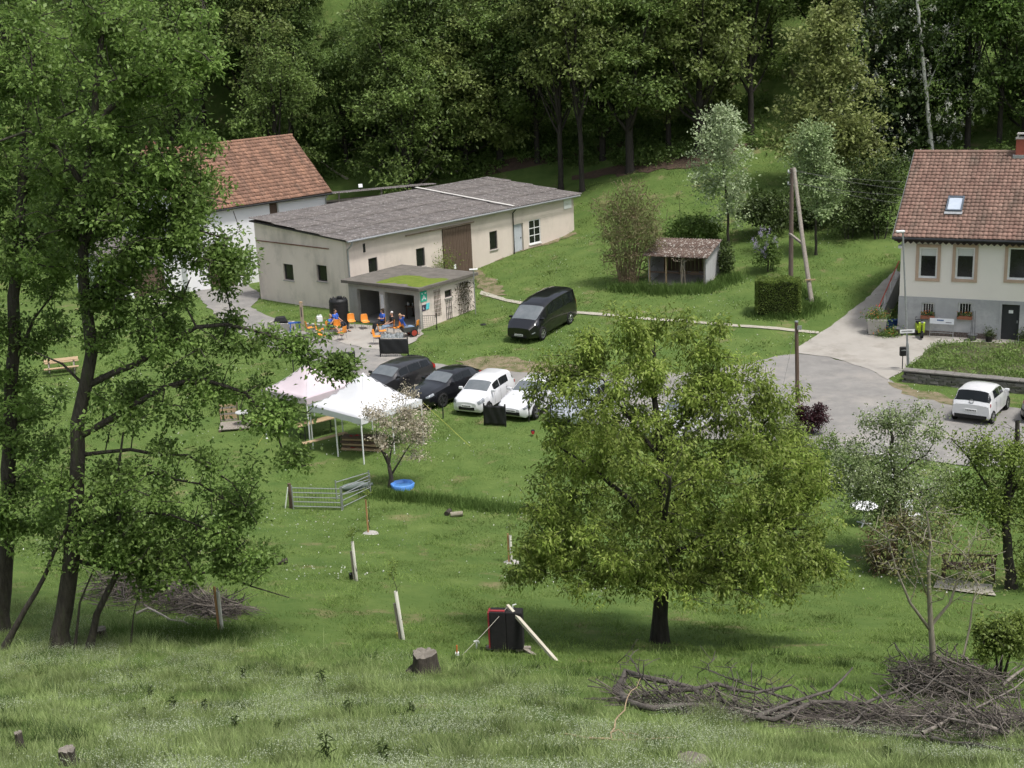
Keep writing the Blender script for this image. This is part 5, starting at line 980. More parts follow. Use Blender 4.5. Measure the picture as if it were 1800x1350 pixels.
# paler tree, horse chestnut, birch
wt = px_tree('pale_green_tree', 'tall pale yellow green tree above the power poles', (1462,330), [([(1462,334),(1462,260),(1460,160),(1462,60)],(.22,.04))], [(1450,90,75,70,2.6,0,120),(1460,190,105,70,3.4,0,170),(1440,250,95,40,3.2,0,100),(1510,260,70,60,2.6,0,90),(1470,40,45,40,1.6,0,50)], dict(l=.3,w=.2,spread=.3,droop=.1,n=13000,back=2), 91, BARK, leafmat('pale_tree_leaves', (.2,.24,.075), (.27,.3,.11), trans=.35, scale=.5, var=.35))
ce = [(1590,60,110,90,3.6,0,150),(1600,190,130,80,3.8,0,170),(1560,260,80,50,3,0,80),(1660,120,60,70,2.5,0,60)]
cb_ = at(1600,300); cb_ = cb_ + np.array([0,3.0,0]); cb_[2] = tz(cb_[0],cb_[1])
ct = px_tree('horse_chestnut_tree', 'dark horse chestnut with white flower candles behind the house', (1600,300), [([(1600,300),(1600,240),(1598,150),(1595,60)],(.3,.06))], ce, dict(l=.36,w=.24,spread=.36,droop=.5,n=12000,back=2), 92, BARKD, leafmat('chestnut_leaves', (.028,.048,.014), (.045,.07,.02), trans=.25, scale=.5, var=.35), base=cb_)
rg = np.random.RandomState(3); pts = []
for q in ellpts(ce, cb_, 330, 14, pw=.12):
    if q[1] < cb_[1]+1.5: pts.append(q+np.array([0,-.3,.3])+rg.normal(0,1,(18,3))*np.array([.07,.07,.16]))
add_leaves(ct, 'flower_candles', np.concatenate(pts), dict(l=.13,w=.11), leafmat('candle_petals', (.6,.6,.53), (.5,.51,.44)), 6)
bb = at(1640,290); px_tree('birch_tree', 'birch with thin white trunk behind the house ridge', (1640,285), [([(1640,290),(1632,200),(1622,100),(1612,0),(1606,-60)],(.18,.08)), ([(1628,160),(1650,110),(1665,60)],(.05,.015),1)], [(1640,80,60,80,2,0,60),(1660,180,50,60,1.6,0,45),(1620,-30,60,40,2,0,40)], dict(l=.2,w=.12,spread=.3,droop=.6,n=3000,back=2), 93, nmat('birch_bark', (.75,.73,.68), (.6,.58,.53), scale=3, c3=(.05,.05,.05), s3=6, t3=(.66,.7), stretch=(1,1,3)), FOR[2], base=bb+np.array([0,.5,0]))
# the wood beyond: one mass
rg = np.random.RandomState(17); Vs = []; Fs = []; mi = []; TV = []; TF = []; nv = 0; tn = 0; spots = []
for row, (Y, n_) in enumerate([(106.5,16),(112,8),(119,11),(127,13),(136,13),(147,14),(160,14)]):
    for k in range(n_): spots.append(((k+.5)/n_*2-1, Y+rg.uniform(-3,3), row))
for x_, Y_ in ((20.5,115),(24.5,122),(17,121),(28,116),(-22,150),(-17,160),(-27,158),(22,130)): spots.append((x_/(Y_*.44+4), Y_, 1))
for f, Y, row in spots:
    x = f*(Y*.44+4)+rg.uniform(-2,2); z = tz(x,Y); k = rg.randint(0,5); V, Fc, LV, LF = AR[k]; sc = rg.uniform(.85,1.2); a = rg.uniform(0,6.28); ca, sa = math.cos(a)*sc, math.sin(a)*sc
    if 12 < x < 26 and Y < 114: continue
    if row == 0:
        if 1 < x < 27 or tz(x,Y) < 3: continue
        k = 4; V, Fc, LV, LF = AR[4]; sc = rg.uniform(.4,.62); ca, sa = math.cos(a)*sc, math.sin(a)*sc
    keep = rg.rand(len(LF)) < (.6 if row < 4 else .42); lv = LV.reshape(-1,4,3)[keep]
    if row >= 4: c_ = lv.mean(1,keepdims=True); lv = c_+(lv-c_)*1.35
    lv = lv.reshape(-1,3); w = np.stack([lv[:,0]*ca-lv[:,1]*sa+x, lv[:,0]*sa+lv[:,1]*ca+Y, lv[:,2]*sc+z-.3],-1); Vs.append(w); m_ = len(w)//4; Fs.append(np.arange(m_*4).reshape(-1,4)+nv); nv += m_*4; mi.append(np.full(m_, rg.choice(4,p=[.3,.3,.25,.15])))
    if row < 5: w = np.stack([V[:,0]*ca-V[:,1]*sa+x, V[:,0]*sa+V[:,1]*ca+Y, V[:,2]*sc+z-.3],-1); TV.append(w); TF.append(Fc+tn); tn += len(w)
fo = np_mesh('forest', np.concatenate(Vs), np.concatenate(Fs), FOR); fo.data.polygons.foreach_set('material_index', np.concatenate(mi).astype(np.int32)); tag(fo, 'dark mixed wood covering the hillside behind the farm', 'forest', kind='stuff')
ftk = np_mesh('forest_trunks', np.concatenate(TV), np.concatenate(TF), BARKD, fo, True); ftk['kind'] = 'stuff'
# undergrowth at the wood's edge
pts = []; rg = np.random.RandomState(23)
for k in range(430):
    px = rg.uniform(300,1340); py = rg.uniform(235,318) if px < 860 else rg.uniform(215,292)-max(0,(px-1150)*.18)
    P = at(px,py); P = P if P[1] > 100 else P+np.array([0,104-P[1],0]); r = rg.uniform(.5,2.1); d = rg.normal(size=(120,3)); d /= np.linalg.norm(d,axis=1)[:,None]; d[:,2] = abs(d[:,2])*.8; pts.append(np.array([P[0],P[1],tz(P[0],P[1])])+d*r*(rg.rand(120)**.4)[:,None])
for k in range(60):
    px = rg.uniform(1540,1830); P = atd(px,250,rg.uniform(96,108)); r = rg.uniform(.8,1.8); d = rg.normal(size=(150,3)); d /= np.linalg.norm(d,axis=1)[:,None]; d[:,2] = abs(d[:,2]); pts.append(np.array([P[0],P[1],tz(P[0],P[1])])+d*r*(rg.rand(150)**.4)[:,None])
V, F_ = leaves(np.concatenate(pts), dict(l=.26,w=.15,droop=0), rg); tag(np_mesh('undergrowth', V, F_, leafmat('undergrowth_leaves', (.11,.18,.045), (.155,.225,.06), trans=.4, scale=.6, var=.4)), 'dark green undergrowth along the foot of the wood', 'undergrowth', kind='stuff')
fl_ = thing('fallen_trunk', 'pale fallen trunk leaning up the slope behind the tiled barn', 'log', at(600,318)); a = Vector(at(574,302)-at(600,318)); MB().tube([(.6,0,.1),a*.5+Vector((0,0,.5)),a+Vector((-.4,0,.9))],[.13,.1,.06],7).build('log', BARKP, fl_); MB().tube([a*.5+Vector((0,0,.5)),a*.6+Vector((.1,-.2,1.1))],[.04,.01],5).build('branch_stub', BARKP, fl_)
def stump(label, px, py, r, h, lean=0, seed=0, bark=None):
    P = at(px,py); rg = random.Random(seed); t = thing('tree_stump', label, 'stump', P); n = 34; rr = [r*(1+.07*math.sin(2*math.pi*i/n*3+seed)+.05*math.sin(2*math.pi*i/n*7+seed*2)+rg.uniform(-.035,.035)) for i in range(n)]; V = []; prof = ((1.35,-.15),(1.12,h*.25),(1.0,h*.6),(.97,h))
    for i, (k, z) in enumerate(prof): V += [(math.cos(2*math.pi*j/n)*rr[j]*k+lean*z, math.sin(2*math.pi*j/n)*rr[j]*k, z+(rg.uniform(-.06,.06)*h if i == 3 else 0)) for j in range(n)]
    m_ = MB(); m_._add(V, [(i*n+j,i*n+(j+1)%n,(i+1)*n+(j+1)%n,(i+1)*n+j) for i in range(3) for j in range(n)]); m_.build('bark', bark or nmat('stump_bark', (.085,.07,.058), (.04,.034,.028), scale=5, stretch=(2,2,.5), bump=.05, bscale=12), t, True)
    c = MB(); top = V[-n:]; c._add(top+[(lean*h,0,h*.97)], [(j,(j+1)%n,n) for j in range(n)]); c.build('cut_face', nmat('cut_wood', (.22,.195,.165), (.12,.105,.085), scale=6, bump=.02), t)
    for k in range(3): a_ = rg.uniform(0,6.28); MB().tube([(math.cos(a_)*r*.8,math.sin(a_)*r*.8,h*.25),(math.cos(a_)*r*1.5,math.sin(a_)*r*1.5,.03),(math.cos(a_)*r*2.1,math.sin(a_)*r*2.1,-.1)],[r*.22,r*.16,.02],6).build('root', m_ and BARK, t)
    return t
stump('dark weathered stump left of the target stand', 748,1182,.24,.42,0,1); stump('grey sawn stump at the bottom edge', 1218,1350,.21,.1,0,2); stump('broken dark stump in bottom left meadow', 122,1345,.1,.22,0,3); stump('small sawn stump behind the foreground trunks', 178,1128,.15,.32,0,4); stump('pale stump on the grass behind the barn roof', 796,302,.45,.6,0,5,BARKP); stump('thin twin stump at the far bottom left', 36,1318,.05,.26,0,6)
# ------------------------------------------------------------------ open shed on the lawn
a, b = at(1140,500), at(1234,500); an = -.46; sw = 3.75; sdp = 2.9
shed = thing('open_shed', 'open fronted timber shed with rusty corrugated roof on the lawn', 'shed', (a[0],a[1],tz(a[0]+sw*.45,a[1]-.8)-.02), an)
ZF, ZB = 1.95, 2.55; OLDW = nmat('white_boards', (.5,.5,.5), (.4,.4,.39), scale=3, stretch=(6,6,.6), rough=.9); ROOFR = nmat('lichen_rust_roof', (.12,.08,.062), (.075,.053,.044), scale=2.5, rough=.95, c3=(.33,.3,.265), s3=4, t3=(.52,.6), bump=.004, detail=9, orand=True)
for side, x, mt in ((0,0,OLDW),(1,sw,OLDW)):
    for k in range(9): y = k*sdp/9; MB().prism([(x,y,-.3),(x,y+sdp/9-.015,-.3),(x,y+sdp/9-.015,ZF+(ZB-ZF)*(k+1)/9-.06),(x,y,ZF+(ZB-ZF)*k/9-.06)], (.025,0,0)).build('side_board', mt, shed)
for k in range(14): MB().b2(.03+k*(sw-.06)/14, .03+(k+1)*(sw-.06)/14-.015, sdp-.05, sdp-.02, -.3, ZB-.1).build('back_board', WOODB, shed)
for x in (.06, sw*.31, sw*.63, sw-.08): MB().b2(x-.045,x+.045,.02,.11,-.3,ZF-.06).build('post', WOODL if x < sw*.4 else WOODG, shed)
MB().b2(0,sw,.12,.2,ZF-.16,ZF-.07).build('lintel', WOODB, shed); MB().b2(.05,sw-.05,.2,.24,.75,.85).build('rail', WOODB, shed)
ssh = sheet_mesh('sheet', (sw+.5)/4+.02, 1.6, 6, .03); ssh.materials.append(ROOFR)
sla = math.atan2(ZB-ZF, sdp)
for r in range(2):
    for k in range(4): o = link('sheet', ssh, shed); o.location = (-.25+k*(sw+.5)/4, -.3+r*1.52*math.cos(sla), ZF-.03+r*1.52*math.sin(sla)+r*.02-.3*math.tan(sla)+.06); o.rotation_euler = (sla, 0, rnd.uniform(-.01,.01))
drape('shed_floor', [tuple((Matrix.Translation(shed.location) @ Matrix.Rotation(an,4,'Z') @ Vector(q))) for q in ((-.1,-.2,0),(sw+.1,-.2,0),(sw+.1,sdp,0),(-.1,sdp,0))], PAVE, .06)
for i, (x, lb) in enumerate(((1.5,'small wooden crate at the back of the open shed, left one'),(2.3,'small wooden crate at the back of the open shed, right one'))):
    k = thing('wooden_crate', lb, 'crate', Matrix.Translation(shed.location) @ Matrix.Rotation(an,4,'Z') @ Vector((x,sdp-.6,.05)), an)
    for z in (.05,.2,.35): MB().b2(-.22,.22,-.16,-.145,z,z+.1).build('slat', WOODL, k); MB().b2(-.22,.22,.145,.16,z,z+.1).build('slat', WOODL, k)
    for sx in (-.23,.22): MB().b2(sx,sx+.012,-.16,.16,.04,.45).build('end_panel', WOODL, k)
# dead vine on the middle post
rg = random.Random(4); vm = []
base = np.array(Matrix.Translation(shed.location) @ Matrix.Rotation(an,4,'Z') @ Vector((sw*.62,-.08,0)))
u2 = np.array([math.cos(an),math.sin(an),0])
V, Fc, _, _ = build_tree(base, [([base+u2*rg.uniform(-.12,.12)+np.array([0,0,z]) for z in (-.1,.4,.8,1.2,1.6,1.9)], (.05,.035)), ([base+u2*rg.uniform(-.2,.2)+np.array([0,0,z]) for z in (-.1,.5,1.0,1.5,1.9)], (.035,.025)), ([base+u2*rg.uniform(-.2,.2)+np.array([0,0,z]) for z in (-.1,.5,1.0,1.6,2.0)], (.03,.02))], [(base+np.array([0,0,1.75]),(.75,.15,.25),60),(base+np.array([0,0,.9]),(.25,.12,.8),40)], None, 5, r_tip=.012, seg=.2)
vt = thing('dead_vine', 'pale leafless vine wrapped round a shed post', 'vine', base); np_mesh('stem', V, Fc, nmat('dry_vine', (.4,.33,.26), (.3,.25,.19)), vt, True)
iv = thing('ivy', 'dark ivy covering the right end of the shed', 'ivy', at(1272,488)); rg = np.random.RandomState(4)
pts = ellpts([(1276,455,14,32,.9,.6,1)], np.array(iv.location), 1600, 4); V, F_ = leaves(pts-np.array(iv.location), dict(l=.12,w=.1), rg); np_mesh('foliage', V, F_, LEAF_D, iv)
# ------------------------------------------------------------------ poles, lamp, wires
ap1, ap2 = at(1390,492), at(1428,532); topz = atd(1392,296,ap1[1])
apo = thing('timber_a_pole', 'double timber power pole with slanting strut on the lawn', 'power pole', ap1)
tp_ = Vector(topz-ap1); MB().tube([(0,0,-.2),tp_*.5,tp_],[.15,.13,.11],10).build('pole', nmat('pole_brown', (.12,.085,.07), (.18,.14,.12), scale=3, stretch=(5,5,.4)), apo)
st_ = Vector(ap2-ap1); MB().tube([st_+Vector((0,0,-.2)),(st_+tp_)/2,tp_+Vector((.06,-.28,.05))],[.14,.125,.11],10).build('strut', WOODG, apo)
for f in (.42,): MB().bar(tp_*f+Vector((-.1,0,0)), st_.lerp(tp_,f)+Vector((.05,0,0)),.13).build('spacer', WOODG, apo)
MB().bar(st_.lerp(tp_,.17)+Vector((-.25,-.15,0)), st_.lerp(tp_,.17)+Vector((.35,-.15,0)),.07).build('foot_rung', WOODL, apo)
for z in (-.25,-.95):
    MB().bar(tp_+Vector((-.25,-.05,z)), tp_+Vector((.25,-.05,z)),.06).build('crossarm', GALV, apo)
    for x in (-.22,.22): MB().lathe([(0,0),(.05,0),(.06,.06),(.035,.1),(.045,.14),(0,.16)],8,tuple(tp_+Vector((x,-.05,z+.03)))).build('insulator', WHITEP, apo, True)
Mh = Matrix.Translation(hse.location) @ Matrix.Rotation(-.45,4,'Z')
for i, (dz, dx, py) in enumerate(((-.1,-.22,320),(-.1,.22,333),(-.8,-.22,343),(-.8,.22,357))):
    e_ = Mh @ pl(hse, 1594-i*5, py, 0, -.43); rope('power_line', ['top','second','third','lowest'][i]+' of four thin overhead wires between timber pole and house', Vector(topz)+Vector((dx,-.05,dz)), e_, .009, CORD, .12, cat='wire')
up_ = at(1402,708); ut = thing('utility_pole', 'single dark timber pole at the edge of the asphalt', 'utility pole', up_); tt = Vector(atd(1400,566,up_[1])-up_); MB().tube([(0,0,-.2),tt*.5,tt],[.1,.09,.08],10).build('pole', WOODB, ut); MB().lathe([(0,0),(.09,0),(.08,.05),(0,.07)],10,tuple(tt)).build('cap', GALV, ut); MB().b2(-.1,.1,-.13,-.09,tt.z-.35,tt.z-.15).build('fitting', GALV, ut)
rope('stay_wire', 'thin stay wire slanting down left from the single timber pole', Vector(up_)+tt*.95, at(1362,740), .007, CORD, .0, cat='wire')
lb_ = at(1597,654); lt_ = thing('street_lamp', 'slim grey street lamp post in front of the house corner', 'street lamp', lb_); tt = Vector(atd(1587,408,lb_[1])-lb_); MB().tube([(0,0,-.1),tt*.2,tt*.22,tt],[.07,.07,.05,.04],10).build('post', GALV, lt_); MB().box(tt+Vector((-.12,0,.04)),(.42,.18,.1)).build('lamp_head', WHITEP, lt_, bevel=.03)
sgn = thing('street_name_sign', 'small white name plate on the street lamp post', 'sign', Vector(lb_)+tt*.3); MB().b2(-.36,.36,-.09,-.07,-.09,.09).build('plate', WHITEP, sgn)
for k in range(9): MB().b2(-.28+k*.06,-.245+k*.06,-.094,-.091,-.035,.035).build('letter', TRIM, sgn)
mb_ = thing('letter_box', 'black letter box on a thin post beside the lamp', 'letter box', at(1586,650)); MB().tube([(0,0,-.05),(0,0,.75)],.025,8).build('post', DKMETAL, mb_); MB().b2(-.16,.16,-.1,.1,.72,1.18).build('box', BLACK, mb_, bevel=.04); MB().b2(-.12,.12,-.112,-.102,1.0,1.05).build('slot', GALV, mb_)
# ------------------------------------------------------------------ in front of the house
def hp(px, py):
    q = at(px, py); l_ = (Matrix.Translation(hse.location) @ Matrix.Rotation(-.45,4,'Z')).inverted() @ Vector(q)
    if l_.x > 0 and l_.y > -.45: l_.y = -.45
    w_ = (Matrix.Translation(hse.location) @ Matrix.Rotation(-.45,4,'Z')) @ l_; return np.array([w_.x, w_.y, tz(w_.x, w_.y)+.045])
sc = thing('electric_scooter', 'lime green moped scooter parked by the house wall', 'scooter', hp(1620,585), -.45-1.2); LIME = nmat('lime_plastic', (.45,.6,.04), (.38,.52,.03), rough=.4)
for x in (-.5,.52):
    w_ = MB().lathe([(.12,-.05),(.2,-.05),(.21,0),(.2,.05),(.12,.05),(.12,-.05)],16).build('wheel', TYRE, sc, True); w_.location = (x,0,.21); w_.rotation_euler = (math.pi/2,0,0); MB().lathe([(0,.03),(.12,.03),(.12,-.03),(0,-.03)],12).build('rim', RIM, w_)
MB().prism([(-.62,-.14,.35),(-.1,-.14,.28),(-.05,-.14,.5),(-.2,-.14,.68),(-.65,-.14,.66)],(0,.28,0)).build('rear_body', LIME, sc, bevel=.05); MB().box((-.35,0,.72),(.62,.25,.09)).build('saddle', BLACK, sc, bevel=.04); MB().box((.1,0,.26),(.5,.26,.06)).build('footboard', BLACK, sc); MB().prism([(.3,-.17,.28),(.4,-.17,.28),(.5,-.17,.85),(.42,-.17,.9)],(0,.34,0)).build('leg_shield', LIME, sc, bevel=.03); MB().tube([(.52,0,.2),(.46,0,.75),(.42,0,1.0)],.03,8).build('steering_column', DKMETAL, sc); MB().tube([(.36,-.32,1.02),(.44,0,1.04),(.36,.32,1.02)],.02,8).build('handlebar', BLACK, sc)
for s in (-1,1): MB().lathe([(0,0),(.05,.01),(.05,.03),(0,.04)],10,(.44,s*.3,1.16)).build('mirror', BLACK, sc)
MB().lathe([(0,0),(.08,.02),(.08,.08),(0,.1)],10,(.5,0,.84)).build('headlamp', HEADL, sc); MB().box((-.62,0,.88),(.26,.34,.28)).build('top_box', BLACK, sc, bevel=.04)
bdp = hp(1657,590); bd = thing('notice_stand', 'white info board on a steel frame by the house wall', 'notice board', bdp, -.45)
for x in (-.6,.6): MB().tube([(x,0,-.05),(x,0,1.05)],.02,8).build('leg', GALV, bd)
MB().b2(-.6,.6,-.015,.015,.28,.31).build('crossbar', GALV, bd); pn = MB().b2(-.62,.62,-.04,-.022,.78,1.08).build('panel', nmat('board_white', (.7,.72,.76), (.64,.66,.7)), bd); MB().b2(-.25,.1,-.046,-.042,.95,1.02).build('heading', nmat('board_blue', (.1,.16,.3)), pn); MB().b2(.2,.5,-.046,-.042,.86,.9).build('text_line', nmat('board_grey', (.2,.2,.22)), pn)
def pot(label, px, py, r, h, plant, seed, mat=BLACK):
    t = thing('plant_pot', label, 'plant pot', hp(px,py)); MB().lathe([(0,.01),(r*.8,0),(r,h),(r*1.08,h),(r*1.08,h+.03),(r*.9,h+.02),(r*.85,h-.03),(0,h-.04)],14).build('pot', mat, t, True)
    if plant == 'poles':
        for k in range(3): a_ = k*2.1; MB().tube([(math.cos(a_)*r*.5,math.sin(a_)*r*.5,h-.05),(math.cos(a_)*.08,math.sin(a_)*.08,h+1.3)],.012,5).build('cane', DKMETAL, t)
    elif plant:
        rg = np.random.RandomState(seed); d = rg.normal(size=(260,3))*np.array([plant*.4,plant*.4,plant*.6]); d[:,2] = abs(d[:,2]); V, F_ = leaves(d+np.array([0,0,h]), dict(l=.09,w=.06), rg); np_mesh('plant', V, F_, LEAF_D if seed%2 else LEAF_G, t)
GREYP = nmat('grey_pot', (.12,.125,.13), (.09,.095,.1), rough=.6)
pot('grey tub with tall canes beside the second cellar window', 1712,592,.24,.3,'poles',1,GREYP); pot('dark pot with spiky plant left of the house door', 1742,592,.2,.28,.35,3); pot('dark pot with bushy plant right of the house door', 1800,597,.2,.3,.4,5); pot('wide grey tub beside the house corner', 1583,583,.32,.35,None,1,GREYP)
bt_ = thing('blue_crate', 'blue plastic tub beside the ramp wall', 'tub', hp(1567,578)); MB().b2(-.35,.35,-.2,.2,0,.42).build('shell', nmat('blue_plastic', (.03,.07,.2), (.025,.06,.17)), bt_, bevel=.04); MB().b2(-.38,.38,-.23,.23,.424,.47).build('lid', nmat('blue_plastic', (.03,.07,.2)), bt_, bevel=.02)
plp = hp(1541,588); pn_ = thing('concrete_planter', 'tapered pale concrete planter with red flowers at the ramp', 'planter', plp, -.3); MB()._add([(-.42,-.3,0),(.42,-.3,0),(.42,.3,0),(-.42,.3,0),(-.52,-.38,.85),(.52,-.38,.85),(.52,.38,.85),(-.52,.38,.85)],[(0,3,2,1),(4,5,6,7),(0,1,5,4),(1,2,6,5),(2,3,7,6),(3,0,4,7)]).build('trough', CONC, pn_, bevel=.02)
rg = np.random.RandomState(9); d = rg.normal(size=(900,3))*np.array([.32,.25,.28]); d[:,2] = abs(d[:,2])+.8; V, F_ = leaves(d, dict(l=.1,w=.06), rg); np_mesh('foliage', V, F_, LEAF_G, pn_); d = rg.normal(size=(90,3))*np.array([.32,.25,.2]); d[:,2] = abs(d[:,2])+.95; V, F_ = leaves(d, dict(l=.07,w=.06), rg); np_mesh('blossom', V, F_, FLW, pn_)
fb = thing('flower_bush', 'low bush with red flowers at the foot of the planter', 'bush', hp(1562,592)); d = rg.normal(size=(700,3))*np.array([.35,.25,.22]); d[:,2] = abs(d[:,2]); V, F_ = leaves(d, dict(l=.1,w=.06), rg); np_mesh('foliage', V, F_, LEAF_G, fb); d = rg.normal(size=(40,3))*np.array([.35,.25,.2]); d[:,2] = abs(d[:,2])+.15; V, F_ = leaves(d, dict(l=.07,w=.06), rg); np_mesh('blossom', V, F_, FLW, fb)
# ramp wall with red rail along the house side
rw = thing('ramp_wall', 'concrete ramp side wall with red handrail beside the house', 'wall', hse.location, -.45)
MB().prism([(-1.1,-.4,-.2),(-.85,-.4,-.2),(-.85,-.4,.75),(-1.1,-.4,.75)],(0,.001,0)); mw = MB(); mw._add([(-1.1,-.5,-.3),(-.9,-.5,-.3),(-.9,6,-.3),(-1.1,6,-.3),(-1.1,-.5,.9),(-.9,-.5,.9),(-.9,6,2.3),(-1.1,6,2.3)],[(0,3,2,1),(4,5,6,7),(0,1,5,4),(1,2,6,5),(2,3,7,6),(3,0,4,7)]); mw.build('wall_body', CONC, rw)
MB().tube([(-1.0,-.4,1.55),(-1.0,5.9,2.95)],.035,8).build('handrail', nmat('red_rail', (.45,.08,.05), (.4,.07,.045), rough=.5), rw)
for y in (-.3,1.5,3.2,5): MB().tube([(-1.0,y,.9+(y+.5)*.215-.05),(-1.0,y,1.55+(y+.4)*.222)],.025,8).build('rail_post', WHITEP, rw)
# garden bed with dry stone edging
wl1, wl2 = at(1588,670), at(1830,694); wd = wl2-wl1; wlen = float(np.hypot(wd[0],wd[1])); wa = math.atan2(wd[1],wd[0])
gw = thing('stone_edging_wall', 'low grey stone wall holding the garden bed', 'wall', (wl1[0],wl1[1],min(wl1[2],wl2[2])), wa); rg = random.Random(12)
STN = nmat('grey_stone', (.22,.205,.185), (.14,.13,.12), scale=3, rough=.95, bump=.02, bscale=9, island=.2)
smesh = []
for k in range(4): q = MB().box((0,0,0),(.36,.3,.125)); me = q.mesh('stone'); me.materials.append(STN); [setattr(v,'co',v.co+Vector((rg.uniform(-.03,.03),rg.uniform(-.03,.02),rg.uniform(-.015,.015)))) for v in me.vertices]; smesh.append(me)
MB().b2(0,wlen,.02,.3,-.2,.5).build('wall_core', nmat('wall_core', (.1,.095,.085), (.07,.065,.06)), gw)
for r in range(4):
    x = (r%2)*.18
    while x < wlen: o = link('stone', smesh[rg.randrange(4)], gw); o.location = (x+.18, -.06+rg.uniform(-.02,.02), .02+r*.135); x += .385
x = 0
while x < wlen: l_ = rg.uniform(.6,.9); MB().b2(x,x+l_-.015,-.25,.32,.545,.62+rg.uniform(0,.015)).build('coping_stone', STN, gw, bevel=.015); x += l_
bedp = W([(1588,664),(1640,616),(1700,610),(1830,616),(1830,690),(1700,678)]); drape('garden_soil', bedp, nmat('bed_soil', (.06,.09,.03), (.09,.07,.045), scale=1.2, bump=.03), .3, .5)
EXCL.append(bedp); xs_ = np.array([p[0] for p in bedp]); ys_ = np.array([p[1] for p in bedp]); rg = np.random.RandomState(6); X = rg.uniform(xs_.min(),xs_.max(),26000); Y = rg.uniform(ys_.min(),ys_.max(),26000); ok = inpoly(X,Y,bedp) & (rg.rand(26000) < np.clip(.25+1.4*(vnoise(X,Y,1.3,61)-.3),.08,1)); X, Y = X[ok], Y[ok]; Z = terr(X,Y)+.3+rg.rand(len(X))*.32*vnoise(X,Y,1.0,62)
V, F_ = leaves(np.stack([X,Y,Z],-1), dict(l=.15,w=.045,droop=-.5), rg); tag(np_mesh('bed_plants', V, F_, leafmat('bed_leaves', (.12,.2,.04), (.2,.28,.08))), 'green weeds and herbs filling the raised garden bed', 'plants', kind='stuff')
# ------------------------------------------------------------------ around the annex yard
tk = thing('water_tank', 'black round plastic water tank at the barn corner', 'water tank', at(597,576)+np.array([0,.3,.03])); pr_ = [(0,0),(.56,0)]
for k in range(9): pr_ += [(.57,.03+k*.18),(.585,.09+k*.18),(.57,.15+k*.18)]
MB().lathe(pr_+[(.55,1.66),(.42,1.72),(.2,1.74),(0,1.74)],24).build('shell', BLACK, tk, True); MB().lathe([(0,1.86),(.16,1.86),(.17,1.8),(.16,1.73)],14,(.1,-.1,0)).build('lid', BLACK, tk); 
for k in range(8): MB().b2(-.03,.03,-.03,.03,0,.08).build('lug', BLACK, tk).location = (math.cos(k*.785)*.46,math.sin(k*.785)*.46,1.7)
sb = thing('concrete_trough', 'grey concrete trough left of the wooden post', 'trough', at(495,578), -.3); MB().b2(-.75,.75,-.4,-.3,0,.42).b2(-.75,.75,.3,.4,0,.42).b2(-.75,-.65,-.298,.298,0,.42).b2(.65,.75,-.298,.298,0,.42).b2(-.648,.648,-.298,.298,.0,.3).build('basin', CONC, sb)
kb = thing('black_tub', 'black plastic tub lying on the concrete trough', 'tub', at(494,578)+np.array([.0,.1,.44]), .2); MB()._add([(-.4,-.25,0),(.4,-.25,0),(.4,.25,0),(-.4,.25,0),(-.28,-.17,.3),(.28,-.17,.3),(.28,.17,.3),(-.28,.17,.3)],[(0,3,2,1),(4,5,6,7),(0,1,5,4),(1,2,6,5),(2,3,7,6),(3,0,4,7)]).build('tub_shell', BLACK, kb, bevel=.03); MB().b2(-.43,.43,-.28,.28,-.02,.012).build('rim', BLACK, kb)
bc = thing('blue_trestle', 'blue folding trestle right of the concrete trough', 'trestle', at(519,582), .2); BLUEP = nmat('bright_blue', (.04,.12,.45), (.03,.1,.38))
for s in (-1,1): MB().bar((-.3,s*.18,0),(-.25,s*.03,.5),.04).build('leg', BLUEP, bc); MB().bar((.3,s*.18,0),(.25,s*.03,.5),.04).build('leg', BLUEP, bc)
MB().box((0,0,.52),(.75,.12,.08)).build('beam', BLUEP, bc)
lw = thing('low_concrete_wall', 'low concrete kerb wall between wooden post and chairs', 'wall', at(566,583), -.5); MB().b2(-1.1,1.1,-.09,.09,-.1,.4).build('wall_body', CONC, lw, bevel=.02); MB().b2(-1.12,1.12,-.11,.11,.402,.45).build('coping', CONC, lw)
wbx = thing('white_box', 'white plastic canister on the low concrete wall', 'canister', at(563,579)+np.array([0,.05,.46]), .3); MB().b2(-.17,.17,-.12,.12,0,.36).build('shell', WHITEP, wbx, bevel=.03); MB().lathe([(0,.44),(.05,.44),(.05,.36)],10,(.08,0,0)).build('cap', WHITEP, wbx); MB().tube([(-.12,0,.36),(-.08,0,.43),(.0,0,.43),(.02,0,.36)],.015,6).build('handle', WHITEP, wbx)
wp = thing('wooden_post', 'pale timber post standing at the edge of the yard', 'post', at(533,582)); MB().b2(-.09,.09,-.09,.09,-.1,1.75).build('shaft', nmat('post_timber', (.38,.31,.23), (.28,.23,.17), scale=3, stretch=(6,6,.5)), wp, bevel=.01); MB().prism([(-.09,-.09,1.752),(.09,-.09,1.752),(.09,.09,1.752),(-.09,.09,1.752)],(0,0,.06)).build('cap', WOODL, wp); MB().b2(-.03,.03,-.1,-.092,.9,1.5).build('notch_strip', DKF, wp)
ctp = at(722,592); ctt = thing('hand_cart', 'hand cart with red wheel in front of the annex', 'cart', ctp+np.array([0,0,.04]), .5)
for y in (-.3,.32):
    w_ = MB().lathe([(.17,-.04),(.23,-.05),(.24,0),(.23,.05),(.17,.04),(.17,-.04)],16).build('wheel', TYRE, ctt, True); w_.location = (.1,y,.24); w_.rotation_euler = (math.pi/2,0,0); MB().lathe([(0,.045),(.17,.04),(.17,-.04),(0,-.045)],12).build('rim', nmat('red_rim', (.35,.05,.03), (.3,.045,.03)), w_)
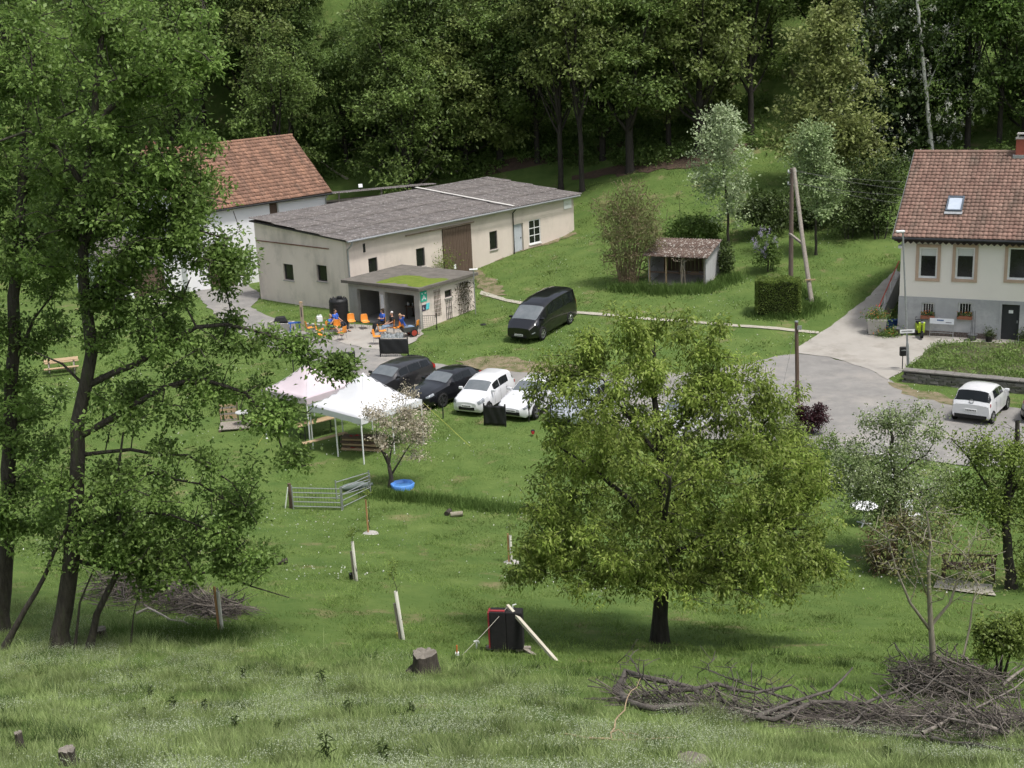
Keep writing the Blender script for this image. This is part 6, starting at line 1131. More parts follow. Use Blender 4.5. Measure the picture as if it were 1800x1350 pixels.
MB()._add([(-.45,-.22,.3),(.35,-.22,.3),(.35,.22,.3),(-.45,.22,.3),(-.6,-.27,.6),(.45,-.27,.6),(.45,.27,.6),(-.6,.27,.6)],[(0,3,2,1),(0,1,5,4),(1,2,6,5),(2,3,7,6),(3,0,4,7)]).build('tray', nmat('cart_tray', (.05,.055,.05), (.08,.08,.075)), ctt); MB().tube([(-.4,.0,.35),(-1.0,.0,.75)],.02,6).build('handle', DKMETAL, ctt)
BANN = nmat('black_banner', (.012,.013,.014), (.02,.021,.022), scale=3, rough=.55, c3=(.1,.1,.1), s3=4, t3=(.66,.72))
def banner(label, pl_, pr__, h, z0, seed, mat=BANN, name='fence_banner'):
    A, Bq = at(*pl_), at(*pr__); an = math.atan2(Bq[1]-A[1], Bq[0]-A[0]); L_ = float(np.hypot(*(Bq-A)[:2])); t = thing(name, label, 'banner', A, an)
    for x in (0,L_): MB().b2(x-.03,x+.03,-.03,.03,-.1,z0+h+.08).build('post', DKMETAL, t)
    n = 12; m_ = 8; P = [(i/n*L_, -.04+.02*math.sin(i*1.3+j*.7+seed), z0+h*j/m_) for i in range(n+1) for j in range(m_+1)]; q = MB(); q._add(P, [(i*(m_+1)+j,(i+1)*(m_+1)+j,(i+1)*(m_+1)+j+1,i*(m_+1)+j+1) for i in range(n) for j in range(m_)]); o = q.build('sheet', mat, t, True); so = o.modifiers.new('s','SOLIDIFY'); so.thickness = .008
    g = MB()
    for k in range(int(z0/.12)+1): g.bar((0,.0,.05+k*.12),(L_,.0,.05+k*.12),.008)
    for k in range(int(L_/.12)): g.bar((k*.12,.006,.0),(k*.12,.006,z0),.008)
    w_ = g.build('wire_mesh', DKMETAL, t); w_['kind'] = 'stuff'; return t
b1 = banner('black banner on a wire frame at the edge of the yard', (669,628), (718,627), .85, .2, 1)
q = MB(); P = []
rg = random.Random(2)
for i in range(14): P += [(.05+i*.1,-.02+rg.uniform(-.03,.03),1.08),(.05+i*.1+rg.uniform(-.04,.04),.05+rg.uniform(-.05,.05),1.34+rg.uniform(-.05,.06))]
q._add(P,[(2*i,2*i+2,2*i+3,2*i+1) for i in range(13)]); q.build('plastic_film', nmat('painted_glint_film', (.5,.52,.53), (.12,.13,.13), scale=9, rough=.2), b1)  # pale mottling paints the reflections on the plastic into its colour
banner('dark gate panel beside the lane below the chairs', (580,654), (625,652), 1.0, .08, 2, name='mesh_gate'); banner('dark board panel before the white parked cars', (852,748), (889,750), .92, .05, 3, BLACK, 'board_panel')
for px, py, h, lb in ((519,692,1.75,'tall black fence post left of the tents'),(579,684,.62,'short black fence post behind the pinkish tent'),(779,736,1.05,'black fence post beside the black hatchback'),(768,580,1.0,'black fence post at the annex corner'),(930,742,1.0,'black fence post near the white parked cars'),(625,654,1.05,'leaning black post at the dark gate panel')):
    t = thing('fence_post', lb, 'fence post', at(px,py)); MB().tube([(0,0,-.1),(0.02,0,h)],.03,8).build('shaft', DKMETAL, t); MB().lathe([(0,.03),(.035,.02),(.035,0)],8,(.02,0,h)).build('cap', BLACK, t)
A, Bq = at(744,582), at(768,580); mp = thing('wire_panel', 'wire mesh panel between annex corner and black post', 'wire panel', A, math.atan2(Bq[1]-A[1],Bq[0]-A[0])); L_ = float(np.hypot(*(Bq-A)[:2])); g = MB()
for k in range(8): g.bar((0,0,.05+k*.12),(L_,0,.05+k*.12),.009)
for k in range(int(L_/.12)+1): g.bar((k*.12,.008,0),(k*.12,.008,.9),.009)
g.build('wire_mesh', DKMETAL, mp)['kind'] = 'stuff'; MB().bar((0,0,.93),(L_,0,.93),.02).build('top_rail', DKMETAL, mp)
gp = thing('steel_pole', 'thin galvanised pole at the back corner of the annex', 'pole', at(836,552)); MB().tube([(0,0,-.1),(0,0,2.75)],.03,8).build('shaft', GALV, gp); MB().b2(-.25,.25,-.12,.12,2.752,2.8).build('top_plate', WHITEP, gp)
cl_ = thing('climbing_plant', 'dry climbing plant on the annex side wall', 'climber', annex.location, -.66); rg = np.random.RandomState(11); pts = np.stack([np.full(700,AW+.06)+rg.rand(700)*.1, rg.normal(4.1,.45,700), rg.rand(700)**.7*2.2],-1); V, F_ = leaves(pts, dict(l=.09,w=.06), rg); np_mesh('foliage', V, F_, leafmat('dry_leaves', (.06,.06,.025), (.09,.07,.04)), cl_)
for k in range(7): MB().tube([(AW+.03,3.7+k*.13,0),(AW+.05,3.6+k*.15,1.1),(AW+.04,3.5+k*.17,2.2)],.012,5).build('stem', BARK, cl_)
yb = thing('wall_shrub', 'yellow green shrub growing between annex roof and barn', 'shrub', (barn.location.x,barn.location.y,0)); rg = np.random.RandomState(12); c0 = np.array(Matrix.Rotation(.852,4,'Z') @ Vector((8.3,-.5,1.4))); V, F_ = leaves(c0+rg.normal(size=(700,3))*np.array([.5,.35,.5])+np.array([0,0,.5]), dict(l=.12,w=.07), rg); np_mesh('foliage', V, F_, LEAF_Y, yb); MB().tube([tuple(c0-np.array([0,0,1.2])),tuple(c0+np.array([0,0,.7]))],.03,6).build('stem', BARK, yb)
# ------------------------------------------------------------------ meadow and orchard furniture
TUBE = nmat('pale_guard_tube', (.5,.49,.42), (.42,.41,.35), scale=5); STKO = nmat('orange_stake', (.5,.27,.13), (.42,.22,.11), scale=4, stretch=(5,5,.5))
def guard(label, px, py, h, tube, stake, plant, disc=False, seed=0, tilt=0, h2=None):
    t = thing('tree_guard', label, 'tree guard', at(px,py)); t.rotation_euler = (0,tilt,0); rg = np.random.RandomState(seed)
    if tube: MB().lathe([(.042,-.05),(.042,h),(.036,h),(.036,-.05)],12).build('guard_tube', TUBE, t, True)
    if stake: m_ = MB(); m_.tube([(-.075,.03,-.1),(-.075,.03,(h2 or h*.75))],.03,8); m_.build('stake', stake, t)
    if disc: MB().lathe([(0,.05),(.1,.05),(.26,.02),(.3,-.02)],14,(0,0,0)).build('root_collar', CONC, t)
    if plant:
        B = np.array(t.location); V, Fc, LV, LF = build_tree((0,0,0), [([(0,0,.2),(.01,0,h+.2),(-.02,.02,h+plant*.6)], (.014,.006))], [((0,0,h+plant*.55),(.16,.16,plant*.5),16)], dict(l=.055,w=.035,spread=.05,n=130,back=3), seed, r_tip=.003, seg=.15)
        np_mesh('stem', V, Fc, BARK, t); np_mesh('leaves', LV, LF, LEAF_Y, t)
guard('pale tree guard with dark stake nearest the weathered stump', 709,1124,1.2,True,WOODG,.75,seed=1,tilt=-.08); guard('pale tree guard with dark stake above the nearest one', 627,1021,1.2,True,WOODG,.5,seed=2,tilt=-.03); guard('orange sapling stake on a grey root collar', 651,938,1.25,False,STKO,.5,True,seed=3,h2=1.25); guard('pale tree guard with orange stake by the left brush pile', 391,1114,1.05,True,STKO,.0,seed=4,h2=1.15); guard('pale tree guard half hidden by the cherry crown', 899,990,.95,True,STKO,.5,True,seed=5,h2=1.0)
bk = thing('small_bucket', 'yellow bucket at the foot of the nearest tree guard', 'bucket', at(702,1122)); MB().lathe([(0,0),(.06,0),(.075,.13),(.07,.13),(.055,.01)],12).build('shell', nmat('yellow_plastic', (.5,.5,.12)), bk); MB().tube([(-.07,0,.13),(0,.05,.06),(.07,0,.13)],.005,5).build('handle', GALV, bk)
bk = thing('small_bucket', 'black bucket at the foot of the upper tree guard', 'bucket', at(619,1018)); MB().lathe([(0,0),(.07,0),(.085,.18),(.08,.18),(.065,.01)],12).build('shell', BLACK, bk); MB().tube([(-.08,0,.18),(0,.06,.1),(.08,0,.18)],.005,5).build('handle', GALV, bk)
# archery target on its stand
tg = thing('target_stand', 'black foam target block with red edge on a pale timber stand', 'target', at(893,1146), math.radians(-8)); tg_red = nmat('red_tape', (.3,.035,.04), (.22,.03,.035)); tblk = nmat('black_foam', (.013,.012,.013), (.02,.019,.019), scale=6, rough=.95, bump=.004)
for k in range(2): MB().b2(-.36+k*.365,-.36+k*.365+.36,-.16,.12,.14,1.02).build('foam_block', tblk, tg, bevel=.015)
MB().b2(-.4,-.362,-.15,.11,.15,1.01).build('red_edge', tg_red, tg, bevel=.01); MB().b2(-.36,-.02,-.12,-.05,1.023,1.04).build('top_strap', tg_red, tg)
MB().bar((-.3,-.2,.0),(1.5,-1.15,-.04),.09,.07).build('base_beam', WOODG, tg); MB().bar((.3,.15,.03),(1.3,-.95,.03),.08,.06).build('base_beam', WOODG, tg); MB().bar((-.5,.1,.05),(.5,.1,.05),.09,.07).build('cross_beam', WOODG, tg); MB().bar((.02,.05,1.1),(1.48,-1.16,.05),.07,.07).build('strut', nmat('pale_strut', (.52,.48,.4), (.42,.38,.3), scale=4), tg); MB().b2(-.3,-.2,-.1,.1,.04,.135).build('support_block', WOODG, tg); MB().b2(.2,.3,-.1,.1,.07,.135).build('support_block', WOODG, tg)
hb_ = thing('hook_bracket', 'white metal hook on top of the target block', 'hook', Vector(at(893,1146))+Vector((.15,0,1.042))); MB().tube([(0,0,0),(0,0,.08),(.08,0,.1)],.012,6).build('hook', WHITEP, hb_); MB().b2(-.05,.05,-.04,.04,0,.012).build('base_plate', DKMETAL, hb_)
rope('rope', 'rope stretched from the target top down to the grass', Vector(at(893,1146))+Vector((.05,0,1.1)), at(812,1152), .007, nmat('pale_rope', (.4,.38,.32)), .02)
ms = thing('mallet', 'orange and white mallet standing in the grass at the rope end', 'mallet', at(803,1152)); MB().tube([(0,0,0),(.01,0,.24)],.018,6).build('handle', nmat('orange_paint', (.6,.16,.05)), ms); MB().b2(-.03,.05,-.04,.04,0,.07).build('head', WHITEP, ms)
tap = thing('standpipe', 'short white tap post left of the target', 'tap', at(838,1140)); MB().tube([(0,0,0),(0,0,.2)],.02,6).build('pipe', WHITEP, tap); MB().tube([(-.06,0,.18),(.05,0,.18),(.06,0,.13)],.015,6).build('spout', WHITEP, tap)
# stock hurdles, pool
def hurdle(label, a_px, b_px, h, rails, mesh):
    A, Bq = at(*a_px), at(*b_px); t = thing('stock_hurdle', label, 'gate', A, math.atan2(Bq[1]-A[1],Bq[0]-A[0])); L_ = float(np.hypot(*(Bq-A)[:2])); dz = Bq[2]-A[2]
    for x in (0,L_): MB().tube([(x,0,-.1),(x,0,h+.08+dz*x/L_)],.025,8).build('upright', GALV, t)
    for k in range(rails): z = .12+(h-.12)*k/(rails-1); MB().tube([(0,0,z),(L_,0,z+dz)],.018,6).build('rail', GALV, t)
    if mesh:
        g = MB()
        for k in range(int(L_/.11)): g.bar((k*.11,.02,.1),(k*.11,.02,h),.007)
        g.build('wire_mesh', DKMETAL, t)['kind'] = 'stuff'
    return t
hurdle('steel mesh hurdle gate beside a dark wooden post', (516,895), (601,897), .85, 5, True); hurdle('steel rail hurdle continuing right of the mesh gate', (603,896), (652,872), .85, 4, False); hurdle('steel rail hurdle behind the mesh gate', (592,878), (650,860), .7, 3, False)
dp = thing('gate_post', 'dark wooden gate post with white brace left of mesh gate', 'post', at(512,893)); MB().tube([(0,0,-.1),(0,0,.98)],[.075,.065],8).build('shaft', WOODB, dp); MB().bar((-.22,-.05,0),(-.05,-.05,.85),.04).build('brace', WHITEP, dp)
gbk = thing('green_bag', 'grey green sack lying behind the hurdles', 'sack', at(625,862), .2); skin('sack_body', nmat('sack_cloth', (.2,.24,.22), (.15,.18,.165)), gbk, [(-.55,0,.15),(-.2,0,.18),(.2,0,.2),(.55,0,.16)], [(0,1),(1,2),(2,3)], [.1,.16,.16,.09]); MB().tube([(.6,0,.16),(.7,0,.2)],[.05,.07],8).build('tied_end', nmat('sack_cloth', (.2,.24,.22)), gbk)
pp = thing('paddling_pool', 'scalloped blue paddling pool at the foot of the blossom tree', 'paddling pool', at(708,858)); n = 36; V = []; PB = nmat('pool_blue', (.12,.3,.7), (.09,.25,.62), rough=.4)
for k, (r, z) in enumerate(((.02,.03),(.3,.03),(.36,.05),(.4,.2),(.43,.22),(.46,.2),(.42,.0))): V += [(math.cos(2*math.pi*j/n)*(r+(.02*math.cos(j*2*math.pi/4.5) if k > 1 else 0)),math.sin(2*math.pi*j/n)*(r+(.02*math.cos(j*2*math.pi/4.5) if k > 1 else 0)),z) for j in range(n)]
q = MB(); q._add(V, [(i*n+j,i*n+(j+1)%n,(i+1)*n+(j+1)%n,(i+1)*n+j) for i in range(6) for j in range(n)]+[tuple(range(n))]); q.build('basin', PB, pp, True); MB().lathe([(0,.1),(.375,.1)],24).build('water', nmat('pool_water', (.1,.26,.55), (.12,.3,.6), rough=.05, spec=.5), pp)
for i, (px, py, r, L_, a_, lb) in enumerate(((788,905,.1,.3,1.2,'dark short log standing in the lawn'),(803,908,.1,.45,.1,'pale log lying beside the dark log'),(497,992,.09,.3,.3,'small grey log in the grass under the left branches'))):
    t = thing('cut_log', lb, 'log', at(px,py)+np.array([0,0,.09]), a_); MB().tube([(-L_/2,0,0),(L_/2,0,.02)],[r,r*.9],10).build('bark', BARK if i != 1 else BARKP, t); MB().lathe([(0,0),(r*.9,.001)],10).build('cut_end', nmat('cut_wood', (.36,.32,.26)), t).matrix_local = Matrix.Translation((L_/2+.002,0,.02)) @ Matrix.Rotation(math.pi/2,4,'Y')
# bench, round table, play deck
gb = thing('garden_bench', 'dark lattice backed garden bench under the fruit tree', 'bench', at(1703,1022), math.radians(-12))
for k in range(10): MB().bar((-.72+k*.15,.0,.42),(-.6+k*.15,.02,.85),.035,.02).build('lattice_slat', WOODB, gb); MB().bar((-.62+k*.15,.025,.42),(-.74+k*.15,.045,.85),.035,.02).build('lattice_slat', DKMETAL, gb)
MB().bar((-.78,.01,.87),(.78,.01,.87),.05).build('top_rail', WOODB, gb); MB().bar((-.78,.0,.4),(.78,.0,.4),.05).build('lower_rail', WOODB, gb)
for k in range(4): MB().b2(-.75,.75,.06+k*.11,.15+k*.11,.4,.43).build('seat_slat', WOODB, gb)
for x in (-.72,.72):
    MB().b2(x-.03,x+.03,-.03,.03,-.08,.9).build('leg', WOODB, gb); MB().b2(x-.03,x+.03,.44,.5,-.08,.6).build('leg', WOODB, gb); MB().b2(x-.035,x+.035,-.02,.5,.602,.64).build('armrest', WOODB, gb)
drape('gravel_pad', W([(1650,1015),(1745,1030),(1750,1050),(1640,1035)]), nmat('pale_gravel', (.4,.37,.31)), .05, .3, .1)
rt = thing('round_table', 'white round garden table beside the apple tree', 'table', at(1518,922)); MB().lathe([(0,.68),(.46,.68),(.48,.7),(.46,.72),(0,.725)],28).build('table_top', WHITEP, rt); MB().tube([(0,0,.05),(0,0,.679)],.04,8).build('pedestal', WHITEP, rt)
for k in range(3): MB().bar((0,0,.06),(math.cos(k*2.1)*.32,math.sin(k*2.1)*.32,0),.04).build('foot', WHITEP, rt)
wc = thing('garden_chair', 'white garden chair right of the round table', 'chair', at(1605,925), .6); MB().b2(-.22,.22,-.22,.22,.42,.45).build('seat', WHITEP, wc); MB().box((0,.22,.68),(.44,.03,.42)).build('backrest', WHITEP, wc)
for x in (-.2,.2):
    for y in (-.2,.2): MB().b2(x-.02,x+.02,y-.02,y+.02,-.03,.419).build('leg', WHITEP, wc)
# timber corner under the left tree
dk = thing('timber_deck', 'low timber deck with wicker screen left of the tents', 'deck', at(425,752), .12)
for k in range(9): MB().b2(-1.0,1.0,-.5+k*.14,-.5+k*.14+.125,.1,.14).build('deck_board', WOODG, dk)
for x in (-.95,0,.95): MB().b2(x-.05,x+.05,-.5,.75,-.05,.098).build('bearer', WOODB, dk)
for k in range(8): MB().b2(-1.0,-.25,.78,.81,.16+k*.1,.25+k*.1).build('screen_slat', WOODL if k%3 else WOODG, dk)
for x in (-1.0,-.2): MB().b2(x-.03,x+.03,.812,.87,-.05,1.0).build('screen_post', WOODB, dk)
st2 = thing('cable_table', 'small round table on the timber deck', 'table', Vector(at(425,752))+Vector((.1,.1,.14))); MB().lathe([(0,.55),(.35,.55),(.36,.58),(.35,.6),(0,.6)],18).build('table_top', nmat('grey_table', (.45,.45,.44)), st2); MB().tube([(0,0,0),(0,0,.549)],.05,8).build('pedestal', WOODG, st2)
oc = thing('orange_toy', 'small orange toy crate on the timber deck', 'crate', Vector(at(425,752))+Vector((.75,.1,.142)), .3); MB().b2(-.14,.14,-.1,.1,0,.2).build('shell', ORANGE, oc, bevel=.015); MB().b2(-.15,.15,-.11,.11,.202,.225).build('rim', ORANGE, oc)
for i in range(7):
    t = thing('stone_step', ['lowest','second','third','fourth','fifth','sixth','topmost'][i]+' pale stone step in the bank left of the lane', 'step', at(285-i*2,534-i*6), -.15); MB().b2(-.75,.75,-.16,.16,-.25,.06).build('tread', CONC, t, bevel=.015)
px_ = thing('picnic_table', 'weathered wooden picnic table under the left tree', 'picnic table', at(110,655), .3)
for k in range(4): MB().b2(-.9,.9,-.34+k*.17,-.34+k*.17+.155,.72,.76).build('table_board', WOODL, px_)
for y in (-.7,.7): MB().b2(-.9,.9,y-.13,y+.13,.42,.46).build('bench_board', WOODL, px_)
for x in (-.65,.65): MB().bar((x,-.7,.4),(x,.7,.4),.07).build('crossbar', WOODG, px_); MB().bar((x,-.55,0),(x,-.2,.72),.07).build('leg', WOODG, px_); MB().bar((x,.55,0),(x,.2,.72),.07).build('leg', WOODG, px_)
gl = thing('cable_grate', 'small black drain grate in the lawn left of the van', 'drain', at(850,571)); MB().lathe([(0,.06),(.18,.05),(.2,.02),(.2,-.05)],14).build('cover', BLACK, gl); MB().b2(-.12,.12,-.01,.01,.055,.075).build('grip', DKMETAL, gl)
rb = thing('backpack', 'small dark rucksack in the grass by the white cars', 'bag', at(937,766)); skin('bag_body', BLK, rb, [(0,0,.12),(0,0,.3)], [(0,1)], [.13,.11]); MB().b2(-.06,.06,-.15,-.13,.12,.25).build('pocket', nmat('red_cloth', (.4,.03,.03)), rb)
# ------------------------------------------------------------------ brushwood
BRU = nmat('brushwood', (.13,.112,.095), (.045,.038,.032), scale=3, rough=.95, island=.7)
def brush(name, label, spine, n, width, hmax, seed, lens=(.4,1.5), along=.85, mat=BRU):
    """heap of loose sticks along a ground line"""
    rg = np.random.RandomState(seed); S_ = [at(*p[:2]) for p in spine]; W2 = [p[2] for p in spine]; V = []; Fc = []; nv = 0; B = S_[0]
    for k in range(n):
        f = rg.rand()*(len(S_)-1); i = int(f); f -= i; w = W2[i]+(W2[i+1]-W2[i])*f; c = S_[i]+(S_[i+1]-S_[i])*f; dr = S_[i+1]-S_[i]; a = math.atan2(dr[1],dr[0])+rg.normal(0,along); off = rg.normal(0,.45)*w*width; nrm = np.array([-dr[1],dr[0],0])/np.linalg.norm(dr[:2]); c = c+nrm*off
        hgt = max(.02, hmax*w*(1-abs(off)/(w*width*1.3)))*rg.rand(); L_ = rg.uniform(*lens); tl = rg.normal(0,.22); r = rg.uniform(.005,.016)*(2.2 if rg.rand() < .08 else 1); m_ = 5
        z0 = tz(c[0],c[1])+hgt; t = np.linspace(-.5,.5,m_)[:,None]; d = np.array([math.cos(a)*math.cos(tl),math.sin(a)*math.cos(tl),math.sin(tl)]); bend = rg.normal(0,.12,3)*L_
        Q = np.array([c[0],c[1],z0])+d*L_*t+bend*(.25-t**2)+rg.normal(0,.012,(m_,3)); gz = terr(Q[:,0],Q[:,1]); Q[:,2] = np.maximum(Q[:,2],gz+.01); rr = r*np.linspace(1,.35,m_)
        s_ = np.cross(d,[0,0,1.0]); s_ /= np.linalg.norm(s_)+1e-9; u_ = np.cross(s_,d); ring = np.stack([Q+s_*rr[:,None],Q+(-.5*s_+.87*u_)*rr[:,None],Q+(-.5*s_-.87*u_)*rr[:,None]],1).reshape(-1,3)-B; V.append(ring)
        ii = np.arange(m_-1)[:,None]*3+np.arange(3); jj = np.arange(m_-1)[:,None]*3+(np.arange(3)+1)%3; Fc.append(np.stack([ii,jj,jj+3,ii+3],-1).reshape(-1,4)+nv); nv += m_*3
    o = np_mesh(name, np.concatenate(V), np.concatenate(Fc), mat); o.location = B; return tag(o, label, 'brushwood', kind='stuff')
brush('brush_pile', 'long heap of grey dead branches across the lower right', [(1090,1232,.35),(1180,1245,.4),(1250,1250,.5),(1350,1262,.7),(1450,1270,1.0),(1560,1275,1.4),(1660,1275,1.7),(1760,1290,1.7),(1830,1300,1.6)], 1050, .85, .26, 1)
brush('brush_pile', 'tangled grey brushwood under the left foreground trees', [(180,1040,1.0),(260,1050,1.3),(340,1070,1.0),(420,1085,.6)], 900, .9, .6, 2)
brush('brush_pile', 'tall twiggy heap around the pale young tree', [(1590,1215,1.2),(1660,1215,1.5),(1740,1235,1.2)], 520, .6, .62, 3, (.4,1.2), 1.2)
def deadbranch(label, lines, ells, seed, mat=None, r=.045):
    P = at(*lines[0][0][0][:2]); B = P; tr = []
    for l_, rad in lines: tr.append(([at(q[0],q[1])+np.array([0,0,q[2] if len(q) > 2 else .08]) for q in l_], rad)+((1,) if tr else ()))
    el = [(at(e[0],e[1])+np.array([0,0,e[3]]), (e[2],e[2]*.8,e[3]), e[4]) for e in ells]; V, Fc, _, _ = build_tree(B, tr, el, None, seed, seg=.4, r_tip=.007, wander=.15)
    t = thing('dead_branch', label, 'branch', B); np_mesh('limb', V, Fc, mat or nmat('dead_wood', (.13,.115,.1), (.055,.048,.042), scale=6, rough=.95, bump=.02, bscale=20), t, True); return t
deadbranch('curved dark dead branch at the left end of the brush heap', [([(1085,1220,.1),(1100,1205,.3),(1130,1218,.32),(1175,1225,.3),(1220,1228,.2),(1250,1250,.1)],(.07,.04)),([(1100,1240,.08),(1150,1255,.1),(1220,1250,.12),(1300,1258,.1)],(.065,.03)),([(1180,1232,.2),(1260,1228,.3),(1330,1240,.25),(1390,1235,.35)],(.05,.02))], [(1100,1225,.45,.25,26),(1200,1245,.6,.25,40),(1290,1245,.5,.3,34)], 301)
deadbranch('dead branch forking upward in the middle of the brush heap', [([(1330,1270,.1),(1400,1260,.3),(1460,1255,.45),(1500,1240,.75)],(.042,.014)),([(1360,1275,.1),(1430,1262,.3),(1520,1265,.3),(1600,1250,.5)],(.05,.02))], [(1380,1262,.6,.3,36),(1450,1258,.4,.3,24)], 302)
deadbranch('pale orange stick lying in the foreground grass', [([(995,1296,.05),(1030,1306,.08),(1075,1310,.1),(1082,1288,.2),(1100,1262,.25),(1128,1225,.4)],(.018,.006)),([(1075,1310,.08),(1130,1306,.06),(1190,1303,.05)],(.012,.005))], [(1110,1306,.3,.1,6)], 303, nmat('pale_stick', (.4,.29,.18), (.32,.24,.15)))
deadbranch('long dead log at the bottom right edge', [([(1640,1305,.06),(1700,1318,.1),(1760,1328,.1),(1830,1335,.1)],(.04,.025))], [(1720,1322,.4,.2,12)], 304)
deadbranch('grey dead log in front of the brush heap', [([(1445,1275,.05),(1500,1292,.1),(1560,1300,.1),(1630,1302,.06)],(.04,.03))], [(1540,1298,.3,.15,10)], 305)
deadbranch('white bleached branch lying by the left brushwood', [([(240,1085,.1),(262,1082,.2),(300,1095,.08),(360,1110,.05),(410,1105,.05)],(.03,.012))], [(330,1098,.4,.15,12)], 306, nmat('bleached_wood', (.42,.38,.33), (.3,.27,.23)))

for i, (ln, lb) in enumerate([([(1480,1290,.1),(1540,1268,.3),(1600,1262,.4),(1660,1240,.7)],'forked dead branch left of the pale young tree'),([(1620,1300,.1),(1680,1285,.3),(1740,1270,.4),(1800,1250,.6)],'forked dead branch below the fresh green shrub'),([(1700,1250,.3),(1650,1245,.5),(1600,1225,.6),(1570,1195,.8)],'dead branch sticking up left of the young tree foot'),
        ([(1780,1300,.1),(1720,1300,.25),(1650,1290,.3),(1560,1285,.3)],'long grey branch along the front of the heap'),([(1420,1250,.1),(1350,1240,.25),(1290,1222,.3),(1240,1212,.45)],'dead branch pointing left above the heap middle'),([(1760,1230,.3),(1800,1215,.5),(1830,1190,.8)],'dead branch at the right edge of the heap'),([(1200,1255,.05),(1160,1240,.25),(1130,1222,.35),(1105,1190,.5)],'twisted dead branch with raised tip at the heap left end')]):
    deadbranch(lb, [(ln,(.032 if i%2 else .026,.01))], [(ln[1][0],ln[1][1],.6,.35,34),(ln[2][0],ln[2][1],.55,.4,34),(ln[-1][0],ln[-1][1],.3,.5,12)], 320+i, nmat('dead_wood_pale', (.24,.21,.18), (.12,.105,.09), scale=6, bump=.02) if i in (1,3,5) else None)
# ------------------------------------------------------------------ grass, flowers
GR_N = leafmat('meadow_blades', (.19,.255,.085), (.3,.355,.155), trans=.35, scale=1.1, var=.5, spec=.15); GR_M = leafmat('lawn_blades', (.122,.195,.044), (.198,.265,.08), trans=.3, scale=.45, var=.42, spec=.1)
BLD = [[Vector((0,0,0)),(BL,0),(BL,BW),(0,BW)]]
def fp(o, x0, x1, y0, y1):
    M_ = Matrix.Translation(o.location) @ o.rotation_euler.to_matrix().to_4x4(); return [tuple(M_ @ Vector(q))[:2] for q in ((x0,y0,0),(x1,y0,0),(x1,y1,0),(x0,y1,0))]
FOOT = [fp(shed,0,sw,0,2.6), fp(barn,0,BL,0,BW), fp(annex,0,AW,0,AD), fp(wbn,-26,0,0,8), fp(hse,0,HL,0,12)] + EXCL
def scatter(N_, y0, y1, seed, dens=None, excl=True, pad=1.0):
    rg = np.random.RandomState(seed); Y = y0+(y1-y0)*rg.rand(N_); X = (rg.rand(N_)*2-1)*(Y*.415+pad)
    ok = np.ones(N_,bool)
    if excl:
        Xj, Yj = X+rg.normal(0,.14,N_), Y+rg.normal(0,.14,N_)
        for q in FOOT: ok &= ~inpoly(Xj,Yj,q)
    if dens is not None: ok &= rg.rand(N_) < dens(X,Y)
    X, Y = X[ok], Y[ok]; return X, Y, terr(X,Y), rg
def blades(name, label, X, Y, Z, rg, h, w, mat, lean=.45):
    N_ = len(X); a = rg.rand(N_)*6.283; hh = h*(.45+.9*rg.rand(N_)); ww = w*(.6+.8*rg.rand(N_)); ln = rg.normal(0,lean,(N_,2))*hh[:,None]
    dx, dy = np.cos(a)*ww/2, np.sin(a)*ww/2; V = np.stack([np.stack([X-dx,Y-dy,Z-.02],-1), np.stack([X+dx,Y+dy,Z-.02],-1), np.stack([X+ln[:,0],Y+ln[:,1],Z+hh],-1)],1).reshape(-1,3)
    return tag(np_mesh(name, V, np.arange(N_*3).reshape(-1,3), mat), label, 'grass', kind='stuff')
YB = lambda X: np.clip(24.3-.62*X,18,33)
cl = lambda X,Y: np.clip(.4+1.3*(vnoise(X,Y,1.1,41)-.3)+.6*(vnoise(X,Y,.3,42)-.4),.15,1)*np.clip((YB(X)-Y)/3,0,1)
tuft = lambda X,Y,sc,sd: 1+1.6*np.clip((vnoise(X,Y,sc,sd)-.72)*8,0,1)
X, Y, Z, rg = scatter(560000,11.5,33,1,cl,False); hN = .105*(.5+.9*vnoise(X,Y,.8,43))*tuft(X,Y,.45,52); blades('meadow_grass','tall pale meadow grass on the foreground slope',X,Y,Z,rg,hN,.012,GR_N,.6)
X, Y, Z, rg = scatter(580000,16,62,2,lambda X,Y: np.clip(.5+1.7*(vnoise(X,Y,.9,44)-.38)+.8*(vnoise(X,Y,3.1,64)-.45),.04,1)*np.clip((Y-YB(X)+1.5)/3,0,1)); blades('lawn_grass','short mown lawn grass around the tents and cherry tree',X,Y,Z,rg,.055*(.5+.9*vnoise(X,Y,.7,45))*tuft(X,Y,.5,53),.022,GR_M,.8)
X, Y, Z, rg = scatter(280000,60,108,3,lambda X,Y: np.clip(.45+1.6*(vnoise(X,Y,1.2,46)-.38)+.7*(vnoise(X,Y,4,65)-.45),.04,1)); blades('hill_grass','short grass on the lawn and bank behind the lane',X,Y,Z,rg,.085*(.5+.9*vnoise(X,Y,.9,47))*tuft(X,Y,.7,54),.045,GR_M,.8)
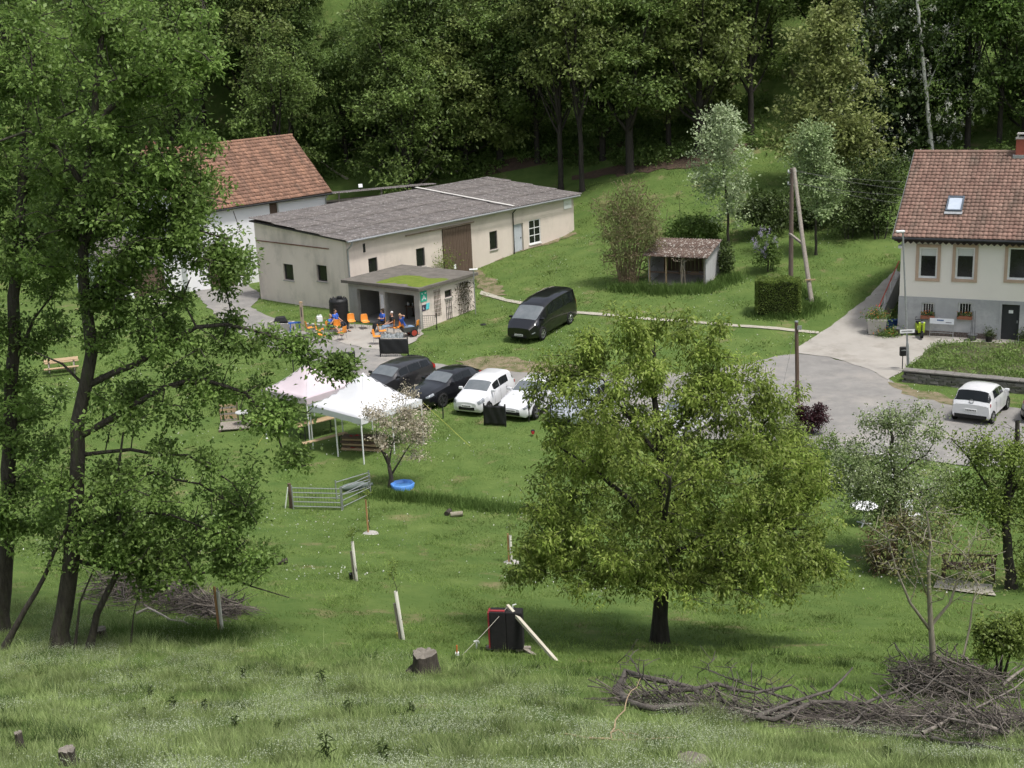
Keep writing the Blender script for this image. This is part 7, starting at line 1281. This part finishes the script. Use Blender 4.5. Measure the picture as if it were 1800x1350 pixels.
# rank uncut grass along the old fence line, round the shed, hedge and poles
def rank(label, line, wd_, n, h, seed, w=.03):
    rg = np.random.RandomState(seed); S_ = np.array([at(*p) for p in line]); f = rg.rand(n)*(len(line)-1); i = f.astype(int); f = (f-i)[:,None]; P = S_[i]*(1-f)+S_[i+1]*f; X = P[:,0]+rg.normal(0,wd_,n); Y = P[:,1]+rg.normal(0,wd_,n); blades('tall_grass', label, X, Y, terr(X,Y), rg, h*(.5+vnoise(X,Y,.5,60)), w, GR_T, .35)
GR_T = leafmat('rank_blades', (.075,.13,.03), (.12,.185,.05), trans=.3, scale=.6, var=.3, spec=.1)
rank('dark uncut grass strip running right from the paddling pool', [(655,868),(740,878),(830,890),(920,900)], .33, 5500, .24, 1)
rank('rank grass growing round the open shed', [(1080,508),(1140,512),(1200,512),(1245,508),(1290,490)], .45, 6000, .4, 2, .05)
rank('rank grass at the foot of the timber poles and hedge', [(1330,556),(1400,556),(1430,540),(1390,500)], .4, 4000, .3, 3, .05)
rg0 = np.random.RandomState(77); px_ = []
for k in range(120): px_.append((rg0.uniform(-20,1820), rg0.uniform(1120,1345)))
tp0 = np.array([at(*p) for p in px_]); idx = rg0.randint(0,120,9000); X = tp0[idx,0]+rg0.normal(0,.16,9000); Y = tp0[idx,1]+rg0.normal(0,.14,9000); blades('grass_tufts','dark green grass tufts dotted over the foreground meadow',X,Y,terr(X,Y),rg0,.2*(.4+vnoise(X,Y,.3,71)),.014,leafmat('tuft_blades', (.05,.085,.022), (.08,.12,.035), trans=.25),.5)
rank('long grass under the left brushwood', [(150,1120),(240,1115),(330,1120),(400,1118)], .4, 4000, .2, 4, .02)
def dots(name, label, X, Y, Z, rg, h, r, mat):
    N_ = len(X); zz = Z+h*(.5+.7*rg.rand(N_)); n1 = rg.normal(0,1,(N_,3)); n1 /= np.linalg.norm(n1,axis=1)[:,None]; n2 = np.cross(n1, rg.normal(0,1,(N_,3))); n2 /= np.linalg.norm(n2,axis=1)[:,None]; rr = (r*(.6+.8*rg.rand(N_)))[:,None]; c = np.stack([X,Y,zz],-1)
    V = np.stack([c-n1*rr, c-n2*rr, c+n1*rr, c+n2*rr],1).reshape(-1,3); return tag(np_mesh(name, V, np.arange(N_*4).reshape(-1,4), mat), label, 'flowers', kind='stuff')
PET = leafmat('cress_petals', (.33,.39,.24), (.5,.53,.4), trans=.3)
X, Y, Z, rg = scatter(420000,11.5,32,5,lambda X,Y: np.clip(3.2*(vnoise(X,Y,1.3,48)-.42)+1.2*(vnoise(X,Y,.4,66)-.4),0,1)*np.clip((YB(X)-Y)/4,0,1),False); dots('meadow_flowers','tiny cream wild flowers hazing the foreground meadow',X,Y,Z,rg,.15,.0065,PET)
X, Y, Z, rg = scatter(60000,34,98,6,lambda X,Y: np.clip(4*(vnoise(X,Y,3.0,49)-.55),0,1)*.3+.012); dots('daisies','white daisies scattered over the lawns',X,Y,Z,rg,.06,.022,BLOSW)
# darker weeds in the meadow
def weed(label, px, py, h, seed, n=44, mat=None, w=.03):
    P = at(px,py); t = thing('weed_plant', label, 'weed', P); rg = np.random.RandomState(seed); m_ = MB()
    m_.tube([(0,0,-.02),(.01,.01,h*.5),(.0,.03,h)],[.008,.006,.003],5); m_.build('stem', nmat('weed_stem',(.05,.07,.02)), t)
    z = h*np.linspace(.12,1,n); a = np.arange(n)*2.4; C_ = np.stack([np.cos(a)*.01,np.sin(a)*.01,z],-1); V, F_ = leaves(C_, dict(l=h*.32,w=w,droop=.1), rg, C_*np.array([-1,-1,1])); np_mesh('leaves', V, F_, mat or LEAF_D, t)
for i, (px, py, h, lb) in enumerate([(565,1205,.34,'dark nettle clump standing left of the weathered stump'),(615,1260,.32,'dark spiky weed in the middle foreground meadow'),(725,1255,.2,'small dark weed below the weathered stump'),(265,1225,.22,'dark weed highest in the left meadow row'),(305,1250,.26,'dark weed second in the left meadow row'),(360,1250,.2,'dark weed at the right end of the left meadow row'),(255,1260,.16,'low dark weed at the left end of the meadow row'),(415,1280,.2,'grey green weed in the lower meadow'),(575,1345,.45,'tall leafy weed at the bottom edge'),(675,1345,.3,'low leafy weed right of the tall one at the bottom edge'),(430,1195,.24,'grey green tuft above the meadow middle'),(230,1195,.14,'small dark clump near the foreground trunks'),(1560,1340,.22,'dark clump at the bottom right edge'),(490,1290,.2,'dark tuft left of the tall bottom weed')]): weed(lb, px, py, h, 200+i)

# kinds that repeat share a group
GROUPS = dict(orange_chair='orange chairs in the yard', person='people sitting in the yard', parked_car='cars parked by the lane', tree_guard='young tree guards on the slope', woodland_tree='trees at the edge of the wood', fence_post='black fence posts', weed_plant='weeds in the foreground meadow', tree_stump='cut tree stumps', dead_branch='loose dead branches', stock_hurdle='steel hurdles by the pool', party_tent='party tents', power_line='overhead wires to the house', stone_step='stone steps in the bank', plant_pot='pots along the house wall', dark_bush='dark bushes by the bank', flower_box='flower boxes on the house', whitebeam_tree='silvery young trees', cut_log='loose logs on the grass', broadleaf_tree='left foreground trees', guy_rope='tent guy ropes', small_bucket='buckets by the tree guards', wooden_crate='crates in the shed', green_shrub='shrubs beside the lane')
for o in bpy.data.objects:
    k = o.name.split('.')[0]
    if o.parent is None and k in GROUPS: o['group'] = GROUPS[k]
